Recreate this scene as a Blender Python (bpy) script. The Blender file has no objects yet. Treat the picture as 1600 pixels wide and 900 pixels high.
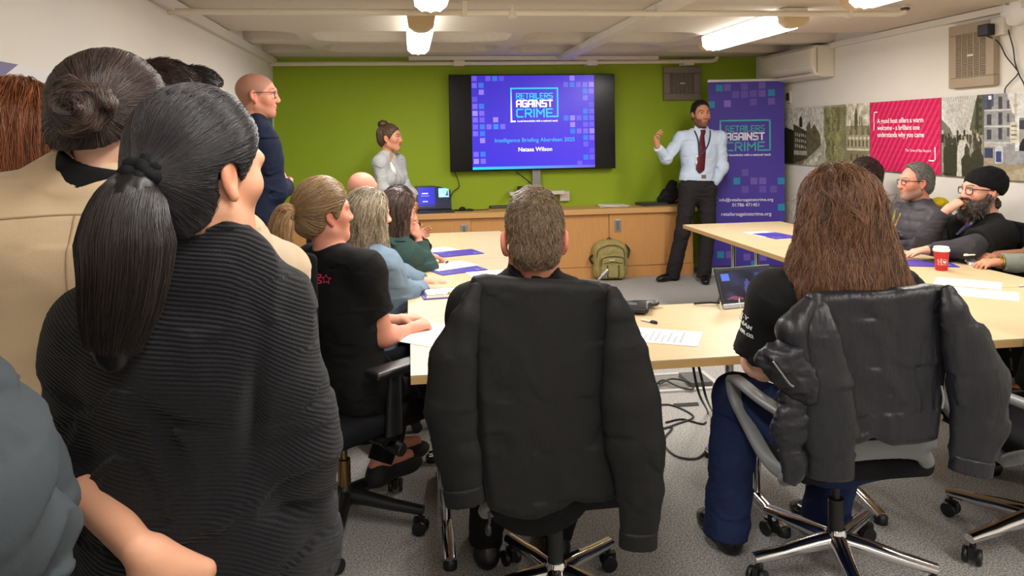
import bpy, bmesh, math, random
import numpy as np
from mathutils import Vector, Matrix
random.seed(7)
rng = np.random.default_rng(7)
scene = bpy.context.scene
COL = scene.collection
A = np.array
PI = math.pi

# ------------------------------------------------------------------ camera
FPX, YAW, PIT, ROL, CAMH, CY = 1150.0, math.radians(8), math.radians(1.5), math.radians(.9), 1.56, 239.0
_F = A([math.sin(YAW)*math.cos(PIT), math.cos(YAW)*math.cos(PIT), -math.sin(PIT)])
_R0 = A([math.cos(YAW), -math.sin(YAW), 0]); _U0 = np.cross(_R0, _F)
_R = math.cos(ROL)*_R0 - math.sin(ROL)*_U0
_U = math.sin(ROL)*_R0 + math.cos(ROL)*_U0
_C = A([0, 0, CAMH])
def _ray(px, py): return _F + _R*(px-800)/FPX + _U*(CY-py)/FPX
def J(px, py, y):                       # photo measurement -> point at room depth y
    r = _ray(px, py); return _C + r*(y/r[1])
def onz(px, py, z):
    r = _ray(px, py); return _C + r*((z-CAMH)/r[2])
def onx(px, py, x):
    r = _ray(px, py); return _C + r*(x/r[0])
cd = bpy.data.cameras.new('camera'); cam = bpy.data.objects.new('camera', cd); COL.objects.link(cam)
cd.sensor_width = 36; cd.lens = FPX/1600*36; cd.shift_y = -(450-CY)/1600; cd.clip_start = .02
cam.matrix_world = Matrix(((_R[0], _U[0], -_F[0], 0), (_R[1], _U[1], -_F[1], 0), (_R[2], _U[2], -_F[2], CAMH), (0, 0, 0, 1)))
scene.camera = cam

# ------------------------------------------------------------------ materials
def s(r, g, b):
    f = lambda c: (c/255/12.92) if c/255 <= .04045 else ((c/255+.055)/1.055)**2.4
    return A([f(r), f(g), f(b)])
def rgba(c): return (float(c[0]), float(c[1]), float(c[2]), 1.0)
MATS = {}
def mat(name, col=(.5, .5, .5), rough=.6, metal=0, spec=.5, bump=0, bscale=200, bstretch=(1, 1, 1), var=0, vscale=20, vstretch=(1, 1, 1),
        attr=None, emit=None, estr=0, alpha=1, trans=0, rib=0, sheen=0, coat=0, bdist=.002, detail=3, col2=None):
    if name in MATS: return MATS[name]
    m = bpy.data.materials.new(name); m.use_nodes = True
    nt = m.node_tree; N = nt.nodes; L = nt.links
    b = N['Principled BSDF']
    b.inputs['Base Color'].default_value = rgba(col); b.inputs['Roughness'].default_value = rough
    b.inputs['Metallic'].default_value = metal; b.inputs['Specular IOR Level'].default_value = spec
    b.inputs['Alpha'].default_value = alpha; b.inputs['Transmission Weight'].default_value = trans
    if sheen: b.inputs['Sheen Weight'].default_value = sheen; b.inputs['Sheen Roughness'].default_value = .5
    if coat: b.inputs['Coat Weight'].default_value = coat
    tc = N.new('ShaderNodeTexCoord')
    src = None
    if attr:
        a = N.new('ShaderNodeAttribute'); a.attribute_name = attr; src = a.outputs['Color']
    if var or col2 is not None:
        mp = N.new('ShaderNodeMapping'); mp.inputs['Scale'].default_value = vstretch
        L.new(tc.outputs['Object'], mp.inputs['Vector'])
        nz = N.new('ShaderNodeTexNoise'); nz.inputs['Scale'].default_value = vscale; nz.inputs['Detail'].default_value = detail
        L.new(mp.outputs[0], nz.inputs['Vector'])
        if col2 is not None:
            rp = N.new('ShaderNodeValToRGB'); rp.color_ramp.elements[0].position = .35; rp.color_ramp.elements[1].position = .65
            rp.color_ramp.elements[0].color = rgba(col); rp.color_ramp.elements[1].color = rgba(col2)
            L.new(nz.outputs['Fac'], rp.inputs[0]); src = rp.outputs[0]
        else:
            mr = N.new('ShaderNodeMapRange'); mr.inputs[1].default_value = .25; mr.inputs[2].default_value = .75
            mr.inputs[3].default_value = 1-var; mr.inputs[4].default_value = 1+var
            L.new(nz.outputs['Fac'], mr.inputs[0])
            mx = N.new('ShaderNodeVectorMath'); mx.operation = 'SCALE'
            if src is not None: L.new(src, mx.inputs[0])
            else: mx.inputs[0].default_value = tuple(float(c) for c in col[:3])
            L.new(mr.outputs[0], mx.inputs['Scale']); src = mx.outputs[0]
    if src is not None: L.new(src, b.inputs['Base Color'])
    if emit is not None:
        if isinstance(emit, str): L.new(src, b.inputs['Emission Color'])
        else: b.inputs['Emission Color'].default_value = rgba(emit)
        b.inputs['Emission Strength'].default_value = estr
    h = None
    if bump:
        mp = N.new('ShaderNodeMapping'); mp.inputs['Scale'].default_value = bstretch
        L.new(tc.outputs['Object'], mp.inputs['Vector'])
        nz = N.new('ShaderNodeTexNoise'); nz.inputs['Scale'].default_value = bscale; nz.inputs['Detail'].default_value = 4
        L.new(mp.outputs[0], nz.inputs['Vector']); h = nz.outputs['Fac']
    if rib:
        a = N.new('ShaderNodeAttribute'); a.attribute_name = 'rib'
        mm = N.new('ShaderNodeMath'); mm.operation = 'MULTIPLY'; mm.inputs[1].default_value = 2*PI/rib
        L.new(a.outputs['Fac'], mm.inputs[0])
        sn = N.new('ShaderNodeMath'); sn.operation = 'SINE'; L.new(mm.outputs[0], sn.inputs[0])
        if h is not None:
            ad = N.new('ShaderNodeMath'); ad.operation = 'MULTIPLY_ADD'; ad.inputs[1].default_value = .5
            L.new(sn.outputs[0], ad.inputs[0]); L.new(h, ad.inputs[2]); h = ad.outputs[0]
        else: h = sn.outputs[0]
        # rib shading put into the knit's base colour: furrows darker, crests lighter
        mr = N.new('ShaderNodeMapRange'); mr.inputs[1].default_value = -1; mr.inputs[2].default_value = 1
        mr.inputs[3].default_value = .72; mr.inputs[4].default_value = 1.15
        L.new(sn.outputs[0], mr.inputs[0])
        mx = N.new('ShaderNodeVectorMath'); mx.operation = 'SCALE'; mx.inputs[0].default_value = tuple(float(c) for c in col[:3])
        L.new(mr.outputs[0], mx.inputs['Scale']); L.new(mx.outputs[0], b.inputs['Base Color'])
    if h is not None:
        bp = N.new('ShaderNodeBump'); bp.inputs['Strength'].default_value = bump if bump else .6; bp.inputs['Distance'].default_value = bdist
        L.new(h, bp.inputs['Height']); L.new(bp.outputs[0], b.inputs['Normal'])
    MATS[name] = m
    return m

# ------------------------------------------------------------------ objects
def put(o, parent):
    COL.objects.link(o)
    if parent is not None:
        M = WORLD.get(parent.name, Matrix.Identity(4))
        o.parent = parent; o.matrix_parent_inverse = M.inverted()
    WORLD[o.name] = Matrix.Identity(4)
    return o
WORLD = {}
def tag(o, label=None, cat=None, group=None, kind=None):
    if label: o['label'] = label
    if cat: o['category'] = cat
    if group: o['group'] = group
    if kind: o['kind'] = kind
    return o
def thing(name, label, cat, loc=(0, 0, 0), group=None):
    o = bpy.data.objects.new(name, None); o.empty_display_size = .05
    COL.objects.link(o); o.location = [float(v) for v in loc]
    WORLD[o.name] = Matrix.Translation(Vector([float(v) for v in loc]))
    return tag(o, label, cat, group)
def mesh_np(name, V, Fq, m, parent=None, smooth=True, col=None, fattr=None):
    V = np.asarray(V, np.float32); Fq = np.asarray(Fq, np.int32)
    me = bpy.data.meshes.new(name); k = Fq.shape[1]
    me.vertices.add(len(V)); me.vertices.foreach_set('co', V.ravel())
    me.loops.add(Fq.size); me.loops.foreach_set('vertex_index', Fq.ravel())
    me.polygons.add(len(Fq)); me.polygons.foreach_set('loop_start', np.arange(0, Fq.size, k, dtype=np.int32))
    me.update(calc_edges=True)
    if smooth: me.polygons.foreach_set('use_smooth', np.ones(len(Fq), bool))
    if col is not None:
        a = me.color_attributes.new('Col', 'FLOAT_COLOR', 'POINT')
        c = np.ones((len(V), 4), np.float32); c[:, :3] = col; a.data.foreach_set('color', c.ravel())
    if fattr is not None:
        a = me.attributes.new('rib', 'FLOAT', 'POINT'); a.data.foreach_set('value', np.asarray(fattr, np.float32))
    me.materials.append(m); me.validate()
    return put(bpy.data.objects.new(name, me), parent)
class MB:                                # collects simple shapes into ONE mesh
    def __init__(s): s.V = []; s.F = []; s.C = []
    def add(s, V, F, c=(1, 1, 1)):
        n = len(s.V); s.V += [tuple(map(float, v)) for v in V]; s.F += [tuple(i+n for i in f) for f in F]; s.C += [tuple(map(float, c))]*len(V)
    def box(s, lo, hi, R=None, o=None, c=(1, 1, 1)):
        V = [(x, y, z) for x in (lo[0], hi[0]) for y in (lo[1], hi[1]) for z in (lo[2], hi[2])]
        if R is not None: V = [A(o) + R @ A(v) for v in V]
        s.add(V, [(0, 1, 3, 2), (4, 6, 7, 5), (0, 4, 5, 1), (2, 3, 7, 6), (0, 2, 6, 4), (1, 5, 7, 3)], c)
    def quad(s, a, b, c_, d, c=(1, 1, 1)): s.add([a, b, c_, d], [(0, 1, 2, 3)], c)
    def tube(s, P, r, n=8, cap=True, flat=None, up=None, c=(1, 1, 1)):
        P = [A(p, float) for p in P]; m = len(P); rr = r if hasattr(r, '__len__') else [r]*m
        T = [P[min(i+1, m-1)]-P[max(i-1, 0)] for i in range(m)]; T = [t/(np.linalg.norm(t)+1e-9) for t in T]
        u = A(up, float) if up is not None else (A([0, 0, 1.]) if abs(T[0][2]) < .9 else A([1., 0, 0]))
        V = []
        for i in range(m):
            w = np.cross(T[i], u); w /= np.linalg.norm(w)+1e-9; u2 = np.cross(w, T[i])
            if up is None: u = u2
            for j in range(n):
                a = 2*PI*j/n + PI/n
                V.append(P[i] + rr[i]*(math.cos(a)*w*(1 if flat is None else flat) + math.sin(a)*u2))
        Fc = [(i*n+j, i*n+(j+1) % n, (i+1)*n+(j+1) % n, (i+1)*n+j) for i in range(m-1) for j in range(n)]
        if cap: Fc += [tuple(range(n))[::-1], tuple((m-1)*n+j for j in range(n))]
        s.add(V, Fc, c)
    def ribbon(s, P, W, H, up, c=(1, 1, 1)):  # rounded rectangular section swept along P
        P = [A(p, float) for p in P]; m = len(P)
        WW = W if hasattr(W, '__len__') else [W]*m; HH = H if hasattr(H, '__len__') else [H]*m
        V = []; n = 8
        for i in range(m):
            t = P[min(i+1, m-1)]-P[max(i-1, 0)]; t /= np.linalg.norm(t)+1e-9
            u = A(up[i] if hasattr(up[0], '__len__') else up, float); w = np.cross(t, u); w /= np.linalg.norm(w)+1e-9; u = np.cross(w, t)
            a, b = WW[i]/2, HH[i]/2; k = min(a, b)*.6
            for x, y in ((a, b-k), (a-k, b), (-a+k, b), (-a, b-k), (-a, -b+k), (-a+k, -b), (a-k, -b), (a, -b+k)): V.append(P[i]+w*x+u*y)
        Fc = [(i*n+j, i*n+(j+1) % n, (i+1)*n+(j+1) % n, (i+1)*n+j) for i in range(m-1) for j in range(n)] + [tuple(range(n))[::-1], tuple((m-1)*n+j for j in range(n))]
        s.add(V, Fc, c)
    def lathe(s, o, prof, n=20, axis=(0, 0, 1), c=(1, 1, 1)):
        ax = A(axis, float); ax /= np.linalg.norm(ax); u = np.cross(ax, [0, 1, 0] if abs(ax[1]) < .9 else [1, 0, 0]); u /= np.linalg.norm(u); w = np.cross(ax, u)
        V = [A(o)+ax*z+r*(math.cos(2*PI*j/n)*u+math.sin(2*PI*j/n)*w) for r, z in prof for j in range(n)]; m = len(prof)
        Fc = [(i*n+j, i*n+(j+1) % n, (i+1)*n+(j+1) % n, (i+1)*n+j) for i in range(m-1) for j in range(n)] + [tuple(range(n))[::-1], tuple((m-1)*n+j for j in range(n))]
        s.add(V, Fc, c)
    def build(s, name, m, parent=None, smooth=False, bev=0, colour=False):
        me = bpy.data.meshes.new(name); me.from_pydata(s.V, [], s.F); me.validate(); me.update()
        if colour:
            a = me.color_attributes.new('Col', 'FLOAT_COLOR', 'POINT')
            c = np.ones((len(s.V), 4), np.float32); c[:, :3] = s.C; a.data.foreach_set('color', c.ravel())
        else:
            bm = bmesh.new(); bm.from_mesh(me); bmesh.ops.recalc_face_normals(bm, faces=bm.faces); bm.to_mesh(me); bm.free()
        me.materials.append(m)
        o = put(bpy.data.objects.new(name, me), parent)
        if smooth:
            me.polygons.foreach_set('use_smooth', np.ones(len(me.polygons), bool))
        if bev:
            b = o.modifiers.new('edge', 'BEVEL'); b.width = bev; b.segments = 2; b.limit_method = 'ANGLE'; b.angle_limit = .9
        if smooth and not bev:
            try:
                me.set_sharp_from_angle(angle=.8)
            except Exception: pass
        return o
def crom(P, n=8):
    P = [A(p, float) for p in P]; Q = [2*P[0]-P[1]]+P+[2*P[-1]-P[-2]]; out = []
    for i in range(1, len(Q)-2):
        for k in range(n):
            t = k/n; out.append(.5*((2*Q[i])+(-Q[i-1]+Q[i+1])*t+(2*Q[i-1]-5*Q[i]+4*Q[i+1]-Q[i+2])*t*t+(-Q[i-1]+3*Q[i]-3*Q[i+1]+Q[i+2])*t**3))
    return out+[P[-1]]
def box(name, lo, hi, m, parent=None, bev=0, R=None, o=None):
    b = MB(); b.box(lo, hi, R, o); return b.build(name, m, parent, bev=bev)
def tube(name, P, r, m, parent=None, n=8):
    b = MB(); b.tube(P, r, n); return b.build(name, m, parent, smooth=True)
def text(name, body, o, ux, uz, size, m, parent=None, align='CENTER', off=0.0, ext=.0006, sx=1.0):
    c = bpy.data.curves.new(name, 'FONT'); c.body = body; c.size = size; c.align_x = align; c.offset = off; c.extrude = ext; c.resolution_u = 3
    c.materials.append(m)
    tmp = bpy.data.objects.new(name+'_outline', c); COL.objects.link(tmp); dg = bpy.context.evaluated_depsgraph_get(); me = bpy.data.meshes.new_from_object(tmp.evaluated_get(dg)); bpy.data.objects.remove(tmp)
    ob = bpy.data.objects.new(name, me); ux = A(ux, float)/np.linalg.norm(ux); uz = A(uz, float)/np.linalg.norm(uz); n = np.cross(ux, uz)
    M = Matrix(((ux[0]*sx, uz[0], n[0], o[0]), (ux[1]*sx, uz[1], n[1], o[1]), (ux[2]*sx, uz[2], n[2], o[2]), (0, 0, 0, 1)))
    put(ob, parent); ob.matrix_basis = M
    WORLD[ob.name] = M
    return ob
GL = {'R': ([[(0, 0), (0, 1), (.75, 1), (.9, .85), (.9, .6), (.75, .46), (0, .46)], [(.4, .46), (.9, 0)]], .9), 'E': ([[(.85, 1), (0, 1), (0, 0), (.85, 0)], [(0, .5), (.75, .5)]], .85),
      'T': ([[(0, 1), (.9, 1)], [(.45, 1), (.45, 0)]], .9), 'A': ([[(0, 0), (0, .8), (.2, 1), (.9, 1), (.9, 0)], [(0, .4), (.9, .4)]], .9), 'I': ([[(0, 0), (0, 1)]], 0.02),
      'L': ([[(0, 1), (0, 0), (.75, 0)]], .75), 'S': ([[(.9, 1), (.1, 1), (0, .9), (0, .6), (.1, .52), (.8, .48), (.9, .4), (.9, .1), (.8, 0), (0, 0)]], .9),
      'G': ([[(.9, 1), (.15, 1), (0, .85), (0, .15), (.15, 0), (.9, 0), (.9, .5), (.5, .5)]], .9), 'N': ([[(0, 0), (0, 1), (.9, 0), (.9, 1)]], .9),
      'C': ([[(.9, 1), (.15, 1), (0, .85), (0, .15), (.15, 0), (.9, 0)]], .9), 'M': ([[(0, 0), (0, 1), (.55, .4), (1.1, 1), (1.1, 0)]], 1.1)}
def strokes(b, word, x0, x1, y0, y1, wgt, P, c):
    gap = .42; tot = sum(GL[ch][1] for ch in word)+gap*(len(word)-1); kx = (x1-x0-wgt)/tot; ky = y1-y0-wgt; x = x0+wgt/2; y = y0+wgt/2
    for ch in word:
        for pl in GL[ch][0]:
            for (ax, ay), (bx, by) in zip(pl[:-1], pl[1:]):
                p = A([x+ax*kx, y+ay*ky]); q = A([x+bx*kx, y+by*ky]); d = q-p; d = d/(np.linalg.norm(d)+1e-9); n = A([-d[1], d[0]])*wgt/2; p = p-d*wgt/2; q = q+d*wgt/2
                b.quad(P(*(p-n)), P(*(q-n)), P(*(q+n)), P(*(p+n)), c)
        x += (GL[ch][1]+gap)*kx

# ------------------------------------------------------------------ implicit surfaces
_T = rng.random(4096).astype(np.float32); _PM = rng.permutation(4096).astype(np.int64)
def vnoise(p):
    i = np.floor(p).astype(np.int64); f = (p-i).astype(np.float32); f = f*f*(3-2*f); r = 0
    for dx in (0, 1):
        hx = _PM[(i[:, 0]+dx) & 4095]; wx = f[:, 0] if dx else 1-f[:, 0]
        for dy in (0, 1):
            hy = _PM[(hx+i[:, 1]+dy) & 4095]; wy = wx*(f[:, 1] if dy else 1-f[:, 1])
            for dz in (0, 1):
                r = r+_T[(hy+i[:, 2]+dz*17) & 4095]*(wy*(f[:, 2] if dz else 1-f[:, 2]))
    return r
def smin(a, b, k):
    h = np.maximum(k-np.abs(a-b), 0)/k
    return np.minimum(a, b)-h*h*k*.25
class Fld:
    def __init__(s, k=.02): s.P = []; s.k = k; s.post = []
    def add(s, f, lo, hi, k=None, op=0):
        s.P.append((f, A(lo, float), A(hi, float), s.k if k is None else k, op)); return s
    def cone(s, a, b, ra, rb, k=None, op=0, flat=False, flata=False):
        a = A(a, float); b = A(b, float); ba = b-a; L = float(ba@ba)+1e-12; d0 = ba/math.sqrt(L)
        def f(p):
            q = p-a; h = np.clip(q@ba/L, 0, 1); d = np.sqrt(((q-h[:, None]*ba)**2).sum(1))-(ra+(rb-ra)*h)
            if flat: d = np.maximum(d, (p-b)@d0)
            if flata: d = np.maximum(d, (a-p)@d0)
            return d
        m = max(ra, rb); return s.add(f, np.minimum(a, b)-m, np.maximum(a, b)+m, k, op)
    def econe(s, a, b, ra, rb, dep, sc, k=None, op=0, flata=False, flat=False):   # flattened along unit vector dep by sc
        a = A(a, float); b = A(b, float); dep = A(dep, float); S = 1/sc-1
        def w(q): return q+np.outer(q@dep, dep)*S
        bb = w((b-a)[None])[0]; L = float(bb@bb)+1e-12; z = (b-a)/np.linalg.norm(b-a)
        def f(p):
            q = w(p-a); h = np.clip(q@bb/L, 0, 1); d = (np.sqrt(((q-h[:, None]*bb)**2).sum(1))-(ra+(rb-ra)*h))*(.5+.5*sc)
            if flata: d = np.maximum(d, (a-p)@z)
            if flat: d = np.maximum(d, (p-b)@z)
            return d
        m = max(ra, rb); return s.add(f, np.minimum(a, b)-m, np.maximum(a, b)+m, k, op)
    def ell(s, c, r, R=None, k=None, op=0):
        c = A(c, float); r = A(r, float)
        def f(p):
            q = p-c
            if R is not None: q = q@R
            k0 = np.sqrt(((q/r)**2).sum(1)); k1 = np.sqrt(((q/r**2)**2).sum(1))+1e-9
            return k0*(k0-1)/k1
        m = r.max() if R is not None else r
        return s.add(f, c-m, c+m, k, op)
    def rbox(s, c, half, rad, R=None, k=None, op=0):
        c = A(c, float); half = A(half, float)-rad
        def f(p):
            q = p-c
            if R is not None: q = q@R
            q = np.abs(q)-half
            return np.sqrt((np.maximum(q, 0)**2).sum(1))+np.minimum(q.max(1), 0)-rad
        m = np.full(3, np.linalg.norm(half)+rad) if R is not None else half+rad
        return s.add(f, c-m, c+m, k, op)
    def sub(s, fld, k=None): 
        lo, hi = fld.bounds(); return s.add(fld.ev, lo, hi, k)
    def prism(s, poly, ymid, thick, rad, k=None):     # polygon in (x, z), slab around y = ymid(x, z)
        poly = [(float(x), float(z)) for x, z in poly]; n = len(poly)
        xs = [q[0] for q in poly]; zs = [q[1] for q in poly]
        def f(p):
            x = p[:, 0]; z = p[:, 2]; d = np.full(len(p), 1e9); sg = np.ones(len(p))
            for i in range(n):
                ax, az = poly[i]; bx, bz = poly[i-1]; ex, ez = bx-ax, bz-az; wx, wz = x-ax, z-az
                h = np.clip((wx*ex+wz*ez)/(ex*ex+ez*ez+1e-12), 0, 1); d = np.minimum(d, (wx-ex*h)**2+(wz-ez*h)**2)
                c1 = z >= az; c2 = z < bz; c3 = ex*wz > ez*wx
                fl = (c1 & c2 & c3) | (~c1 & ~c2 & ~c3); sg = np.where(fl, -sg, sg)
            d2 = sg*np.sqrt(d)+rad; dy = np.abs(p[:, 1]-ymid(x, z))-thick/2+rad
            return np.minimum(np.maximum(d2, dy), 0)+np.sqrt(np.maximum(d2, 0)**2+np.maximum(dy, 0)**2)-rad
        ym = ymid(A([min(xs), max(xs), sum(xs)/n]), A([min(zs), max(zs), sum(zs)/n]))
        return s.add(f, (min(xs), ym.min()-thick-.06, min(zs)), (max(xs), ym.max()+thick+.06, max(zs)), k)
    def bounds(s):
        u = [q for q in s.P if q[4] == 0]
        return np.min([q[1] for q in u], 0), np.max([q[2] for q in u], 0)
    def ev(s, p, pad=.07):
        d = np.full(len(p), .5)
        for f, lo, hi, k, op in s.P:
            i = np.nonzero(((p > lo-pad) & (p < hi+pad)).all(1))[0]
            if not len(i): continue
            v = f(p[i])
            if op == 0: d[i] = smin(d[i], v, k)
            elif op == 1: d[i] = -smin(-d[i], v, k)
            else: d[i] = np.maximum(d[i], v)
        for g in s.post: d = g(p, d)
        return d
    def grad(s, p, e=.003):
        g = np.stack([s.ev(p+A(v)*e)-s.ev(p-A(v)*e) for v in ((1, 0, 0), (0, 1, 0), (0, 0, 1))], 1)
        return g/(np.linalg.norm(g, axis=1, keepdims=True)+1e-9)
def polygonise(fld, h, pad=.02, lo=None, hi=None):
    l, u = fld.bounds(); l = l-pad if lo is None else A(lo); u = u+pad if hi is None else A(hi)
    nb = np.ceil((u-l)/(4*h)).astype(int)+1
    gx = [l[i]+(np.arange(nb[i])+.375)*4*h for i in range(3)]
    G = np.stack(np.meshgrid(*gx, indexing='ij'), -1).reshape(-1, 3)
    dc = fld.ev(G, max(.07, 10*h)); act = np.abs(dc) < 6.5*h
    V = np.where(dc.reshape(nb) < 0, np.float32(-1), np.float32(1))
    V = V.repeat(4, 0).repeat(4, 1).repeat(4, 2)
    bi = np.stack(np.unravel_index(np.nonzero(act)[0], nb), 1)
    of = np.stack(np.meshgrid(range(4), range(4), range(4), indexing='ij'), -1).reshape(-1, 3)
    for c in range(0, len(bi), 8000):
        ii = (bi[c:c+8000, None, :]*4+of[None]).reshape(-1, 3)
        V[ii[:, 0], ii[:, 1], ii[:, 2]] = fld.ev(l+ii*h)
    ins = V < 0; n = A(V.shape)-1
    cnt = np.zeros(n, np.int8)
    for a in (0, 1):
        for b in (0, 1):
            for c in (0, 1): cnt += ins[a:n[0]+a, b:n[1]+b, c:n[2]+c]
    cell = np.argwhere((cnt > 0) & (cnt < 8))
    cv = {(a, b, c): V[cell[:, 0]+a, cell[:, 1]+b, cell[:, 2]+c] for a in (0, 1) for b in (0, 1) for c in (0, 1)}
    acc = np.zeros((len(cell), 3)); num = np.zeros(len(cell))
    for k1 in cv:
        for ax in range(3):
            if k1[ax]: continue
            k2 = tuple(1 if i == ax else k1[i] for i in range(3)); va, vb = cv[k1], cv[k2]
            m = (va < 0) != (vb < 0); t = np.where(m, va/np.where(m, va-vb, 1), 0)
            pt = np.tile(A(k1, float), (len(cell), 1)); pt[:, ax] += t; acc += pt*m[:, None]; num += m
    P = l+(cell+acc/num[:, None])*h
    idx = np.full(n, -1, np.int32); idx[tuple(cell.T)] = np.arange(len(cell))
    Q = []
    for ax in range(3):
        b, c = [(1, 2), (2, 0), (0, 1)][ax]
        sl0 = [slice(None)]*3; sl1 = [slice(None)]*3; sl0[ax] = slice(0, -1); sl1[ax] = slice(1, None)
        e = np.argwhere(ins[tuple(sl0)] != ins[tuple(sl1)])
        e = e[(e[:, b] > 0) & (e[:, c] > 0) & (e[:, b] < n[b]) & (e[:, c] < n[c])]
        q = []
        for db, dc_ in ((1, 1), (0, 1), (0, 0), (1, 0)):
            f = e.copy(); f[:, b] -= db; f[:, c] -= dc_; q.append(idx[tuple(f.T)])
        q = np.stack(q, 1); fl = ins[tuple(e.T)]; q[~fl] = q[~fl][:, ::-1]; Q.append(q[(q >= 0).all(1)])
    return P, np.concatenate(Q)
def surf(name, fld, h, m, parent=None, colf=None, ribf=None, **kw):
    P, Q = polygonise(fld, h, **kw)
    return mesh_np(name, P, Q, m, parent, col=None if colf is None else colf(P), fattr=None if ribf is None else ribf(P)), P
def folds(amp, fr, ridge=True, seed=0., amp2=0., fr2=(60, 60, 60), warp=.4):
    fr = A(fr, float); fr2 = A(fr2, float)
    def g(p, d):
        i = np.nonzero(np.abs(d) < .06)[0]
        if not len(i): return d
        q = p[i]; w = vnoise(q*7+seed+3.1)-.5
        n = vnoise(q*fr+seed+w[:, None]*warp*4)
        v = 1-np.abs(2*n-1) if ridge else n
        dd = amp*(.5-v)
        if amp2: dd = dd+amp2*(.5-vnoise(q*fr2+seed*2+w[:, None]*3))
        d = d.copy(); d[i] += dd; return d
    return g

# ------------------------------------------------------------------ strands of hair (one mesh per head of hair)
def tubes(name, X, r, colA, colB, m, parent, taper=.7, colpow=1.0, cols=None):
    n, k, _ = X.shape; T = np.gradient(X, axis=1); T /= np.linalg.norm(T, axis=2, keepdims=True)+1e-9
    ref = np.tile(A([.31, .77, .55]), (n, 1))[:, None]; u = np.cross(T, np.broadcast_to(ref, T.shape)); u /= np.linalg.norm(u, axis=2, keepdims=True)+1e-9; w = np.cross(T, u)
    t = np.linspace(0, 1, k)[None, :, None]; rr = (r if hasattr(r, '__len__') else np.full(n, r))[:, None, None]*(1-taper*t**2)
    V = np.stack([X+rr*(math.cos(a)*u+math.sin(a)*w) for a in (0, 2.094, 4.189)], 2).reshape(-1, 3)
    b = (np.arange(n)[:, None]*k+np.arange(k-1)[None]).reshape(-1)*3
    Q = np.concatenate([np.stack([b+j, b+(j+1) % 3, b+3+(j+1) % 3, b+3+j], 1) for j in range(3)])
    if cols is None:
        f = rng.random((n, 1))**colpow; cols = colA*(1-f)+colB*f
    return mesh_np(name, V, Q, m, parent, col=np.repeat(cols, k*3, 0))
def flow(fld, P0, dirf, steps, ds, off, jit=.15):
    p = P0.copy(); out = [p.copy()]; n = len(p); o = off if hasattr(off, '__len__') else np.full(n, off); rnd = rng.normal(0, jit, (n, 3))
    for k in range(steps):
        v = dirf(p, k/steps); v = v/(np.linalg.norm(v, axis=1, keepdims=True)+1e-9)+rnd; v /= np.linalg.norm(v, axis=1, keepdims=True)+1e-9
        g = fld.grad(p); v = v-g*(v*g).sum(1, keepdims=True); v /= np.linalg.norm(v, axis=1, keepdims=True)+1e-9
        p = p+v*(ds[:, None] if hasattr(ds, '__len__') else ds); d = fld.ev(p); g = fld.grad(p); p = p-g*np.clip(d-o, -.02, .02)[:, None]
        out.append(p.copy())
    return np.stack(out, 1)
def guided(guide, rad, n, k, flat=1.0, wave=.004, l0=.8, up=(0, 1, 0), fill=1.0):  # strands along a guide curve with a round section rad(t)
    g = A(crom(guide, 10)); t = np.linspace(0, 1, k); ln = l0+(1-l0)*rng.random(n); tt = t[None]*ln[:, None]
    xi = tt*(len(g)-1); i0 = np.minimum(xi.astype(int), len(g)-2); fr = (xi-i0)[..., None]; c = g[i0]*(1-fr)+g[i0+1]*fr
    T = np.gradient(g, axis=0); T /= np.linalg.norm(T, axis=1, keepdims=True); T = T[i0]
    w = np.cross(T, A(up, float)); w /= np.linalg.norm(w, axis=2, keepdims=True)+1e-9; u = np.cross(w, T)
    an = rng.random(n)*2*PI; ra = np.sqrt(rng.random(n)*fill+1-fill) if fill < 1 else np.sqrt(rng.random(n))
    R = rad(tt)[..., None]; ph = rng.random((n, 1))*6; wv = wave*np.sin(tt*9+ph)[..., None]*tt[..., None]
    return c+R*(ra*np.cos(an))[:, None, None]*w+R*(ra*np.sin(an))[:, None, None]*u*flat+w*wv+u*wv*.5
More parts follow.
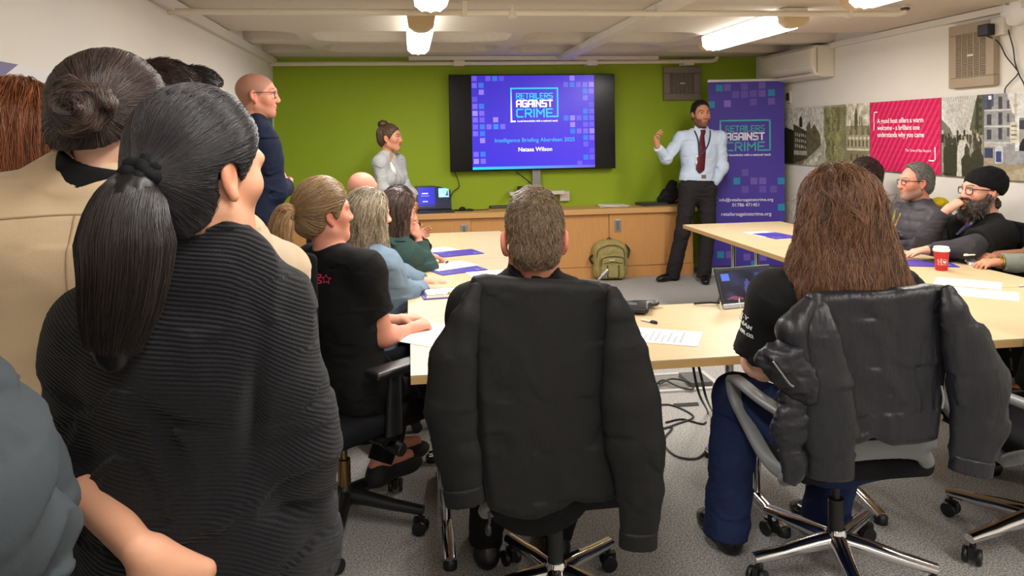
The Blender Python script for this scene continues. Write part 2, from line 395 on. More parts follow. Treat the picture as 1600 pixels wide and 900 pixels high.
# ------------------------------------------------------------------ people
def basis(yaw, pitch=0, roll=0):
    y, p, r = map(math.radians, (yaw, pitch, roll))
    f = A([math.sin(y)*math.cos(p), math.cos(y)*math.cos(p), math.sin(p)]); rt = A([math.cos(y), -math.sin(y), 0]); up = np.cross(rt, f)
    return np.stack([math.cos(r)*rt-math.sin(r)*up, f, math.sin(r)*rt+math.cos(r)*up], 1)   # columns right, forward, up
SKIN = dict(fair=s(222, 165, 140), rosy=s(222, 152, 128), tan=s(196, 138, 108), olive=s(205, 150, 120), pale=s(228, 178, 155))
def joints(base, yaw, H, sit, fem, lean=0):
    base = A(base, float); B = basis(yaw); r, f, z = B[:, 0], B[:, 1], A([0, 0, 1.]); sw = .168 if fem else .19
    j = {}
    if sit:
        sh = .47; k = H/1.72
        j['pelvis'] = base+z*(sh+.10); j['chest'] = j['pelvis']+z*.33*k+f*(.02+lean*.33); j['neck'] = j['pelvis']+z*.53*k+f*(.02+lean*.55)
        for n, q in (('R', 1), ('L', -1)):
            j['hip'+n] = j['pelvis']+r*q*.09-z*.02; j['knee'+n] = base+r*q*.13+f*.44+z*(sh+.05); j['ank'+n] = base+r*q*.13+f*.40+z*.09
            j['sh'+n] = j['neck']+r*q*sw-z*.055; j['el'+n] = j['sh'+n]+r*q*.05-z*.26*k+f*.06; j['wr'+n] = j['el'+n]+f*.20-r*q*.06+z*.06
    else:
        j['pelvis'] = base+z*.545*H; j['chest'] = base+z*.735*H; j['neck'] = base+z*.842*H-f*.015
        for n, q in (('R', 1), ('L', -1)):
            j['hip'+n] = base+r*q*.088+z*.52*H; j['knee'+n] = base+r*q*.095+z*.285*H+f*.02; j['ank'+n] = base+r*q*.10+z*.05*H
            j['sh'+n] = base+r*q*sw+z*.812*H-f*.01; j['el'+n] = j['sh'+n]+r*q*.055-z*.175*H-f*.01; j['wr'+n] = j['el'+n]-z*.145*H+f*.06+r*q*.01
    j['head'] = j['neck']+z*.115+f*.035
    return j
def hand_prims(F, w, d, n, side, curl, sc, thumb=.5, spread=1.0, curls=None, nails=None):
    d = d/np.linalg.norm(d); n = n-d*(n@d); n /= np.linalg.norm(n); t = np.cross(d, n)*side; sc = sc*1.0
    K = [w+sc*(d*.086+t*.030), w+sc*(d*.090+t*.010), w+sc*(d*.086-t*.010), w+sc*(d*.078-t*.028)]
    for k in K: F.cone(w+(k-w)*.15, k-n*.002, .021*sc, .0125*sc, k=.014*sc)
    L = (.072, .080, .074, .058); cs = curls if curls else [curl]*4
    for i in range(4):
        a = 0; p = K[i]; sp = (1.5-i)*.05*spread; r0 = (.0092, .0095, .009, .0078)[i]*sc
        for q, (fr, ca) in enumerate(((.45, .75), (.31, 1.0), (.24, .7))):
            a += cs[i]*ca; dd = math.cos(a)*(d+t*sp)+math.sin(a)*n; dd /= np.linalg.norm(dd); p2 = p+dd*L[i]*fr*sc
            F.cone(p, p2, r0*(1-.08*q), r0*(1-.08*(q+1)), k=.006*sc if q == 0 else .004*sc); p = p2
    p = w+sc*(d*.020+t*.020); dd = d*.62+t*(.75-.5*thumb)+n*(.2+.5*thumb); dd /= np.linalg.norm(dd); p2 = p+dd*.042*sc
    F.cone(p, p2, .016*sc, .0115*sc, k=.012*sc)
    dd = dd*.8+d*.35+n*.15*thumb; dd /= np.linalg.norm(dd); p3 = p2+dd*.032*sc; F.cone(p2, p3, .011*sc, .0095*sc, k=.004*sc)
    dd = dd*.9+d*.25; dd /= np.linalg.norm(dd); F.cone(p3, p3+dd*.024*sc, .0098*sc, .008*sc, k=.004*sc)
    return K
EAR = [1.0, 0.0]
def head_prims(F, hc, R, S, fem, fat=1.0):
    es, eo = EAR
    c = lambda *q: hc+R@(A(q)*S)
    def E(q, r, k=.02, op=0): F.ell(c(*q), A(r)*S, R, k=k*S, op=op)
    def Cn(a, b, ra, rb, k=.015, op=0): F.cone(c(*a), c(*b), ra*S, rb*S, k=k*S, op=op)
    E((0, -.012, .042), (.075, .096, .084)); E((0, .030, .005), (.061*fat, .066, .088), .03)
    E((0, .032, -.055), (.050*fat, .058, .050), .03); Cn((-.010, .074, -.089), (.010, .074, -.089), .017, .017, .03)
    for q in (1, -1):
        Cn((q*.052*fat, -.002, -.050), (q*.012, .066, -.090), .018, .016, .025)
        E((q*.043*fat, .058, -.012), (.022, .024, .022), .025)
        E((q*.033, .104, .016), (.020, .018, .014), .014, 1)
        E((q*.032, .0745, .016), (.0135, .0135, .0115), .004)
        Cn((q*.012, .091, .037), (q*.048, .078, .034), .010, .008, .018)
        Cn((q*.017, .0885, .0265), (q*.046, .077, .0235), .0045, .0045, .006)
        E((q*.012, .102, -.024), (.010, .011, .008), .008)
    Cn((0, .092, .022), (0, .111, -.016), .0080, .0095, .015); E((0, .105, -.021), (.012, .011, .008), .01)
    E((0, .089, -.046), (.025, .012, .0065), .007); E((0, .088, -.0565), (.021, .012, .0075), .007)
    E((0, .104, -.0515), (.020, .008, .0016), .003, 1)
    for q in (1, -1):
        a = math.radians(16); Re = R@A([[math.cos(.22*q), -math.sin(.22*q), 0], [math.sin(.22*q), math.cos(.22*q), 0], [0, 0, 1]])@A([[1, 0, 0], [0, math.cos(a), -math.sin(a)], [0, math.sin(a), math.cos(a)]])
        F.ell(c(q*(.0785+eo), -.010, .002), A((.0080, .0175, .030))*S*es, Re, k=.007*S)
        F.ell(c(q*(.0870+eo*1.3), -.006, .004), A((.0075, .0105, .020))*S*es, Re, k=.003*S, op=1)
        F.ell(c(q*.0815, -.013, .007), A((.0035, .004, .011))*S, Re, k=.003*S)
        F.ell(c(q*.0795, -.001, -.027), A((.007, .009, .010))*S, k=.008*S)
def skin_colour(P, hc, R, S, skin, fc):
    n = len(P); C = np.tile(skin, (n, 1)); q = (P-hc)@R/S; x, y, z = np.abs(q[:, 0]), q[:, 1], q[:, 2]
    hd = (np.abs(q) < .16).all(1)
    C *= (1+.10*(vnoise(P*30+5)-.5)*2*.5)[:, None]
    def mix(m, c, a): 
        m = np.clip(m, 0, 1)*a*hd; C[:] = C*(1-m[:, None])+A(c)*m[:, None]
    sm = lambda d, e: np.clip(.5-d/e, 0, 1)
    red = skin*A([1.05, .68, .62])
    mix(sm(np.sqrt((x-.045)**2+(z+.022)**2)-.022, .02)*(y > .02), red, .45); mix(sm(np.sqrt(x**2+(z+.018)**2+(y-.115)**2)-.015, .02), red, .4)
    mix((x > .077)*(np.abs(y+.008) < .03)*(np.abs(z) < .05), red, .5)
    if fc.get('beard'):
        b, a = fc['beard']; up = np.interp(y, [-.03, .02, .06, .1], [-.01, -.022, -.038, -.034])
        m = sm(z-up, .012)*sm(-.125-z, .01)*(y > -.01); m *= 1-sm(np.maximum(np.abs(z+.051)-.011, x-.026), .006)*(y > .07); mix(m, b, a)
    if fc.get('stubble'):
        b, a = fc['stubble']; ln = np.interp(y, [-.12, -.06, -.015, .0, .02, .05, .09], [-.075, -.06, -.02, .0, .005, .04, .085]); mix(sm(ln-z, .015)*(x < .079), b, a)
    lip = fc.get('lip', skin*A([.80, .48, .48])); mix(sm(np.maximum(np.sqrt((x/.026)**2+((z+.051)/.0125)**2)-1, (.082-y)*50), .3), lip, .75)
    br = fc.get('brow', s(60, 42, 32)); t = np.clip((x-.014)/.036, 0, 1); d = np.sqrt(np.maximum(0, np.abs(x-.032)-.018)**2+(z-(.037+.006*np.sin(t*2.6)))**2)
    mix(sm(d-.0042, .003)*(y > .06), br, .85)
    e = np.sqrt((x-.032)**2+(y-.0745)**2+((z-.016)*1.15)**2); ey = (e < .0146)*(y > .077)
    mix(ey*sm(np.abs(z-.016)-.0075, .002), (.75, .72, .70), .9); mix(sm(np.sqrt((q[:, 0]-np.sign(q[:, 0])*.032-fc.get('look', 0))**2+(z-.016)**2)-.0062, .002)*(y > .077), (.03, .02, .015), .95)
    mix(sm(np.abs(z-.0255+(x-.032)**2*14)-.0016, .002)*(np.abs(x-.032) < .016)*(y > .07), (.03, .02, .02), .8)
    return C
def hairline(y): return np.interp(y, [-.13, -.075, -.03, -.012, .006, .022, .05, .088, .1], [-.088, -.085, -.045, .010, .012, -.012, .040, .088, .12])
def skull_hair(hc, R, S, t, low=0.0, cutf=None, tz=0.0, fwd=0.0, sides=0.0, earr=.024):
    F = Fld(.03*S); c = lambda *q: hc+R@(A(q)*S)
    F.ell(c(0, -.014, .042+tz/2), A((.076+t+sides, .098+t, .085+t+tz))*S, R); F.ell(c(0, -.050, -.018), A((.058+t*.8, .052+t, .062))*S, R)
    line = cutf or hairline
    def g(p, d):
        q = (p-hc)@R/S; y = q[:, 1]; ln = line(y-fwd)-low; ear = np.sqrt(((q[:, 1]+.009)/.9)**2+((q[:, 2]-.002)*.8)**2)-earr
        return np.maximum(np.maximum(d, (ln-q[:, 2])*.7*S), np.where(np.abs(q[:, 0]) > .055, -ear*S, -1))
    F.post.append(g); return F

HAIRMAT = lambda n, r=.45, sp=.4: mat('hair_'+n, attr='Col', rough=r, spec=sp)
STRAND = lambda n: mat('strand_'+n, attr='Col', rough=.38, spec=.5)
SKINMAT = lambda: mat('skin', attr='Col', rough=.52, spec=.35, bump=.12, bscale=420, bdist=.001)
def person(label, base, yaw, H=1.72, sit=False, fem=False, Jo={}, hy=None, hp=0, hr=0, S=1.0, skin='fair', W=1.0, h=.006, hh=None, top=None, bottom=None, shoes=True,
           hands={}, face={}, group=None, lean=0, neckr=None, arms_skin=True, fat=1.0, hidden_legs=False):
    j = joints(base, yaw, H, sit, fem, lean); j.update({k: A(v, float) for k, v in Jo.items()})
    if 'neck' in Jo and 'head' not in Jo: j['head'] = j['neck']+A([0, 0, .12])
    sk = SKIN[skin] if isinstance(skin, str) else skin
    root = thing('person', label, 'person', (base[0], base[1], 0), group)
    R = basis(yaw if hy is None else hy, hp, hr); hc = j['head']
    X = j['shR']-j['shL']; X /= np.linalg.norm(X); Z = j['neck']-j['pelvis']; Z /= np.linalg.norm(Z); D = np.cross(Z, X); D /= np.linalg.norm(D)
    g = .92 if fem else 1.0; up = A([0, 0, 1.])
    waist = j['pelvis']*.52+j['chest']*.48
    def torso(F, t, flata=None, sc=1.0):
        wp, ww, wc = (.160, .124, .142) if fem else (.158, .145, .165)
        F.econe(j['pelvis']+Z*.01, waist, wp*W+t, ww*W+t, D, .70, k=.05); F.econe(waist, j['chest']-Z*.02, ww*W+t, wc*W+t, D, .66, k=.05)
        F.econe(j['chest']-Z*.02, j['chest']*.4+j['neck']*.6, wc*W+t, .105*W+t, D, .62, k=.05)
        for q in ('R', 'L'):
            F.cone(j['neck']-Z*.035, j['sh'+q]+Z*.004, .050+t*.8, .047*W+t, k=.04); F.cone(j['chest'], j['sh'+q]-Z*.02, .075*W+t*.6, .052*W+t, k=.05)
            if fem: F.ell(j['chest']+D*.075*W+X*(.068 if q == 'R' else -.068)*W-Z*.03, A((.062, .055, .062))*W+t*.7, k=.05)
            if sit: F.cone(j['hip'+q]-D*.03, j['hip'+q]+D*.05, .095*W+t*.4, .085*W+t*.4, k=.05)
    # --- the body: one continuous surface
    F = Fld(.02); head_prims(F, hc, R, S, fem, fat)
    nr = neckr or (.047 if fem else .056)
    F.cone(j['neck']-Z*.03, hc+R@A((0, -.022, -.035))*S, nr*1.12, nr*.98, k=.035); torso(F, -.006)
    for q in ('R', 'L'):
        a, e, w = j['sh'+q], j['el'+q], j['wr'+q]
        F.cone(a, e, .046*W*g, .037*W*g, k=.03); F.cone(e, w, .037*W*g, .026*g, k=.02); m = e*.72+w*.28; F.cone(e, m, .036*W*g, .039*W*g, k=.03)
        hd = hands.get(q, {})
        if hd is not None:
            d = A(hd.get('d', w-e), float); n = A(hd.get('n', (j['pelvis']-w)*A([1, 1, 0])+1e-4), float)
            hand_prims(F, w+d/np.linalg.norm(d)*.012, d, n, 1 if q == 'R' else -1, hd.get('curl', .45), hd.get('s', .93 if fem else 1.03), hd.get('thumb', .5), hd.get('spread', 1), hd.get('curls'))
        F.cone(j['hip'+q], j['knee'+q], .082*W, .053*W, k=.04); F.cone(j['knee'+q], j['ank'+q], .052*W, .034, k=.03)
        c_ = j['knee'+q]*.65+j['ank'+q]*.35-D*.01; F.cone(c_, j['ank'+q]*.4+j['knee'+q]*.6, .052*W, .045*W, k=.04)
        B = basis(yaw); td = A(Jo.get('toe'+q, j['ank'+q]+B[:, 1]*.15), float)-j['ank'+q]; td[2] = 0; td /= np.linalg.norm(td)
        j['td'+q] = td; F.cone(j['ank'+q]-up*.02, j['ank'+q]+td*.14-up*.045, .035, .026, k=.03); F.cone(j['ank'+q]-up*.04-td*.03, j['ank'+q]-up*.05, .03, .03, k=.03)
    body, P = surf('body', F, hh or h, SKINMAT(), root, colf=lambda P: skin_colour(P, hc, R, S, sk, face))
    out = dict(root=root, j=j, R=R, hc=hc, S=S, X=X, Z=Z, D=D, body=body, F=F, waist=waist, sk=sk)
    # --- garments
    if top:
        t = top.get('t', .012); T = Fld(.03); torso(T, t)
        hem = top.get('hem', .06); T.econe(j['pelvis']-Z*hem, j['pelvis']+Z*.03, (.162 if fem else .158)*W+t+top.get('flare', .004), .158*W+t, D, .70, k=.04)
        cutp = j['pelvis']-Z*hem
        zz = Z; T.post.append(lambda p, d: np.maximum(d, -(p-cutp)@zz))
        G = Fld(.03); G.sub(T, k=.03); sl = top.get('sleeve', 1.0); st = top.get('st', t)
        for q in ('R', 'L'):
            a, e, w = j['sh'+q], j['el'+q], j['wr'+q]
            sl = top.get('sleeve'+q, top.get('sleeve', 1.0))
            if sl <= 0: continue
            if sl < .55:
                b = a+(e-a)*sl*2; G.cone(a, b, .050*W*g+st, .046*W*g+st*1.2, k=.035, flat=True)
            else:
                b = e+(w-e)*(sl-.5)*2; G.cone(a, e, .049*W*g+st, .041*W*g+st, k=.035); G.cone(e, b, .042*W*g+st, .030*g+st*top.get('cuff', .8), k=.03, flat=True)
                if top.get('cuffband'): 
                    dd = (b-e)/np.linalg.norm(b-e); G.cone(b-dd*.05, b, .034*g+st, .033*g+st, k=.008, flat=True)
        nk = top.get('neck', 'crew'); nd = hc+R@A((0, -.02, -.04))*S-j['neck']; nd /= np.linalg.norm(nd)
        if nk == 'crew': G.cone(j['neck']-nd*.045+D*.012, j['neck']+nd*.10+D*.012, nr+.012, nr+.018, k=.012, op=1)
        if nk == 'vee': 
            G.cone(j['neck']-nd*.03, j['neck']+nd*.10, nr+.012, nr+.02, k=.01, op=1); G.cone(j['neck']+D*.11-nd*.02, j['neck']+D*.13-nd*(.16+top.get('deep', 0)), .055, .005, k=.01, op=1)
        if nk in ('stand', 'shirt', 'turtle'):
            hgt = top.get('collar', .045); G.cone(j['neck']-nd*.02, j['neck']+nd*hgt, nr+.020, nr+.013, k=.02, flat=True); G.cone(j['neck']+nd*(hgt-.012), j['neck']+nd*(hgt+.06), nr+.006, nr+.012, k=.004, op=1)
        if nk == 'hood':
            G.ell(j['neck']-D*.075-nd*.015, A((.105, .07, .055)), np.stack([X, D, Z], 1), k=.04); G.cone(j['neck']-nd*.04, j['neck']+nd*.10, nr+.012, nr+.02, k=.01, op=1)
        for f in top.get('extra', []): f(G, out)
        G.post.append(folds(top.get('amp', .010), top.get('fr', (9, 9, 5)), seed=top.get('seed', H*10), amp2=top.get('amp2', .004), fr2=top.get('fr2', (26, 26, 14))))
        for f in top.get('late', []): f(G, out)
        o, P = surf(top.get('name', 'shirt'), G, top.get('h', h), top['mat'], root, ribf=top.get('rib'), colf=top.get('colf')); out['top'] = o; out['topF'] = G; out['topP'] = P
    if bottom:
        t = bottom.get('t', .012); G = Fld(.04); G.econe(j['pelvis']+Z*.06, j['pelvis']-Z*.03, .142*W+t, .160*W+t, D, .70, k=.05)
        cw = j['pelvis']+Z*bottom.get('rise', .085)
        for q in ('R', 'L'):
            hp_, kn, an = j['hip'+q], j['knee'+q], j['ank'+q]
            G.cone(hp_, kn, .084*W+t, .056*W+t, k=.05); dn = (an-kn)/np.linalg.norm(an-kn); G.cone(kn, an+dn*bottom.get('len', .02), .057*W+t, bottom.get('leg', .048)+t, k=.03, flat=True)
            if sit: G.cone(hp_-D*.03, hp_+D*.05, .10*W, .09*W, k=.05)
        G.post.append(lambda p, d: np.maximum(d, (p-cw)@Z)); G.post.append(folds(bottom.get('amp', .010), bottom.get('fr', (9, 9, 7)), seed=H*7+1, amp2=.003))
        o, P = surf(bottom.get('name', 'trousers'), G, bottom.get('h', h), bottom['mat'], root); out['bottom'] = o
    if shoes:
        sc_ = shoes if isinstance(shoes, tuple) else (s(22, 21, 21), .35)
        for q in ('R', 'L'):
            td = j['td'+q]; a = j['ank'+q]*A([1, 1, 0])+up*max(0, j['ank'+q][2]-.115); G = Fld(.02)
            ro = td*0+np.cross(up, td); Rf = np.stack([np.cross(td, up), td, up], 1)
            G.cone(a+up*.075-td*.015, a+up*.045-td*.02, .042, .043, k=.02); G.cone(a+up*.05-td*.02, a+up*.035+td*.13, .044, .040, k=.02); G.ell(a+up*.03+td*.14, (.044, .075, .036), Rf, k=.02); G.ell(a+up*.03-td*.02, (.040, .055, .045), Rf, k=.02)
            G.post.append(lambda p, d: np.maximum(d, .004+a[2]-p[:, 2]))
            o, _ = surf('shoe', G, max(h, .006), mat('shoe_%d' % int(sc_[0][0]*1000), sc_[0], rough=sc_[1], spec=.5), root)
    return out
def hair_short(o, colA, colB, t=.012, n=2500, ln=.03, r=.0008, h=.005, low=0, cutf=None, name='short', crown=(0, -.075, .10), tz=.008, root=None, lift=.012, fwd=0, sides=0.0, jit=.35, earr=.026):
    hc, R, S = o['hc'], o['R'], o['S']; root = root or o['root']; F = skull_hair(hc, R, S, t, low, cutf, tz, fwd, sides, earr); F.post.append(folds(.004, (30, 30, 30), seed=4))
    ob, P = surf('hair', F, h, HAIRMAT(name), root, colf=lambda P: colA*.6+np.outer(vnoise(P*90), (colB-colA)*.7))
    ql = (P-hc)@R/S; P = P[~((np.abs(ql[:, 0]) > .05)&(np.hypot(ql[:, 1]+.009, ql[:, 2]-.002) < earr+.014))]
    st = P[rng.integers(0, len(P), n)]; c = hc+R@A(crown)*S
    X = flow(F, st, lambda p, k: (p-c)-R[:, 2]*.0, 4, ln/4, .0, jit); k = X.shape[1]
    g = F.grad(st); X = X+g[:, None]*(np.linspace(0, 1, k)**1.3*lift)[None, :, None]*rng.uniform(.4, 1, (n, 1, 1))
    tubes('hair_strands', X, r, colA, colB, STRAND(name), ob)
    return ob
def hair_toward(o, F, tie, colA, colB, n, ln, r, name, h=.005, steps=10, jit=.1, off=.004, root=None, only=None, mult=.55, wave=0):
    ob, P = surf('hair', F, h, HAIRMAT(name), root or o['root'], colf=lambda P: colA*mult+np.outer(vnoise(P*40), (colB-colA)*.5))
    if only is not None: P = P[only(P)]
    st = P[rng.integers(0, len(P), n)]
    X = flow(F, st, lambda p, k: tie(p, k) if callable(tie) else tie-p, steps, ln/steps*rng.uniform(.6, 1.2, n), rng.uniform(.0, off, n), jit)
    if wave:
        k_ = np.linspace(0, 1, X.shape[1])[None]; ph = vnoise(st*22)[:, None]*14; sd = np.cross(F.grad(st), A([0, 0, 1.])); sd /= np.linalg.norm(sd, axis=1, keepdims=True)+1e-6
        X = X+sd[:, None]*(wave*np.sin(k_*17+ph)*np.clip(k_*2.5, 0, 1))[..., None]+F.grad(st)[:, None]*(wave*.5*np.cos(k_*15+ph)*np.clip(k_*2, 0, 1))[..., None]
    tubes('hair_strands', X, r, colA, colB, STRAND(name), ob)
    return ob
def hair_long(o, colA, colB, masses, n=3000, ln=.3, r=.0009, name='long', t=.018, h=.006, part=(0, .05, .13), cutf=None, steps=14, low=0, tz=.006, root=None, amp=.010, jit=.18, sides=0.0, off=.006, wave=0):
    hc, R, S = o['hc'], o['R'], o['S']; F = Fld(.03); sk = skull_hair(hc, R, S, t, low, cutf, tz, 0, sides); F.sub(sk)
    for m in masses: m(F)
    F.post.append(folds(amp, (34, 34, 6), seed=9, amp2=.004, fr2=(90, 90, 10)))
    c = hc+R@A(part)*S
    def dr(p, k):
        v = p-c; q = (p-hc)[:, 2:3]/S; w = np.clip((q-.0)/.10, 0, 1); v = v/(np.linalg.norm(v, axis=1, keepdims=True)+1e-6); return v*w*1.2+A([0, 0, -1.])*(1.05-w*.6)
    return hair_toward(o, F, dr, colA, colB, n, ln, r, name, h, steps, jit, off, root, wave=wave)
def glasses(o, col, r=.0016, hw=.024, hh=.018, sq=.6):
    hc, R, S = o['hc'], o['R'], o['S']; c = lambda x, y, z: hc+R@(A((x, y, z))*S); t = o['root']; m = mat('spectacle_frame_%d' % int(col[0]*999), col, rough=.35)
    b = MB()
    for q in (1, -1):
        P = []
        for i in range(25):
            a = 2*PI*i/24; ca, sa = math.cos(a), math.sin(a); x = hw*math.copysign(abs(ca)**sq, ca); z = hh*math.copysign(abs(sa)**sq, sa); P.append(c(q*.034+x, .101-.25*abs(q*.034+x)**1.0*.4, .012+z))
        b.tube(P, r*S, 6, cap=False)
        b.tube([c(q*(.034+hw), .093, .020), c(q*.076, .075, .022), c(q*.083, -.005, .022), c(q*.080, -.028, .002)], r*S, 6)
    b.tube([c(-.010, .099, .016), c(0, .103, .019), c(.010, .099, .016)], r*S, 6)
    g = b.build('glasses', m, t, smooth=True)
    b = MB()
    for q in (1, -1):
        n = len(b.V); P = []
        for i in range(20):
            a = 2*PI*i/20; ca, sa = math.cos(a), math.sin(a); P.append(c(q*.034+hw*math.copysign(abs(ca)**sq, ca), .099-.1*abs(q*.034), .012+hh*math.copysign(abs(sa)**sq, sa)))
        b.add(P, [tuple(range(20))])
    b.build('lens', mat('spectacle_lens', (1, 1, 1), rough=.02, alpha=.12, spec=.6), g)
# ------------------------------------------------------------------ the room
XL, XR, YB, YF, ZC = -1.39, 4.08, 8.0, -2.2, 2.39
def struct(o, label): return tag(o, label, None, None, 'structure')
white = mat('wall_paint_white', s(226, 221, 212), rough=.75, bump=.15, bscale=90, var=.02, vscale=3)
green = mat('wall_paint_green', s(150, 176, 26), rough=.7, bump=.25, bscale=160, var=.035, vscale=60)
carpet = mat('carpet_grey', s(116, 114, 111), rough=.95, spec=.1, bump=.9, bscale=300, col2=s(204, 201, 196), vscale=150, bdist=.004, detail=6)
ceilm = mat('ceiling_texture', s(205, 196, 182), rough=.9, bump=.5, bscale=130, var=.03, vscale=40)
pipem = mat('painted_pipe', s(222, 212, 194), rough=.45)
trimw = mat('painted_trim', s(214, 208, 198), rough=.5)
struct(box('floor', (XL-.3, YF, -.1), (XR+.3, YB+.1, 0), carpet), 'grey speckled carpet of the meeting room')
struct(box('wall_back', (XL-.3, YB, 0), (XR+.3, YB+.1, 2.7), green), 'lime green back wall of the room')
struct(box('wall_left', (XL-.12, YF, 0), (XL, YB, 2.7), white), 'white left wall')
struct(box('wall_right', (XR, YF, 0), (XR+.12, YB, 2.7), white), 'white right wall')
struct(box('wall_front', (XL-.3, YF-.1, 0), (XR+.3, YF, 2.7), white), 'white wall behind the camera')
# ceiling slab with rows of shallow vaulted recesses
xs = np.linspace(XL-.02, XR+.02, 190); ys = np.concatenate([np.linspace(YF, 5.6, 30), np.linspace(5.63, YB, 120)])
GX, GY = np.meshgrid(xs, ys, indexing='ij'); GZ = np.full_like(GX, ZC)
for y0, y1 in ((5.95, 6.62), (6.80, 7.46)):
    for x0, x1 in ((-2.42, -.90), (-.74, .86), (1.02, 2.48), (2.64, 4.3)):
        u = np.clip(np.abs((GX-(x0+x1)/2)/((x1-x0)/2)), 0, 1.2); v = np.clip(np.abs((GY-(y0+y1)/2)/((y1-y0)/2)), 0, 1.2)
        e = 1-(u**6+v**4); GZ += .13*np.clip(e, 0, 1)**.5*(e > 0)
nx, ny = GX.shape; ii = (np.arange(nx-1)[:, None]*ny+np.arange(ny-1)[None]).ravel()
o = mesh_np('ceiling', np.stack([GX, GY, GZ], -1).reshape(-1, 3), np.stack([ii, ii+1, ii+ny+1, ii+ny], 1), ceilm)
struct(o, 'cream textured ceiling with rows of shallow vaulted recesses')
struct(box('trim_left', (XL-.001, YF, ZC-.075), (XL+.045, YB, ZC-.004), trimw, bev=.006), 'white boxed strip along the top of the left wall')
struct(box('trim_right', (XR-.05, YF, ZC-.055), (XR+.001, YB, ZC-.004), trimw, bev=.006), 'white cable strip along the top of the right wall')
struct(box('trim_corner', (XR-.11, YB-.14, 0), (XR+.001, YB-.001, ZC), white), 'white boxed corner between green wall and right wall')
# pipes and ducts
t = thing('sprinkler_pipe', 'cream pipe running across the ceiling from the left wall, in front of the lamps', 'pipe', (1.1, 4.6, 2.31))
pa, pb_ = J(305, 18, 4.6), J(1412, 22, 4.6); pz = lambda x: pa[2]+(pb_[2]-pa[2])*(x-pa[0])/(pb_[0]-pa[0]); tube('pipe', [(XL, 4.6, pz(XL)), (1, 4.6, pz(1)), (pb_[0]-.06, 4.6, pb_[2]), (pb_[0], 4.6, pb_[2]+.012), (pb_[0]+.012, 4.6, ZC-.004)], .020, pipem, t, 10)
for x in (.36, 2.95): box('pipe_clip', (x-.016, 4.575, pz(x)-.024), (x+.016, 4.625, ZC-.002), pipem, t)
for x in (.66,):
    b = MB(); b.lathe((x, 4.6, pz(x)-.034), [(.028, 0), (.028, .03), (.018, .05), (.012, .085)], 12); b.build('tee_fitting', pipem, t, smooth=True)
b = MB(); b.lathe((pb_[0]+.012, 4.6, 2.35), [(.012, 0), (.03, .012), (.03, .02), (.012, .03)], 12); b.build('sprinkler_rose', mat('dark_brass', s(80, 66, 50), rough=.4, metal=.6), t, smooth=True)
t = thing('heating_pipe', 'cream pipe along the top of the green wall above the screen', 'pipe', (1.0, 7.9, 2.28))
tube('pipe', [(XL, 7.86, 2.315), (1, 7.86, 2.32), (3.36, 7.86, 2.335), (3.42, 7.86, 2.345), (3.44, 7.86, 2.385)], .024, pipem, t, 10)
for x in (.55, 2.0, 3.1): box('pipe_clip', (x-.06, 7.83, 2.29), (x+.06, 7.99, 2.35), pipem, t, bev=.004)
t = thing('cable_trunking', 'long cream trunking box under the ceiling against the green wall', 'trunking', (1.4, 7.9, 2.36))
box('trunking_body', (0.02, 7.74, 2.345), (2.72, 7.83, 2.388), trimw, t, bev=.004); box('lid', (0.03, 7.735, 2.35), (2.71, 7.741, 2.383), trimw, t)
t = thing('ceiling_duct', 'white boxed duct crossing the ceiling towards the green wall', 'duct', (1.66, 6.1, 2.35))
box('duct_body', (1.60, 4.2, 2.335), (1.72, 7.74, 2.389), trimw, t, bev=.004)
for y in (4.6, 5.7, 6.8): box('seam_strip', (1.598, y, 2.333), (1.722, y+.02, 2.389), trimw, t)
# fluorescent lamps: housing, end caps, diffuser
lampe = mat('lamp_diffuser', (1, 1, 1), emit=(1.0, .97, .92), estr=6, rough=.3)
capm = mat('lamp_end_cap', s(214, 190, 150), rough=.4); housing = mat('lamp_housing', s(228, 224, 216), rough=.4)
def lamp(x, y0, y1, label):
    t = thing('ceiling_lamp', label, 'lamp', (x, (y0+y1)/2, 2.3), 'fluorescent lamps on the ceiling')
    box('housing', (x-.085, y0, 2.345), (x+.085, y1, 2.389), housing, t, bev=.01)
    for a, b_ in ((y0-.001, y0+.10), (y1-.10, y1+.001)):
        b = MB(); P = [(-.095, 2.36), (-.085, 2.29), (-.05, 2.262), (0, 2.254), (.05, 2.262), (.085, 2.29), (.095, 2.36)]
        V = [(x+u, yy, z) for yy in (a, b_) for u, z in P]; n = len(P)
        b.add(V, [(i, (i+1) % n, n+(i+1) % n, n+i) for i in range(n)]+[tuple(range(n)), tuple(range(n, 2*n))]); b.build('end_cap', capm, t)
    b = MB(); P = [(-.098, 2.37), (-.090, 2.288), (-.052, 2.256), (-.02, 2.262), (0, 2.25), (.02, 2.262), (.052, 2.256), (.090, 2.288), (.098, 2.37)]
    V = [(x+u, yy, z) for yy in (y0+.098, y1-.098) for u, z in P]; n = len(P)
    b.add(V, [(i, (i+1) % n, n+(i+1) % n, n+i) for i in range(n)]+[tuple(range(n)), tuple(range(n, 2*n))]); b.build('diffuser', lampe, t)
lamp(.10, 4.98, 6.5, 'lit fluorescent lamp with whole end cap, hanging left of the screen')
lamp(.14, 2.75, 4.30, 'lit fluorescent lamp cut by the top edge above the other left lamp')
lamp(2.63, 4.70, 6.2, 'lit fluorescent lamp with cream end cap above the presenter and banner')
lamp(2.63, 2.5, 4.06, 'lit fluorescent lamp cut by the top edge near the wall fan')
for x, y in ((.2, .2), (2.6, .1), (.2, -1.7), (2.6, -1.7)):
    lamp(x, y, y+1.5, 'lit fluorescent lamp on the ceiling behind the camera')
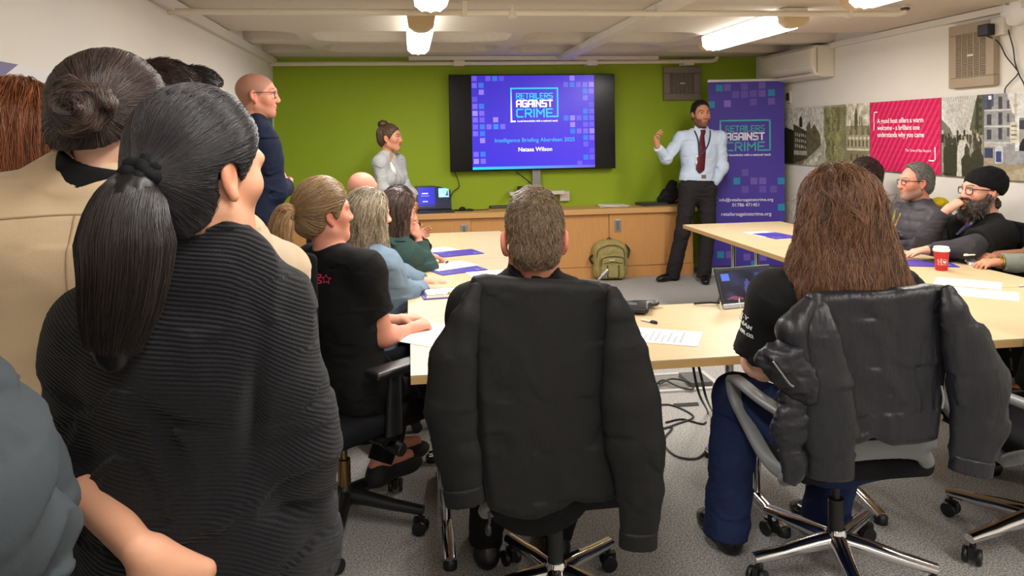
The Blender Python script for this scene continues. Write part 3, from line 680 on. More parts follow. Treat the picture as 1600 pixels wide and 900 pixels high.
def area(x, y, z, sx, sy, e, rot=(0, 0, 0), c=(1, .955, .90)):
    l = bpy.data.lights.new('area_light', 'AREA'); l.shape = 'RECTANGLE'; l.size = sx; l.size_y = sy; l.energy = e; l.color = c
    o = bpy.data.objects.new('area_light', l); o.location = (x, y, z); o.rotation_euler = rot; COL.objects.link(o); return o
for x, y, e in ((.10, 5.74, 36), (.14, 3.52, 34), (2.63, 5.45, 34), (2.63, 3.28, 34), (.2, .95, 24), (2.6, .85, 28), (.2, -.95, 16), (2.6, -.95, 20)):
    area(x, y, 2.24, .2, 1.4, e)
w = bpy.data.worlds.new('world'); scene.world = w; w.use_nodes = True
w.node_tree.nodes['Background'].inputs[0].default_value = (.8, .8, .8, 1); w.node_tree.nodes['Background'].inputs[1].default_value = .05

# ------------------------------------------------------------------ painted surfaces (colours per vertex on a fine sheet)
class Paint:
    def __init__(s, w, h, c): s.w, s.h = w, h; s.I = np.tile(A(c, float), (h, w, 1)); s.Y, s.X = np.mgrid[0:h, 0:w]; s.u = (s.X+.5)/w; s.v = 1-(s.Y+.5)/h
    def rect(s, x0, y0, x1, y1, c, a=1.0): m = (s.u >= x0) & (s.u < x1) & (s.v >= y0) & (s.v < y1); s.I[m] = s.I[m]*(1-a)+A(c)*a
    def poly(s, P, c, a=1.0):
        m = np.zeros(s.u.shape, bool)
        for (x0, y0), (x1, y1) in zip(P, P[1:]+P[:1]):
            k = (y0 > s.v) != (y1 > s.v); m ^= k & (s.u < (x1-x0)*(s.v-y0)/(y1-y0+1e-9)+x0)
        s.I[m] = s.I[m]*(1-a)+A(c)*a
    def ell(s, x, y, rx, ry, c, a=1.0): m = ((s.u-x)/rx)**2+((s.v-y)/ry)**2 < 1; s.I[m] = s.I[m]*(1-a)+A(c)*a
    def noise(s, amt, fx, fy, sd=0.):
        p = np.stack([s.u.ravel()*fx, s.v.ravel()*fy, np.full(s.u.size, sd)], 1); n = vnoise(p).reshape(s.u.shape); s.I *= (1+amt*(n-.5)*2)[..., None]
    def sheet(s, name, o, ux, uz, m, parent):
        h, w = s.h, s.w; V = (A(o)+(np.arange(w+1)/w)[None, :, None]*A(ux)+(1-np.arange(h+1)/h)[:, None, None]*A(uz)).reshape(-1, 3)
        # one quad per dab of ink: each quad has its own four corners, so edges stay crisp
        c = s.I.reshape(-1, 3); i = (np.arange(h)[:, None]*(w+1)+np.arange(w)[None]).ravel(); q = np.stack([i+w+1, i+w+2, i+1, i], 1)
        return mesh_np(name, V[q].reshape(-1, 3), np.arange(len(q)*4).reshape(-1, 4), m, parent, smooth=False, col=np.repeat(np.clip(c, 0, 1), 4, 0))
ink = mat('printed_ink', attr='Col', rough=.55, spec=.3)

# ------------------------------------------------------------------ wall panels on the right wall
def wall_panel(y0, y1, z0, z1, label, P=None, col=None):
    t = thing('wall_panel', label, 'wall picture', (XR-.02, (y0+y1)/2, (z0+z1)/2), 'row of picture panels on the right wall')
    box('backing_board', (XR-.022, y1, z0), (XR-.001, y0, z1), mat('panel_edge', s(150, 148, 145), rough=.5), t)
    if P is not None: P.sheet('print', (XR-.0235, y0, z0), (0, y1-y0, 0), (0, 0, z1-z0), ink, t)
    return t
Z0, Z1 = 1.19, 1.785
sep = lambda k: A(s(225, 220, 200))*k
dk = s(48, 44, 30); md = s(112, 106, 80); lt = s(205, 200, 182)
P = Paint(130, 90, s(196, 194, 184)); P.poly([(0, 0), (1, 0), (1, .3), (0, .2)], md)     # old street, tall dark buildings
P.rect(.02, .3, .11, .72, dk); P.poly([(.02, .72), (.065, .85), (.11, .72)], dk); P.poly([(0, 0), (0, .55), (.14, .66), (.34, .6), (.34, 0)], s(38, 36, 26)); P.poly([(.33, 0), (.33, .72), (.64, .58), (.64, .12)], s(70, 66, 46))
P.rect(.47, .66, .54, .80, dk); P.poly([(.47, .80), (.505, .86), (.54, .80)], dk); P.poly([(.63, .10), (.63, .66), (.70, .76), (.74, .62), (.80, .70), (.93, .52), (.95, .3)], s(98, 92, 62))
for i in range(6):
    for k in range(3): P.rect(.37+i*.045, .30+k*.10-i*.004, .393+i*.045, .365+k*.10-i*.008, lt, .75)
P.rect(.34, .17, .64, .25, lt, .6); P.poly([(.5, 0), (.96, .36), (1, .36), (1, .05), (.9, 0)], s(170, 165, 145)); P.poly([(.62, 0), (.9, .22), (.94, .22), (.8, 0)], lt); P.noise(.30, 34, 26); P.noise(.18, 70, 50, 3)
wall_panel(7.62, 6.76, Z0, Z1, 'old brown photograph of a street with tall dark houses, panel beside the banner', P)
P = Paint(60, 90, s(128, 126, 84)); P.noise(.55, 12, 8, 2.); P.noise(.45, 30, 40, 7.); P.rect(0, .97, 1, 1, s(180, 178, 160), .5); P.poly([(.8, 0), (.7, 1), (1, 1), (1, 0)], s(140, 136, 100), .5); P.poly([(0, 0), (.1, .35), (0, .5)], lt, .8)
P.noise(.3, 60, 90, 4.)
wall_panel(6.755, 6.385, Z0, Z1, 'narrow mottled olive photograph between two old town views', P)
P = Paint(70, 100, s(206, 200, 178)); P.rect(0, 0, 1, .66, s(140, 134, 104)); P.noise(.45, 12, 14, 1.)
P.rect(.36, .6, .50, .84, s(92, 88, 66)); P.poly([(.37, .84), (.43, .98), (.49, .84)], s(92, 88, 66)); P.rect(.56, .64, .60, .80, s(110, 104, 80)); P.rect(.64, .64, .68, .78, s(110, 104, 80))
for i in range(8): P.poly([(.02+i*.125, .5), (.08+i*.125, .72 if i % 2 else .66), (.14+i*.125, .5)], s(110, 106, 82) if i % 2 else s(150, 145, 116))
P.rect(0, .30, 1, .52, s(160, 154, 122)); 
for i in range(6): P.rect(.06+i*.16, .34, .12+i*.16, .44, s(90, 86, 62)); P.rect(.10+i*.16, .45, .2+i*.16, .49, lt)
P.rect(.02, .28, .98, .31, lt); P.rect(.02, .10, .95, .28, s(128, 122, 88)); P.rect(0, 0, 1, .10, lt)
for i in range(3): P.rect(.18+i*.26, .13, .24+i*.26, .22, s(70, 66, 50)); P.rect(.2+i*.26, .0, .25+i*.26, .08, s(80, 76, 60))
P.noise(.25, 50, 60, 9.)
wall_panel(6.38, 6.03, Z0, Z1, 'old photograph of spires over stacked rooftops, left of the pink panel', P)
# the pink quotation panel
t = wall_panel(6.02, 5.15, Z0, Z1, 'bright pink panel with woven pattern and a white quotation')
y0, y1 = 6.02, 5.15; W_, H_ = y0-y1, Z1-Z0
def onp(u, v, e=.0232): return A([XR-e, y0-u*W_, Z0+v*H_])
b = MB(); b.quad(onp(0, 0), onp(1, 0), onp(1, 1), onp(0, 1), s(216, 34, 92))
for k in range(-18, 40):                               # woven chevrons
    for i in range(24):
        u0 = k*.036+i*.020; v0 = i/24; u1 = u0+.020; v1 = v0+1/24
        if 0 < u0 < .985 and u1 < .99: b.quad(onp(u0, v0, .0236), onp(u0+.008, v0, .0236), onp(u1+.008, v1, .0236), onp(u1, v1, .0236), s(232, 92, 134) if k % 2 else s(178, 20, 72))
        if i % 2 == 0 and 0 < u0 < .97: b.quad(onp(u0+.012, v0, .0234), onp(u0+.028, v0, .0234), onp(u0+.020, v1, .0234), onp(u0+.006, v1, .0234), s(196, 26, 80))
b.build('print', ink, t, colour=True)
b = MB(); E = .0245
for q in ((.055, .58, .066, .86), (.055, .845, .12, .86), (.925, .17, .938, .36), (.85, .17, .938, .188)): b.quad(onp(q[0], q[1], E), onp(q[2], q[1], E), onp(q[2], q[3], E), onp(q[0], q[3], E), s(245, 235, 238))
b.build('quotation_bracket', ink, t, colour=True)
wht = mat('white_lettering', s(248, 240, 242), rough=.6)
for i, ln in enumerate(('A good host offers a warm', 'welcome - a brilliant one', 'understands why you came')):
    text('quotation', ln, onp(.115, .69-i*.10, .0250), (0, -1, 0), (0, 0, 1), .058, wht, t, 'LEFT', .0010, sx=.92)
text('attribution', 'The Town of Bon Accord', onp(.88, .29, .0250), (0, -1, 0), (0, 0, 1), .032, wht, t, 'RIGHT', 0, sx=.9)
P = Paint(90, 110, s(206, 204, 196)); P.noise(.2, 6, 5)
for i in range(14): P.poly([(.1+i*.06, 1), (.12+i*.06, 1), (.48+i*.006, .55), (.47+i*.006, .55)], s(150, 148, 138), .6)
P.poly([(0, .5), (0, .72), (.22, .60), (.3, .50)], s(120, 118, 104)); P.poly([(.62, .3), (.70, .62), (.86, 1), (1, 1), (1, .3)], s(92, 94, 66)); P.poly([(.80, .4), (.84, .95), (.9, 1), (.9, .4)], s(54, 58, 38))
for i in range(5): P.rect(.88, .5+i*.1, .97, .55+i*.1, s(60, 62, 44))
P.rect(0, 0, 1, .52, s(150, 146, 128))
for i in range(60):
    x, y = random.random(), .36+random.random()*.2; P.ell(x, y, .028, .035, random.choice([dk, s(70, 66, 50), s(190, 184, 166), md])); P.rect(x-.02, y-.12, x+.02, y-.02, random.choice([dk, s(60, 56, 42), s(90, 86, 66)]))
P.poly([(.2, 0), (.45, .45), (.6, .45), (.5, 0)], s(200, 196, 184)); 
for x, y, k in ((.16, .38, 1.), (.30, .40, .8), (.62, .28, 1.1), (.86, .34, 1.2)):
    P.ell(x, y+.05*k, .05*k, .05*k, s(70, 66, 50)); P.poly([(x-.10*k, -.02), (x-.12*k, y-.06*k), (x-.05*k, y), (x+.05*k, y), (x+.12*k, y-.06*k), (x+.10*k, -.02)], s(58, 58, 38))
P.noise(.22, 40, 50, 5.); P.rect(.02, .012, .26, .03, (.02, .02, .02))
wall_panel(5.14, 4.725, Z0, Z1, 'black and white photograph of a crowded shopping street, right of the pink panel', P)
P = Paint(150, 110, s(214, 214, 212)); P.rect(0, 0, 1, .22, s(150, 138, 112)); P.poly([(0, 0), (.5, .22), (1, .1), (1, 0)], s(172, 160, 132))
P.poly([(0, .18), (0, 1), (.20, 1), (.24, .78), (.27, .74), (.27, .18)], s(150, 150, 150)); P.poly([(.0, .80), (0, 1), (.09, 1), (.09, .86)], s(78, 86, 116)); P.rect(.04, .86, .065, .98, s(235, 235, 235))
for k in range(3):
    P.rect(.0, .42+k*.19, .25, .435+k*.19, s(196, 194, 188)); P.rect(.03, .46+k*.18, .065, .58+k*.18, s(70, 70, 76)); P.rect(.13, .46+k*.18, .16, .60+k*.18, s(70, 70, 76)); P.rect(.20, .50+k*.16, .222, .60+k*.16, s(84, 84, 90))
P.rect(0, .38, .20, .42, s(176, 172, 164)); P.rect(.01, .25, .08, .36, s(60, 66, 92)); P.rect(.01, .21, .08, .24, s(190, 150, 100)); P.poly([(.10, .18), (.10, .38), (.165, .40), (.165, .20)], s(196, 196, 200)); P.rect(.11, .20, .155, .33, s(54, 70, 120))
P.rect(.262, .74, .278, .99, s(196, 186, 164)); P.rect(.255, .84, .288, .87, s(176, 166, 140)); P.rect(.30, .20, 1, .70, s(160, 156, 148)); P.rect(.30, .58, 1, .68, s(54, 58, 66)); P.rect(.30, .68, 1, .71, s(120, 122, 124))
P.ell(.42, .36, .12, .17, s(30, 30, 32)); P.ell(.78, .36, .14, .17, s(34, 34, 36)); P.rect(.24, .20, 1, .34, s(150, 152, 156)); P.rect(.225, .43, .29, .66, s(206, 200, 180)); 
for k in range(4): P.rect(.232, .46+k*.05, .282, .475+k*.05, s(120, 110, 90))
P.rect(.36, .24, .385, .33, s(214, 210, 200)); P.rect(.40, .34, .50, .38, s(226, 226, 222)); P.noise(.18, 44, 36, 6.)
wall_panel(4.72, 3.70, Z0, Z1, 'colour photograph of a grey corner tower and railway arches, rightmost wall panel', P)
# left wall strip of panels and the teal notice board
t = thing('geometric_wall_picture', 'panel of white, purple and green triangles high on the left wall', 'wall picture', (XL+.01, 2.7, 1.5))
b = MB(); q = lambda y, z: (XL+.0125, y, z); box('backing_board', (XL+.001, 2.0, 1.2), (XL+.012, 4.1, 1.835), mat('panel_edge'), t)
b.quad(q(2.0, 1.2), q(2.0, 1.835), q(4.1, 1.835), q(4.1, 1.2), s(226, 222, 224))
b.add([(XL+.0135, 2.0, 1.835), (XL+.0135, 2.86, 1.835), (XL+.0135, 2.0, 1.40)], [(0, 1, 2)], s(120, 112, 150)); b.add([(XL+.0135, 3.12, 1.83), (XL+.0135, 4.1, 1.83), (XL+.0135, 4.1, 1.25), (XL+.0135, 3.14, 1.6)], [(0, 1, 2, 3)], s(140, 166, 30))
b.build('print', ink, t, colour=True)
t = thing('notice_board', 'teal felt notice board with white frame at the far end of the left wall', 'board', (XL+.01, 7.6, 1.3))
box('felt', (XL+.001, 6.9, .95), (XL+.02, 7.78, 1.77), mat('teal_felt', s(40, 130, 118), rough=.9, bump=.3), t); b = MB()
for lo, hi in (((6.87, .92), (7.82, .95)), ((6.87, 1.77), (7.82, 1.80)), ((6.87, .95), (6.90, 1.77)), ((7.78, .95), (7.82, 1.77))): b.box((XL+.001, lo[0], lo[1]), (XL+.03, hi[0], hi[1]))
b.build('board_frame', trimw, t)

# ------------------------------------------------------------------ vents, air conditioner, router
def fan_vent(name, label, o, ux, uz, nrm, w, h, m, dark, nsl=26, nb=5):
    t = thing(name, label, 'vent', o); o, ux, uz, nrm = map(lambda v: A(v, float), (o, ux, uz, nrm)); R = np.stack([ux, nrm, uz], 1)
    fr = .17*w; b = MB()
    for x0, x1, z0, z1 in ((-w/2, w/2, -h/2, -h/2+fr), (-w/2, w/2, h/2-fr, h/2), (-w/2, -w/2+fr, -h/2+fr, h/2-fr), (w/2-fr, w/2, -h/2+fr, h/2-fr)): b.box((x0, .001, z0), (x1, .05, z1), R, o)
    b.build('frame', m, t, bev=.006)
    b = MB(); b.box((-w/2+fr, .001, -h/2+fr), (w/2-fr, .012, h/2-fr), R, o); b.build('recess', dark, t); b = MB()
    for k in range(nsl): z = -h/2+fr+(k+.5)*(h-2*fr)/nsl; b.box((-w/2+fr, .02, z-.0035), (w/2-fr, .042, z+.0035), R, o)
    for k in range(1, nb): x = -w/2+fr+k*(w-2*fr)/nb; b.box((x-.004, .024, -h/2+fr), (x+.004, .046, h/2-fr), R, o)
    b.build('grille', m, t)
    b = MB(); b.box((-.028, .046, -.008), (.028, .05, .008), R, o); b.build('name_plate', trimw, t)
    return t
taupe = mat('vent_plastic', s(164, 146, 122), rough=.45); fan_vent('extractor_vent', 'taupe slatted extractor vent high on the right wall above the panels', (XR, 4.82, 2.075), (0, -1, 0), (0, 0, 1), (-1, 0, 0), .43, .46, taupe, mat('vent_dark', s(60, 50, 42), rough=.9))
c0 = (J(1033, 103, 8.0)+J(1095, 158, 8.0))/2
fan_vent('extractor_vent', 'grey slatted vent in the green wall between screen and banner', (c0[0], YB, c0[2]), (1, 0, 0), (0, 0, 1), (0, -1, 0), .44, .38, mat('vent_grey', s(128, 116, 104), rough=.5), mat('vent_dark'), 22, 6)
t = thing('air_conditioner', 'cream wall air conditioner above the banner on the right wall', 'air conditioner', (3.95, 7.15, 2.2)); acm = mat('ac_plastic', s(222, 214, 198), rough=.35)
b = MB(); pr = [(XR-.001, 2.06), (XR-.001, 2.365), (XR-.20, 2.365), (XR-.235, 2.33), (XR-.24, 2.17), (XR-.19, 2.075), (XR-.12, 2.06)]; n = len(pr)
b.add([(x, y, z) for y in (6.6, 7.66) for x, z in pr], [(i, (i+1) % n, n+(i+1) % n, n+i) for i in range(n)]+[tuple(range(n)), tuple(range(n, 2*n))]); b.build('casing', acm, t, bev=.012)
b = MB(); b.box((XR-.236, 6.66, 2.10), (XR-.14, 7.6, 2.105), basis(0), (0, 0, 0)); b.build('air_flap', mat('ac_flap', s(150, 140, 124), rough=.5), t)
box('front_panel', (XR-.246, 6.62, 2.185), (XR-.235, 7.64, 2.33), acm, t, bev=.004); box('side_seam', (XR-.19, 6.594, 2.10), (XR-.184, 6.601, 2.34), mat('ac_flap'), t)
t = thing('wall_thermostat', 'small dark wall thermostat beside the top of the banner', 'thermostat', (XR-.01, 7.45, 1.9)); box('case', (XR-.025, 7.40, 1.84), (XR-.001, 7.5, 1.97), trimw, t, bev=.003); box('display', (XR-.028, 7.42, 1.87), (XR-.0245, 7.48, 1.95), mat('dark_display', s(40, 40, 40), rough=.3), t)
pr_ = onx(1592, 12, XR)
t = thing('access_point', 'round white wireless unit at the top right corner of the right wall', 'wireless unit', (XR, pr_[1], pr_[2])); b = MB(); b.lathe((XR-.001, pr_[1], pr_[2]), [(.12, 0), (.125, .02), (.12, .035), (.07, .05), (0.005, .055)], 28, (-1, 0, 0)); b.build('dome', mat('white_plastic', s(232, 230, 226), rough=.3), t, smooth=True)
text('lettering', 'Rc', (XR-.057, pr_[1]+.05, pr_[2]+.02), (0, -1, 0), (0, 0, 1), .035, mat('grey_print', s(110, 110, 110)), t, 'LEFT'); 
pp = onx(1558, 46, XR)
t = thing('power_adapter', 'black plug adapter on a white socket over the taupe vent, with cables', 'plug', (XR-.03, pp[1], pp[2])); box('socket', (XR-.056, pp[1]-.12, pp[2]-.05), (XR-.001, pp[1]-.005, pp[2]+.07), trimw, t, bev=.005); box('plug_body', (XR-.115, pp[1]-.05, pp[2]-.045), (XR-.057, pp[1]+.05, pp[2]+.035), mat('black_plastic', s(24, 24, 25), rough=.4), t, bev=.008)
cabm = mat('black_cable', s(26, 26, 27), rough=.5); q = lambda x, y: onx(x, y, XR-.02)
b = MB(); b.tube(crom([A([XR-.09, pp[1], pp[2]-.04]), q(1560, 66), q(1572, 88), q(1588, 108), q(1590, 116), q(1572, 136), q(1570, 146)]), .004, 6); b.build('cable', cabm, t, smooth=True); b = MB(); b.tube(crom([q(1571, 4), q(1574, 40), q(1583, 75), q(1586, 98), q(1593, 118), q(1602, 140), q(1606, 200)]), .004, 6); b.build('cable', cabm, t, smooth=True)

# ------------------------------------------------------------------ cabinet, screen, banner
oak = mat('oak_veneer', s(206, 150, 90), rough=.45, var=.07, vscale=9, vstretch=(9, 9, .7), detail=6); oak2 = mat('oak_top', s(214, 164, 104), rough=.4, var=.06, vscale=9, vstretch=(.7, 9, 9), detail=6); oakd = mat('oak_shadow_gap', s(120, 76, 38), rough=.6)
CF = 7.62; cx = lambda px: J(px, 350, CF)[0]; xs_ = [XL+.05, cx(560), cx(736), cx(952), cx(1039), 3.05]
t = thing('low_cabinet', 'long low oak cabinet with sliding doors along the green wall', 'cabinet', (1, 7.8, 0))
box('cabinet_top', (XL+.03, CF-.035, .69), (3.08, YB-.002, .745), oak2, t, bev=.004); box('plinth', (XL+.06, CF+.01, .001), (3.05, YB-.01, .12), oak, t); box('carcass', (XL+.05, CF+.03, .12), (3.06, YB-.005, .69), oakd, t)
for i in range(5):
    dy = 0 if i % 2 else .014; d = box('door', (xs_[i]+.002, CF+dy, .125), (xs_[i+1]-.002, CF+.018+dy, .685), oak, t)
    hx = {1: cx(725), 3: cx(965), 0: cx(500), 2: None, 4: None}[i]
    if hx:
        hm = mat('satin_steel', s(196, 196, 194), rough=.3, metal=.8); b = MB(); b.box((hx-.035, CF+dy-.006, .49), (hx+.035, CF+dy, .625)); h_ = b.build('recessed_handle', hm, d, bev=.005); box('handle_recess', (hx-.014, CF+dy-.008, .51), (hx+.014, CF+dy-.005, .605), mat('handle_dark', s(110, 110, 108), rough=.4), h_)
TY = 7.88; a, c = J(701, 116, TY), J(962, 263, TY); x0, x1, z0, z1 = a[0], c[0], J(832, 266, TY)[2], J(832, 116, TY)[2]
blk = mat('gloss_black', s(7, 7, 8), rough=.22, spec=.3); t = thing('television', 'large black wall television showing a blue presentation slide', 'television', ((x0+x1)/2, TY, z0))
box('casing', (x0, TY, z0), (x1, TY+.06, z1), blk, t, bev=.006)
scr = mat('screen_glow', attr='Col', emit='attr', estr=.85, rough=.25)
SX0 = x0+(209-80)/980*(x1-x0); SX1 = x0+(934-80)/980*(x1-x0); SZ1 = z1-.012; SZ0 = z0+.018
def scrP(u, v, e=0.0): return A([SX0+u*(SX1-SX0), TY-.0015-e, SZ0+v*(SZ1-SZ0)])
b = MB()
for i in range(12):
    for k in range(8):
        f = lambda u, v: s(52+18*u, 38+12*u, 196+14*u-10*v)
        b.add([scrP(i/12, k/8), scrP((i+1)/12, k/8), scrP((i+1)/12, (k+1)/8), scrP(i/12, (k+1)/8)], [(0, 1, 2, 3)], f(i/12, k/8))
for i in range(24): u = i/24; c_ = s(20, 190, 214)*(1-u)+s(92, 74, 200)*u; b.quad(scrP(u, 0, .0005), scrP(u+1/24, 0, .0005), scrP(u+1/24, .028, .0005), scrP(u, .028, .0005), c_)
SQ = '226,120,3 306,120,3 345,120,6b 384,120,2 226,160,4 265,160,6b 266,200,7 227,242,2 228,283,4 266,283,6b 228,324,9 267,324,4 229,363,4 268,363,3 347,363,8 229,404,3 269,404,6b 308,404,4 348,404,9b 388,404,4 229,444,4 269,444,6b 269,485,8 230,566,4 270,566,6b 231,607,9 271,607,4 802,120,7 764,158,3 802,158,6b 841,158,3 880,158,4 918,158,8 880,198,6b 917,198,4 880,238,4 917,280,2 880,318,6b 917,318,3 764,358,6b 802,358,8 841,358,3 880,358,6b 917,358,3 802,398,8 880,398,3 917,398,3 802,437,6b 841,437,4 880,437,4 918,437,8 880,477,6b 917,477,4 880,516,3 917,556,2 880,595,6b 917,595,3 842,632,3'
for w_ in SQ.split():
    x, y, k = w_.split(','); k0 = int(k[0])/10; c_ = (s(40, 130, 226) if 'b' in k else s(150, 130, 250)); c_ = s(54, 40, 196)*(1-k0)+c_*k0; u, v = (int(x)-209)/725, 1-(int(y)-102)/555; dx, dy = .0205, .027
    b.quad(scrP(max(u-dx, 0), v-dy, .0006), scrP(min(u+dx, 1), v-dy, .0006), scrP(min(u+dx, 1), v+dy, .0006), scrP(max(u-dx, 0), v+dy, .0006), c_)
def logo(b, P, cy, wh, cs=None):                        # P(u, v): u 0..1 across the frame, v downwards in the same unit
    w_ = .030
    for q in ((0, 0, 1, w_), (1-w_, 0, 1, .625), (.88, .595, 1, .625)): b.quad(P(q[0], q[3]), P(q[2], q[3]), P(q[2], q[1]), P(q[0], q[1]), cy)
    for k in range(8): c_ = A(cy)*(1-k/7)+A(wh)*k/7; b.quad(P(0, .09*k+.09), P(w_, .09*k+.09), P(w_, .09*k), P(0, .09*k), c_)
    b.quad(P(0, .72), P(.105, .72), P(.105, .69), P(0, .69), wh)
    strokes(b, 'RETAILERS', .117, .883, -.235, -.113, .018, lambda x, y: P(x, -y), cy); strokes(b, 'AGAINST', .117, .883, -.41, -.254, .029, lambda x, y: P(x, -y), wh); strokes(b, 'CRIME', .117, .883, -.625, -.44, .028, lambda x, y: P(x, -y), cy)
fw = 283/725; logo(b, lambda u, v: scrP((435-209)/725+u*fw, 1-(175-102)/555-v*283/555, .001), s(40, 190, 232), s(250, 250, 255))
b.build('screen', scr, t, colour=True)
lw = mat('screen_white', (.9, .9, 1), emit=(.95, .95, 1), estr=.9); lc = mat('screen_cyan', s(60, 170, 240), emit=s(60, 175, 245), estr=.9)
k_ = (SX1-SX0)/725
text('tagline', 'Local knowledge with a national reach', scrP((594-209)/725, 1-(378-102)/555, .002), (1, 0, 0), (0, 0, 1), 15.5*k_, lw, t, off=.0006)
text('slide_title', 'Intelligence Briefing Aberdeen 2025', scrP((577-209)/725, 1-(497-102)/555, .002), (1, 0, 0), (0, 0, 1), 33*k_, lc, t); text('slide_subtitle', 'Natasa Wilson', scrP((577-209)/725, 1-(553-102)/555, .002), (1, 0, 0), (0, 0, 1), 34*k_, lw, t, off=.0008)
t = thing('screen_bracket', 'grey post and white shelf on the green wall below the television', 'bracket', (1.5, 7.95, 1.0)); pc = J(838, 280, 7.94); alum = mat('brushed_alu', s(150, 148, 146), rough=.35, metal=.6)
box('post', (pc[0]-.045, 7.93, .745), (pc[0]+.045, 7.999, z0-.002), alum, t); q0, q1 = J(795, 302, 7.95), J(880, 302, 7.95); box('shelf', (q0[0], 7.86, q0[2]-.02), (q1[0], 7.995, q0[2]+.02), trimw, t, bev=.004); q2 = J(881, 306, 7.98); box('socket_box', (q2[0]-.05, 7.95, q2[2]-.055), (q2[0]+.06, 7.999, q2[2]+.05), trimw, t, bev=.004)
b = MB(); q = lambda x, y: J(x, y, 7.97); b.tube(crom([q(806, 268), q(822, 280), q(832, 290), q(835, 300)]), .005, 6); b.build('cable', cabm, t, smooth=True); b = MB(); b.tube(crom([q(710, 268), q(715, 280), q(717, 292), q(708, 300), q(702, 312)]), .005, 6); b.build('cable', cabm, t, smooth=True); box('cable_box', (q(812, 292)[0]-.03, 7.9, q(812, 296)[2]-.02), (q(812, 292)[0]+.03, 7.96, q(812, 292)[2]+.01), mat('black_plastic'), t, bev=.004)
# banner
bl, br = J(1106, 121, 7.52), J(1225, 115, 7.36); zt = 2.075; ux = (br-bl)*A([1, 1, 0]); bw = np.linalg.norm(ux); uxn = ux/bw; nb_ = np.cross(uxn, [0, 0, 1.]); zb = .10
bl = A([bl[0], bl[1], 0]); t = thing('roll_up_banner', 'tall purple roll-up banner with square pattern behind the presenter', 'banner', bl+ux/2)
def bP(u, z, e=.0): return bl+ux*u+A([0, 0, z])+nb_*e
R_ = np.stack([uxn, nb_, A([0, 0, 1.])], 1); alw = mat('banner_silver', s(206, 204, 202), rough=.35, metal=.3)
b = MB(); b.box((-.02, -.06, .001), (bw+.02, .06, .085), R_, bl); b.build('base_cassette', alw, t, bev=.015); b = MB(); b.box((-.005, -.012, zt), (bw+.005, .012, zt+.028), R_, bl); b.build('top_rail', alw, t, bev=.005); tube('support_pole', [bP(.5, .08, -.03), bP(.5, zt, -.02)], .012, alum, t)
b = MB(); b.quad(bP(0, zb), bP(1, zb), bP(1, zt), bP(0, zt), s(76, 62, 158)); bz = lambda py: zt-(py-46)/(800-46)*(zt-.12)
for w_ in '355,70,c 387,68,3 455,66,2 525,62,3 420,98,2 455,98,2 490,95,2 525,95,3 562,93,c 323,138,c 387,135,5 490,130,2 562,128,3 455,420,2 422,455,c 490,455,3 525,455,3 598,456,c 455,490,2 525,490,2 567,490,2 598,565,c 355,760,c 390,760,3 460,770,3 525,740,c 525,772,3 490,800,c 560,700,2 420,715,2'.split():
    x, y, k = w_.split(','); c_ = s(44, 140, 176) if k == 'c' else s(76, 62, 158)*(1-int(k)/10)+s(168, 140, 224)*int(k)/10; u = (int(x)-310)/302; zz = bz(int(y)); b.quad(bP(max(0, u-.045), zz-.036, .0008), bP(min(1, u+.045), zz-.036, .0008), bP(min(1, u+.045), zz+.036, .0008), bP(max(0, u-.045), zz+.036, .0008), c_)
fw2 = (558-355)/302; logo(b, lambda u, v: bP((355-310)/302+u*fw2, bz(202)-v*fw2*bw, .0015), s(72, 176, 178), s(240, 238, 248)); b.build('printed_sheet', ink, t, colour=True)
wb = mat('banner_white', s(236, 232, 246), rough=.6); kx = bw/302
text('tagline', 'Local knowledge with a national reach', bP((460-310)/302, bz(351), .003), uxn, (0, 0, 1), 12.6*kx, wb, t, off=.0006)
for body_, py, sz in (('info@retailersagainstcrime.org', 538, 18), ('01786 471451', 560, 20), ('retailersagainstcrime.org', 598, 21)): text('contact_line', body_, bP((458-310)/302, bz(py), .003), uxn, (0, 0, 1), sz*kx*.96, wb, t, off=.0004)

# ------------------------------------------------------------------ tables
TZ = .735
maple = mat('maple_top', s(204, 182, 142), rough=.38, var=.05, vscale=5, vstretch=(1.2, 14, 10), detail=6); mapley = mat('maple_top_lengthwise', s(204, 182, 142), rough=.38, var=.05, vscale=5, vstretch=(14, 1.2, 10), detail=6); edge = mat('table_edge', s(206, 168, 108), rough=.5)
chrome = mat('chrome', s(225, 225, 228), rough=.10, metal=1); 
def table(x0, x1, y0, y1, label, m, foot='x', legs=None):
    t = thing('meeting_table', label, 'table', ((x0+x1)/2, (y0+y1)/2, 0), 'maple tables set in a U')
    g = .0025; tp = box('table_top', (x0+g, y0+g, TZ-.006), (x1-g, y1-g, TZ), m, t); box('edge_band', (x0+g, y0+g, TZ-.032), (x1-g, y1-g, TZ-.0062), edge, t)
    for lx, ly, dx, dy in legs:
        b = MB(); L = A([dx, dy, 0.]); c = A([lx, ly, 0.])
        for q in (.35, -.35): b.tube([c+L*q+A([0, 0, .05]), c+L*q+A([0, 0, TZ-.04])], .019, 10)
        b.tube([c+L*.35+A([0, 0, .20]), c-L*.35+A([0, 0, .20])], .012, 8)
        lg = b.build('leg', chrome, t, smooth=True); b = MB(); b.ribbon([c-L+A([0, 0, .030]), c-L*.6+A([0, 0, .05]), c+A([0, 0, .055]), c+L*.6+A([0, 0, .05]), c+L+A([0, 0, .030])], .045, .03, (0, 0, 1)); f = b.build('foot_bar', chrome, lg, smooth=True)
        for q in (1, -1): bb = MB(); bb.lathe(c+L*q*.97+A([0, 0, .001]), [(.026, 0), (.026, .028), (.02, .035)], 12); bb.build('rubber_foot', mat('black_plastic'), lg, smooth=True)
YN, YM = 2.53, 3.35
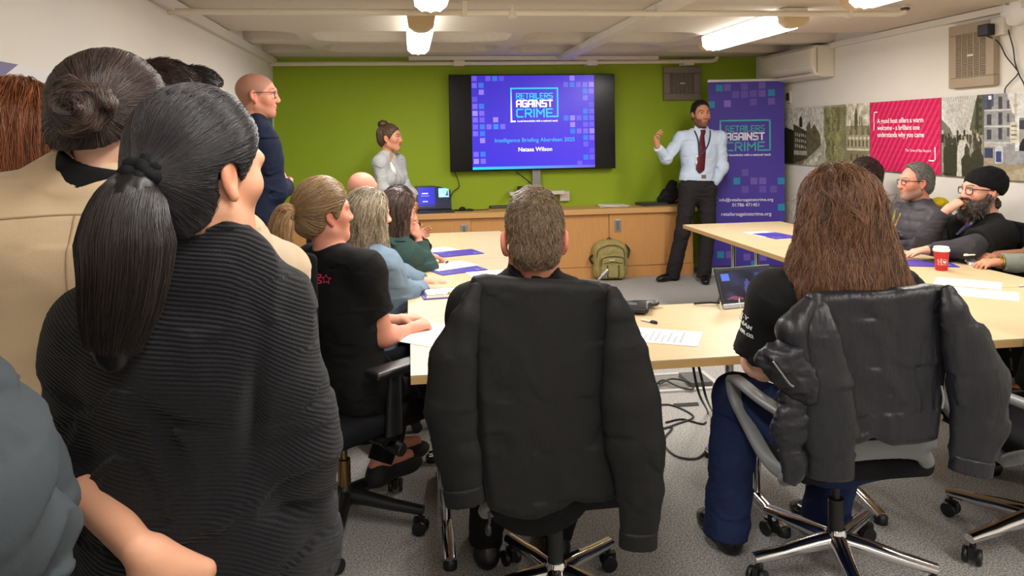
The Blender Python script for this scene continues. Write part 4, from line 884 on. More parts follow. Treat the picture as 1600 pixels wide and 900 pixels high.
table(-.01, 1.60, YN, YM, 'front maple table before the man with short hair, joining the left row', maple, legs=[(.12, 2.97, 0, .36), (1.40, 2.97, 0, .36)])
table(1.60, 3.30, YN, YM, 'front maple table before the woman with long brown hair', maple, legs=[(1.82, 2.99, 0, .36), (3.12, 2.97, 0, .36)])
table(-.02, .76, YM, 4.85, 'nearer maple table of the left row, under the folded purple folder and notebook', mapley, legs=[(.37, 3.5, .30, 0), (.37, 4.65, .30, 0)])
table(-.02, .76, 4.85, 6.20, 'far maple table of the left row, its end facing the cabinet', mapley, legs=[(.37, 5.0, .30, 0), (.37, 6.0, .30, 0)])
table(2.38, 3.30, YM, 4.80, 'nearer maple table of the right row, under the red cup', mapley, legs=[(2.84, 3.55, .36, 0), (2.84, 4.6, .36, 0)])
table(2.38, 3.30, 4.80, 6.20, 'far maple table of the right row, its corner before the presenter', mapley, legs=[(2.84, 5.0, .36, 0), (2.84, 5.95, .30, 0)])
# ------------------------------------------------------------------ chairs
blackp = mat('black_plastic', s(24, 24, 25), rough=.4); blackf = mat('chair_fabric_black', s(26, 26, 29), rough=.95, spec=.15, bump=.4, bscale=500); greyp = mat('chair_frame_grey', s(118, 121, 122), rough=.42, spec=.45); greyd = mat('chair_frame_dark_grey', s(58, 60, 62), rough=.5)
def castor(c, ang, parent):
    d = A([math.cos(ang), math.sin(ang), 0]); n = A([-d[1], d[0], 0]); b = MB()
    for q in (1, -1): b.lathe(c+n*q*.022+A([0, 0, .029])-n*.009, [(.010, 0), (.026, .001), (.028, .004), (.028, .014), (.026, .017), (.010, .018)], 16, n)
    b.box((-.022, -.010, .02), (.022, .010, .062), np.stack([d, n, A([0, 0, 1.])], 1), c-d*.004); b.tube([c+A([0, 0, .05]), c+A([0, 0, .085])], .008, 8); b.build('castor', blackp, parent, smooth=True)
def star_base(x, y, ang0, m, parent, R_=.31, colm=None, seat=.40):
    c = A([x, y, 0.])
    for k in range(5):
        a = math.radians(ang0+72*k); d = A([math.cos(a), math.sin(a), 0]); b = MB()
        b.ribbon([c+d*.03+A([0, 0, .125]), c+d*.10+A([0, 0, .118]), c+d*.2+A([0, 0, .104]), c+d*R_+A([0, 0, .092])], [.062, .056, .048, .040], [.055, .048, .038, .030], (0, 0, 1)); l = b.build('base_arm', m, parent, smooth=True)
        castor(c+d*(R_-.012), a+.6*k, l)
    b = MB(); b.lathe(c, [(.034, .09), (.042, .10), (.038, .15), (.030, .165)], 18); b.build('hub', m, parent, smooth=True)
    b = MB(); b.lathe(c, [(.026, .165), (.026, .27), (.014, .272), (.014, seat)], 16); b.build('gas_column', colm or blackp, parent, smooth=True)
def seat_pad(c, yaw, w, d, th, m, parent):
    F = Fld(.02); R = basis(yaw); F.rbox(c, (w/2, d/2, th/2), th*.45, R, k=.03); F.ell(A(c)+R[:, 1]*d*.30, (w*.46, d*.2, th*.55), R, k=.03); return surf('seat', F, .008, m, parent)[0]
def shell_chair(x, y, yaw, label, ang0, arms=True, back=True):     # grey framed meeting chair with looped arms
    t = thing('office_chair', label, 'chair', (x, y, 0)); R = basis(yaw); c = A([x, y, 0.]); P = lambda a, b_, z: c+R[:, 0]*a+R[:, 1]*b_+A([0, 0, z])
    star_base(x, y, ang0, chrome, t); seat_pad(P(0, .02, .455), yaw, .47, .46, .075, blackf, t)
    b = MB(); b.box((-.12, -.12, .385), (.12, .12, .42), R, c); b.build('mechanism', blackp, t, bev=.01)
    F = Fld(.03)                                                    # rear yoke
    pts = crom([P(-.235, -.10, .40), P(-.205, -.19, .465), P(-.14, -.235, .525), P(0, -.25, .545), P(.14, -.235, .525), P(.205, -.19, .465), P(.235, -.10, .40)], 5)
    for p, q in zip(pts[:-1], pts[1:]): F.econe(p, q, .026, .026, R[:, 1], .45, k=.004)
    F.rbox(P(0, -.245, .565), (.20, .010, .028), .009, R, k=.03)
    surf('yoke', F, .007, greyp, t)
    if back:
        F = Fld(.03); F.rbox(P(0, -.245, .79), (.195, .018, .215), .016, R, k=.02); F.post.append(lambda p, d: d+0*d); surf('backrest', F, .01, blackf, t)
    if arms:
        for q in (1, -1):
            b = MB(); path = crom([P(q*.225, -.20, .62), P(q*.27, -.02, .635), P(q*.285, .17, .645), P(q*.287, .20, .625), P(q*.283, .185, .57), P(q*.272, .13, .52), P(q*.25, .0, .43), P(q*.20, -.08, .385)], 6); n = len(path)
            up = [R[:, 0]*q if i > n*.36 else A([0, 0, 1.]) for i in range(n)]; up = [A([0, 0, 1.])*(1-k)+R[:, 0]*q*0+A(R[:, 1])*k for k in np.clip((np.arange(n)-n*.30)/(n*.14), 0, 1)]
            b.ribbon(path, .052, .026, up); b.build('armrest', greyp, t, smooth=True)
    return t
def task_chair(x, y, yaw, label, ang0, arm=True, backh=.55, group=None):
    t = thing('office_chair', label, 'chair', (x, y, 0), group); R = basis(yaw); c = A([x, y, 0.]); P = lambda a, b_, z: c+R[:, 0]*a+R[:, 1]*b_+A([0, 0, z])
    star_base(x, y, ang0, blackp, t, .33, mat('brass_column', s(150, 122, 80), rough=.25, metal=.9)); seat_pad(P(0, .02, .455), yaw, .49, .48, .085, blackf, t); b = MB(); b.box((-.13, -.16, .37), (.13, .16, .415), R, c); b.tube([P(.13, .04, .385), P(.24, .06, .37)], .012, 8); b.tube([P(.20, .055, .375), P(.29, .07, .36)], .026, 10); b.build('mechanism', blackp, t, bev=.008)
    F = Fld(.03); h = backh/2; F.rbox(P(0, -.26, .60+h), (.225, .022, h), .02, R, k=.02); F.ell(P(0, -.25, .66), (.19, .035, .10), R, k=.03)
    yc = P(0, -.26, .6)
    def bend(F_):
        f0 = F_.ev
        return f0
    surf('backrest', F, .01, blackf, t); b = MB(); b.ribbon([P(0, -.12, .40), P(0, -.26, .42), P(0, -.30, .50), P(0, -.292, .70)], .07, .025, R[:, 1]); b.build('back_stem', blackp, t, smooth=True)
    if arm:
        for q in (1, -1):
            F = Fld(.02); F.rbox(P(q*.29, .05, .685), (.048, .13, .016), .014, R); surf('armrest', F, .006, blackp, t)
            b = MB(); b.ribbon([P(q*.14, .02, .40), P(q*.27, .02, .405), P(q*.295, .02, .44), P(q*.293, .03, .672)], [.06, .07, .075, .055], .024, [A([0, 0, 1.]), A([0, 0, 1.]), R[:, 0]*q, R[:, 0]*q]); b.build('arm_support', blackp, t, smooth=True)
    return t
hm = onz(868, 905, 0); 
MANX, MANY = J(868, 860, 2.33)[0], 2.33; WX, WY = 1.455, 2.36
t_manchair = shell_chair(MANX, MANY, 0, 'meeting chair with chrome star base under the plain black jacket', 112); t_wchair = shell_chair(WX, WY, 2, 'grey framed meeting chair under the navy rain jacket, with looped grey arm', 110)
shell_chair(2.26, 2.38, -4, 'grey framed meeting chair cut by the right edge of the photo, chrome star base', 116)
task_chair(-.28, 2.98, 50, 'black task chair with padded armrest under the woman in the black T-shirt', -20)
CH = 'chairs along the tables, mostly hidden by their sitters'
for x, y, yw, lb in ((-.30, 3.82, 66, 'black chair of the woman in the denim jacket'), (-.30, 4.52, 72, 'black chair of the woman in the green hoodie'), (-.30, 5.08, 75, 'black chair between the green hoodie and the bald sitter'), (-.42, 5.75, 75, 'black chair of the bald sitter farthest down the left row')):
    task_chair(x, y, yw, lb, 10, arm=False, backh=.36, group=CH)
for x, y, yw, lb in ((3.66, 4.42, -78, 'black chair of the man in the black knitted hat'), (3.68, 5.12, -70, 'black chair of the man in the grey padded jacket'), (3.66, 5.80, -72, 'black chair of the dark haired man farthest down the right row'), (3.72, 3.74, -84, 'black chair of the person writing at the right edge')):
    task_chair(x, y, yw, lb, 10, arm=False, backh=.34, group=CH)

# ------------------------------------------------------------------ jackets hung over the two chairs
def jacket(name, label, cat, loc, Yp, body, sleeves, m, amp, extras=None, k=.02, cuffs=(), sfold=1., h=.006, ycurve=.25, xm=0, thick=.055, coll=None, vfr=(11, 7, 1.6)):
    t = thing(name, label, cat, loc); W3 = lambda px, py, dy=0: J(px, py, Yp+dy); pol = [W3(*q)[[0, 2]] for q in body]
    F = Fld(.03); F.prism(pol, lambda x, z: Yp+.03+ycurve*(x-xm)**2*0+.10*np.abs(x-xm)**2*4*ycurve, thick, .024, k=.02)
    zt = max(p[1] for p in pol)
    F.post.append(folds(amp, vfr, seed=Yp*3+amp*900, amp2=amp*.3, fr2=(24, 20, 9)))
    if extras: extras(F, W3)
    o, _ = surf('body_panel', F, h, m, t)
    for i, sl in enumerate(sleeves):
        G = Fld(.03)
        for (a, b) in zip(sl[:-1], sl[1:]):
            p, q = W3(a[0], a[1], a[3] if len(a) > 3 else -.02), W3(b[0], b[1], b[3] if len(b) > 3 else -.02); sc = np.linalg.norm(p-_C)/FPX
            G.econe(p, q, a[2]*sc*.95, b[2]*sc*.95, _F*A([1, 1, 0])/np.linalg.norm(_F[:2]), .46, k=.008)
        e = sl[-1]; pe, pd = W3(e[0], e[1], -.02), W3(sl[-2][0], sl[-2][1], -.02); dn = (pe-pd)/np.linalg.norm(pe-pd)
        G.post.append(folds(amp*sfold, (15, 10, 4), seed=i*4+amp*500, amp2=amp*.35, fr2=(22, 20, 22))); G.post.append(lambda p, d, pe=pe, dn=dn: np.maximum(d, (p-pe)@dn))
        so, _ = surf('sleeve', G, h, m, t)
        C_ = Fld(.01); sc = np.linalg.norm(pe-_C)/FPX; C_.econe(pe-dn*.045, pe+dn*.004, e[2]*sc*1.06+.002, e[2]*sc*1.06+.002, _F*A([1, 1, 0])/np.linalg.norm(_F[:2]), .56)
        C_.post.append(lambda p, d, pe=pe, dn=dn: np.maximum(np.maximum(d, (p-pe)@dn-.006), -((p-pe)@dn)-.042)); surf('cuff', C_, .005, m, so)
    return t, W3
soft = mat('softshell_black', s(18, 18, 18), rough=.66, spec=.3, bump=.3, bscale=14, bstretch=(1.3, 1, .35), bdist=.010)
navyj = mat('rain_shell_black', s(25, 26, 32), rough=.42, spec=.45, bump=.6, bscale=30, bstretch=(1.2, 1, .5), bdist=.008)
JY = 1.93
t, W3 = jacket('jacket', 'plain black zip jacket draped over the chair of the man with short hair', 'jacket', J(850, 640, JY), JY,
    [(733, 452), (741, 437), (760, 434), (850, 441), (945, 446), (962, 452), (972, 480), (984, 560), (990, 690), (988, 775), (950, 792), (900, 790), (880, 803), (830, 817), (795, 813), (764, 802), (752, 720), (742, 600), (736, 520)],
    [[(743, 452, 9, -.005), (726, 500, 24), (708, 560, 37), (704, 640, 38), (715, 710, 34), (726, 784, 26)], [(958, 456, 9, -.005), (968, 492, 19), (977, 550, 33), (985, 625, 44), (991, 695, 45), (999, 765, 36), (997, 852, 24)]], soft, .008, xm=J(850, 640, JY)[0], ycurve=.5)
b = MB(); q = lambda x, y: W3(x, y, -.03); b.tube(crom([q(764, 800), q(765, 812), q(763, 822)]), .004, 6); b.lathe(q(763, 826), [(.004, .01), (.008, .004), (.008, -.014), (.004, -.018)], 8); b.build('drawstring', blackp, t, smooth=True)
seam = mat('seam_thread', s(58, 58, 57), rough=.6)
JW = 1.95
def wex(F, W3):
    sc = JW/FPX
    F.cone(W3(1262, 478, -.01), W3(1236, 512, -.03), 14*sc, 20*sc, k=.03); F.cone(W3(1236, 520, -.03), W3(1252, 590, -.02), 20*sc, 24*sc, k=.03)
t, W3 = jacket('rain_jacket', 'dark navy rain jacket draped over the chair of the woman with long brown hair', 'jacket', J(1370, 600, JW), JW,
    [(1262, 478), (1282, 462), (1330, 459), (1400, 456), (1462, 449), (1486, 452), (1496, 478), (1490, 560), (1480, 640), (1474, 692), (1440, 699), (1400, 699), (1370, 690), (1330, 700), (1300, 690), (1284, 600), (1270, 530)],
    [[(1274, 472, 14, -.01), (1284, 530, 28, -.04), (1294, 610, 37, -.05), (1299, 680, 37, -.05), (1297, 742, 29, -.04)], [(1482, 457, 9, -.005), (1492, 492, 19), (1510, 540, 33), (1527, 600, 42), (1530, 660, 38), (1516, 736, 25)]], navyj, .010, extras=wex, xm=J(1370, 600, JW)[0], ycurve=.4, vfr=(13, 8, 2.4))
G = Fld(.03); sc = 2.05/FPX
V = lambda px, py, dy=-.03: J(px, py, JW+dy)
G.prism([V(*q, 0)[[0, 2]] for q in ((1186, 548), (1196, 538), (1215, 530), (1236, 535), (1262, 575), (1262, 622), (1244, 620), (1215, 596), (1190, 572))], lambda x, z: JW-.045+0*x, .07, .03); G.econe(V(1192, 556), V(1238, 606), 13*sc, 15*sc, _F, .7, k=.03); G.econe(V(1222, 545), V(1258, 600), 16*sc, 15*sc, _F, .7, k=.02)
G.post.append(folds(.012, (16, 16, 16), seed=3, amp2=.006, fr2=(50, 50, 50))); surf('hood', G, .005, navyj, t)
G = Fld(.03); G.econe(V(1245, 610), V(1236, 660), 24*sc, 26*sc, _F, .5); G.econe(V(1236, 660), V(1240, 730), 26*sc, 14*sc, _F, .5); G.econe(V(1240, 720), V(1236, 756), 12*sc, 4*sc, _F, .5); G.post.append(folds(.014, (20, 16, 20), seed=8, amp2=.006, fr2=(50, 50, 50))); surf('front_flap', G, .005, navyj, t)
b = MB(); zp = mat('zip_teeth', s(150, 150, 152), rough=.4, metal=.5); b.tube(crom([V(1208, 565, -.095), V(1222, 584, -.095), V(1234, 600, -.09), V(1240, 604, -.09)]), .0028, 5); b.build('zip', zp, t, smooth=True); b = MB(); b.tube(crom([V(1471, 603, -.03), V(1474, 622, -.03), V(1472, 638, -.03)]), .003, 5); b.build('zip', zp, t, smooth=True)

# ------------------------------------------------------------------ things on the tables
paperm = mat('paper', s(238, 236, 232), rough=.8); inkg = mat('pale_print', s(176, 178, 186), rough=.8); purple = mat('folder_purple', s(74, 58, 160), rough=.4)
def flat_poly(name, pts, z, th, m, parent=None):
    b = MB(); n = len(pts); b.add([(p[0], p[1], z) for p in pts]+[(p[0], p[1], z+th) for p in pts], [tuple(range(n))[::-1], tuple(range(n, 2*n))]+[(i, (i+1) % n, n+(i+1) % n, n+i) for i in range(n)]); return b.build(name, m, parent)
def sheet_of(label, c, ang, group='papers on the tables', lines=7, w=.21, h=.297, z=TZ+.0008, img=False):
    a = math.radians(ang); ux, uy = A([math.cos(a), math.sin(a)]), A([-math.sin(a), math.cos(a)]); c = A(c)[:2]; Q = lambda u, v: c+ux*(u-.5)*w+uy*(v-.5)*h
    t = thing('paper_sheet', label, 'paper', (c[0], c[1], z), group); flat_poly('sheet', [Q(0, 0), Q(1, 0), Q(1, 1), Q(0, 1)], z, .0012, paperm, t); b = MB()
    for i in range(lines):
        v = .86-i*.72/max(lines, 1); e = random.uniform(.55, .9); p = [Q(.1, v), Q(e, v), Q(e, v+.03), Q(.1, v+.03)]; b.quad(*[(q[0], q[1], z+.0015) for q in p])
    if lines: b.build('printed_lines', inkg, t)
    return t
def folder(label, c, ang, w=.22, h=.305, z=TZ+.0008, tilt=0):
    a = math.radians(ang); ux, uy = A([math.cos(a), math.sin(a)]), A([-math.sin(a), math.cos(a)]); c = A(c)[:2]; Q = lambda u, v: c+ux*(u-.5)*w+uy*(v-.5)*h
    t = thing('folder', label, 'folder', (c[0], c[1], z), 'purple folders'); flat_poly('cover', [Q(0, 0), Q(1, 0), Q(1, 1), Q(0, 1)], z, .004, purple, t); b = MB()
    for u, v, k in ((.1, .1, 1), (.22, .1, 0), (.1, .2, 0), (.34, .16, 1), (.7, .8, 1), (.82, .8, 0), (.82, .9, 1), (.7, .2, 0)): p = [Q(u, v), Q(u+.09, v), Q(u+.09, v+.07), Q(u, v+.07)]; b.quad(*[(q[0], q[1], z+.0045) for q in p], c=s(60, 130, 200) if k else s(140, 124, 214))
    b.build('cover_print', ink, t, colour=True); return t
def pen(label, p, q, col, z=TZ+.006, r=.0048, group='pens on the tables'):
    p, q = A([p[0], p[1], z]), A([q[0], q[1], z]); t = thing('pen', label, 'pen', (p+q)/2, group); b = MB(); d = q-p; b.tube([p, p+d*.06, p+d*.62], [.0012, r, r], 8); b.build('barrel', mat('pen_barrel', s(210, 212, 214), rough=.25), t, smooth=True); b = MB(); b.tube([p+d*.6, p+d*.98, q], [r*1.15, r*1.15, r*.8], 8); b.tube([p+d*.68+A([0, 0, r+.002]), p+d*.97+A([0, 0, r+.002])], .0016, 6); b.build('cap', mat('pen_cap_%d' % int(col[0]*999), col, rough=.35), t, smooth=True)
T = lambda px, py: onz(px, py, TZ)
folder('purple folder nearest the cabinet on the left row, before the green hoodie', T(715, 396), -72)
folder('purple folder under a white sheet, in front of the green hoodie elbow', T(714, 422), -66)
sheet_of('white sheet with a pen on it, half over a purple folder', T(703, 417), -60, lines=0, z=TZ+.0062)
pen('dark pen lying on the white sheet over the purple folder', T(689, 419), T(700, 412), s(40, 44, 110), z=TZ+.013)
sheet_of('white sheet behind the green hoodie elbow, farthest down the left row', T(680, 392), -60, lines=2)
sheet_of('printed white sheet left of the short haired man behind his jacket', T(772, 428), -80)
sheet_of('plain white sheet by the fist of the woman in the black T-shirt', T(676, 523), -40, lines=0)
sheet_of('printed white sheet on the front table between the two draped jackets', T(1035, 526), 62, lines=9)
pen('clear pen with black cap on the front table above the printed sheet', T(1001, 501), T(1027, 507), s(20, 20, 22))
sheet_of('printed white sheet behind the long haired woman, upper of two', T(1512, 443), 48, lines=6); sheet_of('printed white sheet behind the long haired woman, lower of two', T(1535, 459), 48, lines=6, z=TZ+.0004)
sheet_of('white sheet on the right row beside the long brown hair, nearest the banner', T(1196, 366), 8, lines=0); folder('purple folder under the edge of the sheet nearest the banner', T(1212, 368.5), 8, z=TZ+.0001)
folder('purple folder lying left of the red cup', T(1445, 412), 70); pen('dark pen at the right edge of the right row', T(1592, 449), T(1612, 446), s(25, 25, 28))
# spiral notebook with a doodled cover
a0, a1, a2 = T(668, 471), T(668, 455), T(722, 450)
t = thing('doodle_notebook', 'white notebook with black doodled cover and gold ring near the denim sleeve', 'notebook', (a0+a1)/2); cN = (T(695, 461)); an = math.radians(6); R_ = np.stack([A([math.cos(an), math.sin(an), 0]), A([-math.sin(an), math.cos(an), 0]), A([0, 0, 1.])], 1)
b = MB(); b.box((-.12, -.085, .0008), (.12, .085, .006), R_, cN); b.build('purple_mat', purple, t); b = MB(); b.box((-.105, -.08, .0062), (.115, .08, .020), R_, cN); b.build('pages', paperm, t)
P = Paint(70, 48, s(240, 238, 232)); 
for i in range(420): x, y = random.random(), random.random(); P.ell(x, y, .012+.01*random.random(), .012, s(40, 40, 44))
P.rect(0, 0, 1, .05, s(40, 40, 46)); P.rect(0, .95, 1, 1, s(40, 40, 46)); P.rect(0, 0, .03, 1, s(40, 40, 46)); P.sheet('doodle_cover', cN+R_@A([-.105, -.08, .0207]), R_@A([.22, 0, 0]), R_@A([0, .16, 0]), ink, t)
b = MB(); b.tube([cN+R_@A([.02+.012*math.cos(a), -.06+.012*math.sin(a), .023]) for a in np.linspace(0, 6.3, 14)], .003, 6); b.build('gold_ring', mat('gold', s(214, 168, 74), rough=.3, metal=.9), t, smooth=True)
# conference phone, microphone, tablet
c = T(985, 487); t = thing('conference_phone', 'black conference phone on the front table behind the black jacket', 'phone', c); F = Fld(.02); F.rbox(c+A([.0, 0, .022]), (.085, .07, .014), .012, basis(20)); F.econe(c+A([.04, .03, .02]), c+A([.13, .05, .022]), .035, .026, A([0, 0, 1.]), .55); F.econe(c+A([-.04, .05, .02]), c+A([-.08, .12, .022]), .035, .026, A([0, 0, 1.]), .55); surf('body', F, .006, blackp, t); b = MB(); b.box((-.04, -.03, .036), (.03, .03, .039), basis(20), c); b.build('keypad', mat('key_grey', s(90, 92, 96), rough=.4), t)
p0 = T(934, 476); t = thing('gooseneck_microphone', 'grey gooseneck microphone rising beside the man with short hair', 'microphone', p0); b = MB(); b.lathe(p0+A([0, 0, .001]), [(.04, 0), (.04, .015), (.02, .022)], 16); b.build('base', blackp, t, smooth=True); y_ = p0[1]; b = MB(); b.tube(crom([p0+A([0, 0, .02]), J(931, 455, y_), J(934, 440, y_), J(942, 431, y_)]), .006, 8); b.tube([J(941, 432, y_), J(951, 422, y_)], .010, 8); b.build('stem', mat('stem_grey', s(120, 122, 124), rough=.35, metal=.5), t, smooth=True)
def tablet(label, pl, pr, hgt, lean):
    t = thing('tablet_screen', label, 'tablet', (pl+pr)/2); ux = pr-pl; w = np.linalg.norm(ux); ux = ux/w; nn = A([-ux[1], ux[0], 0.]); up = math.cos(lean)*A([0, 0, 1.])+math.sin(lean)*nn; fw_ = np.cross(ux, up); R_ = np.stack([ux, -fw_, up], 1)
    b = MB(); b.box((0, 0, .002), (w, .012, hgt), R_, pl); b.build('casing', blackp, t, bev=.004); b = MB(); b.box((0, -.004, .002), (w, .011, .024), R_, pl); b.build('silver_lip', mat('silver_plastic', s(170, 170, 172), rough=.3, metal=.4), t, bev=.003)
    P = Paint(46, 30, s(22, 24, 46)); P.noise(.9, 7, 5, 1.); P.rect(.04, .66, .20, .90, s(64, 92, 180)); P.poly([(.42, .1), (.46, .6), (.52, .7), (.58, .55), (.60, .1)], s(58, 62, 116), .8); P.rect(.70, .55, .95, .88, s(46, 60, 116), .8); P.poly([(.02, .06), (.2, .18), (.36, .10), (.36, .04)], s(110, 58, 76), .8); P.poly([(.7, .05), (.74, .4), (.84, .42), (.9, .05)], s(54, 62, 104), .7); P.sheet('display', pl+R_@A([.012, -.0012, .034]), ux*(w-.024), up*(hgt-.05), scr, t)
    b = MB(); b.tube([pl+R_@A([w*.12, .012, hgt*.55]), pl+nn*.11+ux*w*.12+A([0, 0, .004])], .006, 6); b.build('stand_strut', mat('stem_grey'), t); return t
pl = T(1131, 484); tablet('tilted conference tablet with dark blue picture on the front table', pl, pl+A([.30, .045, 0]), .195, .42)
b = MB(); b.tube(crom([pl+A([.02, .09, .01]), pl+A([-.03, .10, .012]), pl+A([-.10, .11, .008])]), .005, 6); o = b.build('tablet_cable', cabm, smooth=True); tag(o, 'short black cable end lying beside the tilted tablet', 'cable')
# cup, phone, notebook at the right row
c = T(1471, 423); t = thing('coffee_cup', 'red paper coffee cup with white lid on the right row', 'cup', c); redm = mat('cup_red', s(188, 32, 40), rough=.45)
b = MB(); b.lathe(c+A([0, 0, .001]), [(.030, 0), (.031, .002), (.041, .118)], 28); b.build('cup_body', redm, t, smooth=True); b = MB(); b.lathe(c+A([0, 0, .001]), [(.0432, .112), (.0445, .118), (.0445, .124), (.040, .130), (.039, .138), (.035, .139), (.033, .134), (.004, .134)], 28); b.build('lid', mat('lid_white', s(240, 232, 220), rough=.4), t, smooth=True); b = MB(); b.lathe(c+A([0, 0, .0006]), [(.0305, 0), (.0312, .006)], 28); b.build('base_rim', mat('lid_white'), t)
vd = A([-c[0], -c[1], 0]); vd /= np.linalg.norm(vd)
def oncup(a, z): 
    aa = math.atan2(vd[1], vd[0])+a; r = .031+.010*z/.118+.0008; return c+A([r*math.cos(aa), r*math.sin(aa), z])
b = MB(); aw = s(250, 236, 232)
def heart(t_): x = 16*math.sin(t_)**3; y = 13*math.cos(t_)-5*math.cos(2*t_)-2*math.cos(3*t_)-math.cos(4*t_); return x/17, y/17
b.add([oncup(.45+heart(k)[0]*.26, .055+heart(k)[1]*.010) for k in np.linspace(0, 6.28, 24)[:-1]], [tuple(range(23))], aw)
for k in range(24): a, a2 = k*2*PI/24, (k+1)*2*PI/24; f = lambda a, r: oncup(.45+math.cos(a)*r/.035, .055+math.sin(a)*r); b.quad(f(a, .0165), f(a2, .0165), f(a2, .0150), f(a, .0150), aw)
b.build('heart_emblem', ink, t, colour=True)
for i, wd in enumerate(('costa', 'coffee')):
    o = text('lettering', wd, (0, 0, 0), (1, 0, 0), (0, 0, 1), .017, mat('cup_print', s(246, 226, 222), rough=.5), t, 'LEFT', .0004, .0002)
    o.matrix_basis = Matrix.Identity(4)
    for v in o.data.vertices: x, zz, e = v.co; v.co = oncup(-.55+i*.42+(-zz)/.036+.2, .035+x)+vd*(.0006)
c = T(1470, 409); t = thing('smartphone', 'black phone lying behind the red cup', 'phone', c); b = MB(); b.box((-.10, -.045, .001), (.10, .045, .014), basis(-12), c); b.build('casing', blackp, t, bev=.006); b = MB(); b.box((-.085, -.035, .0142), (.085, .035, .0148), basis(-12), c); b.build('screen', mat('phone_glass', s(40, 46, 44), rough=.15), t)
c = T(1543, 413); t = thing('spiral_notebook', 'open white spiral notebook under the hand at the right edge', 'notebook', c); Rn = basis(-58); b = MB(); b.box((-.075, -.105, .001), (.075, .105, .016), Rn, c); b.build('pages', paperm, t, bev=.002); b = MB(); b.box((-.078, -.107, .0005), (.078, .107, .004), Rn, c); b.build('cover', mat('cover_pink', s(214, 190, 180), rough=.6), t); b = MB()
for k in range(16): v = -.095+k*.0125; b.tube([c+Rn@A([-.076+.009*math.cos(a), v, .009+.011*math.sin(a)]) for a in np.linspace(0, 6.28, 10)], .0011, 5)
b.build('spiral_wire', mat('wire_dark', s(70, 66, 66), rough=.3, metal=.7), t)

# ------------------------------------------------------------------ on the cabinet and the floor
CT = .745; q = onz(680, 331, CT); t = thing('laptop', 'open black laptop on the left part of the cabinet, showing the blue slide', 'laptop', q); Rl = basis(-4); Lp = lambda a, b_, z: q+Rl@A([a, b_, z])
b = MB(); b.box((-.19, -.13, .001), (.19, .12, .018), Rl, q); b.build('keyboard_base', blackp, t, bev=.005); tl = .22; Rt = Rl@A([[1, 0, 0], [0, math.cos(-tl), -math.sin(-tl)], [0, math.sin(-tl), math.cos(-tl)]]); hq = q+Rl@A([0, .125, .018]); b = MB(); b.box((-.19, 0, 0), (.19, .010, .255), Rt, hq); b.build('lid', blackp, t, bev=.004)
P = Paint(64, 40, s(16, 20, 52)); P.rect(.04, .16, .55, .94, s(28, 36, 190)); P.rect(.16, .64, .34, .70, s(220, 225, 250)); P.rect(.14, .54, .38, .57, s(150, 160, 240)); P.rect(.14, .49, .36, .51, s(150, 160, 240)); P.rect(.17, .28, .33, .32, s(190, 195, 250)); P.rect(.66, .48, .97, .90, s(150, 214, 236)); P.rect(.70, .56, .82, .62, s(190, 236, 244)); P.poly([(.86, .55), (.93, .80), (.95, .55)], s(40, 70, 110)); P.rect(.04, .06, .55, .12, s(40, 46, 110)); P.sheet('screen', hq+Rt@A([-.18, -.0015, .014]), Rt@A([.36, 0, 0]), Rt@A([0, 0, .232]), scr, t)
q = onz(724, 329, CT); t = thing('mouse_mat', 'dark mouse mat at the cabinet edge beside the laptop', 'mat', q); b = MB(); b.box((-.11, -.07, .001), (.11, .09, .005), basis(12), q); b.build('pad', mat('mat_rubber', s(40, 36, 36), rough=.8), t)
q = q+A([-.01, .01, .0055]); t = thing('computer_mouse', 'black mouse on the dark mat', 'mouse', q); F = Fld(.02); F.ell(q+A([0, 0, .010]), (.034, .055, .026), basis(20)); F.post.append(lambda p, d: np.maximum(d, q[2]+.0005-p[:, 2])); surf('shell', F, .004, blackp, t); b = MB(); b.tube([q+A([-.003, .034, .030]), q+A([-.003, .05, .022])], .004, 6); b.build('wheel', mat('key_grey'), t)
b = MB(); qq = lambda px, py: onz(px, py, CT+.006); b.tube(crom([qq(722, 329), qq(728, 327), qq(735, 326.5), qq(742, 328), qq(752, 328), qq(764, 327)]), .004, 6); o = b.build('mouse_cable', cabm, smooth=True); tag(o, 'thin black cable looping along the cabinet behind the mouse', 'cable')
q = onz(778, 325, CT); t = thing('sound_bar', 'slim black box lying on the cabinet left of the short haired head', 'media box', q); b = MB(); b.box((-.10, -.05, .001), (.11, .06, .032), None, None); b = MB(); b.box((-.10, -.05, .001), (.11, .06, .032), basis(0), q); b.build('casing', blackp, t, bev=.005); b = MB(); b.box((-.08, -.053, .008), (.09, -.0505, .024), basis(0), q); b.build('front_strip', mat('key_grey'), t)
q = onz(957, 322, CT); t = thing('paper_pile', 'low pile of white papers on the cabinet between screen and presenter', 'papers', q)
for k, (a, dx) in enumerate(((8, 0), (-5, .02), (14, -.01))): b = MB(); b.box((-.15, -.10, .001+k*.005), (.15, .10, .0055+k*.005), basis(a), q+A([dx, 0, 0])); b.build('sheets', paperm, t)
q = onz(1020, 320, CT); t = thing('closed_laptop', 'dark closed laptop with papers on the cabinet beside the presenter', 'laptop', q); b = MB(); b.box((-.17, -.12, .001), (.13, .10, .02), basis(-10), q); b.build('base', mat('slate', s(70, 72, 78), rough=.4), t, bev=.005); b = MB(); b.box((-.17, -.12, .0205), (.13, .10, .030), basis(-12), q); b.build('lid', mat('slate2', s(54, 56, 62), rough=.35), t, bev=.004)
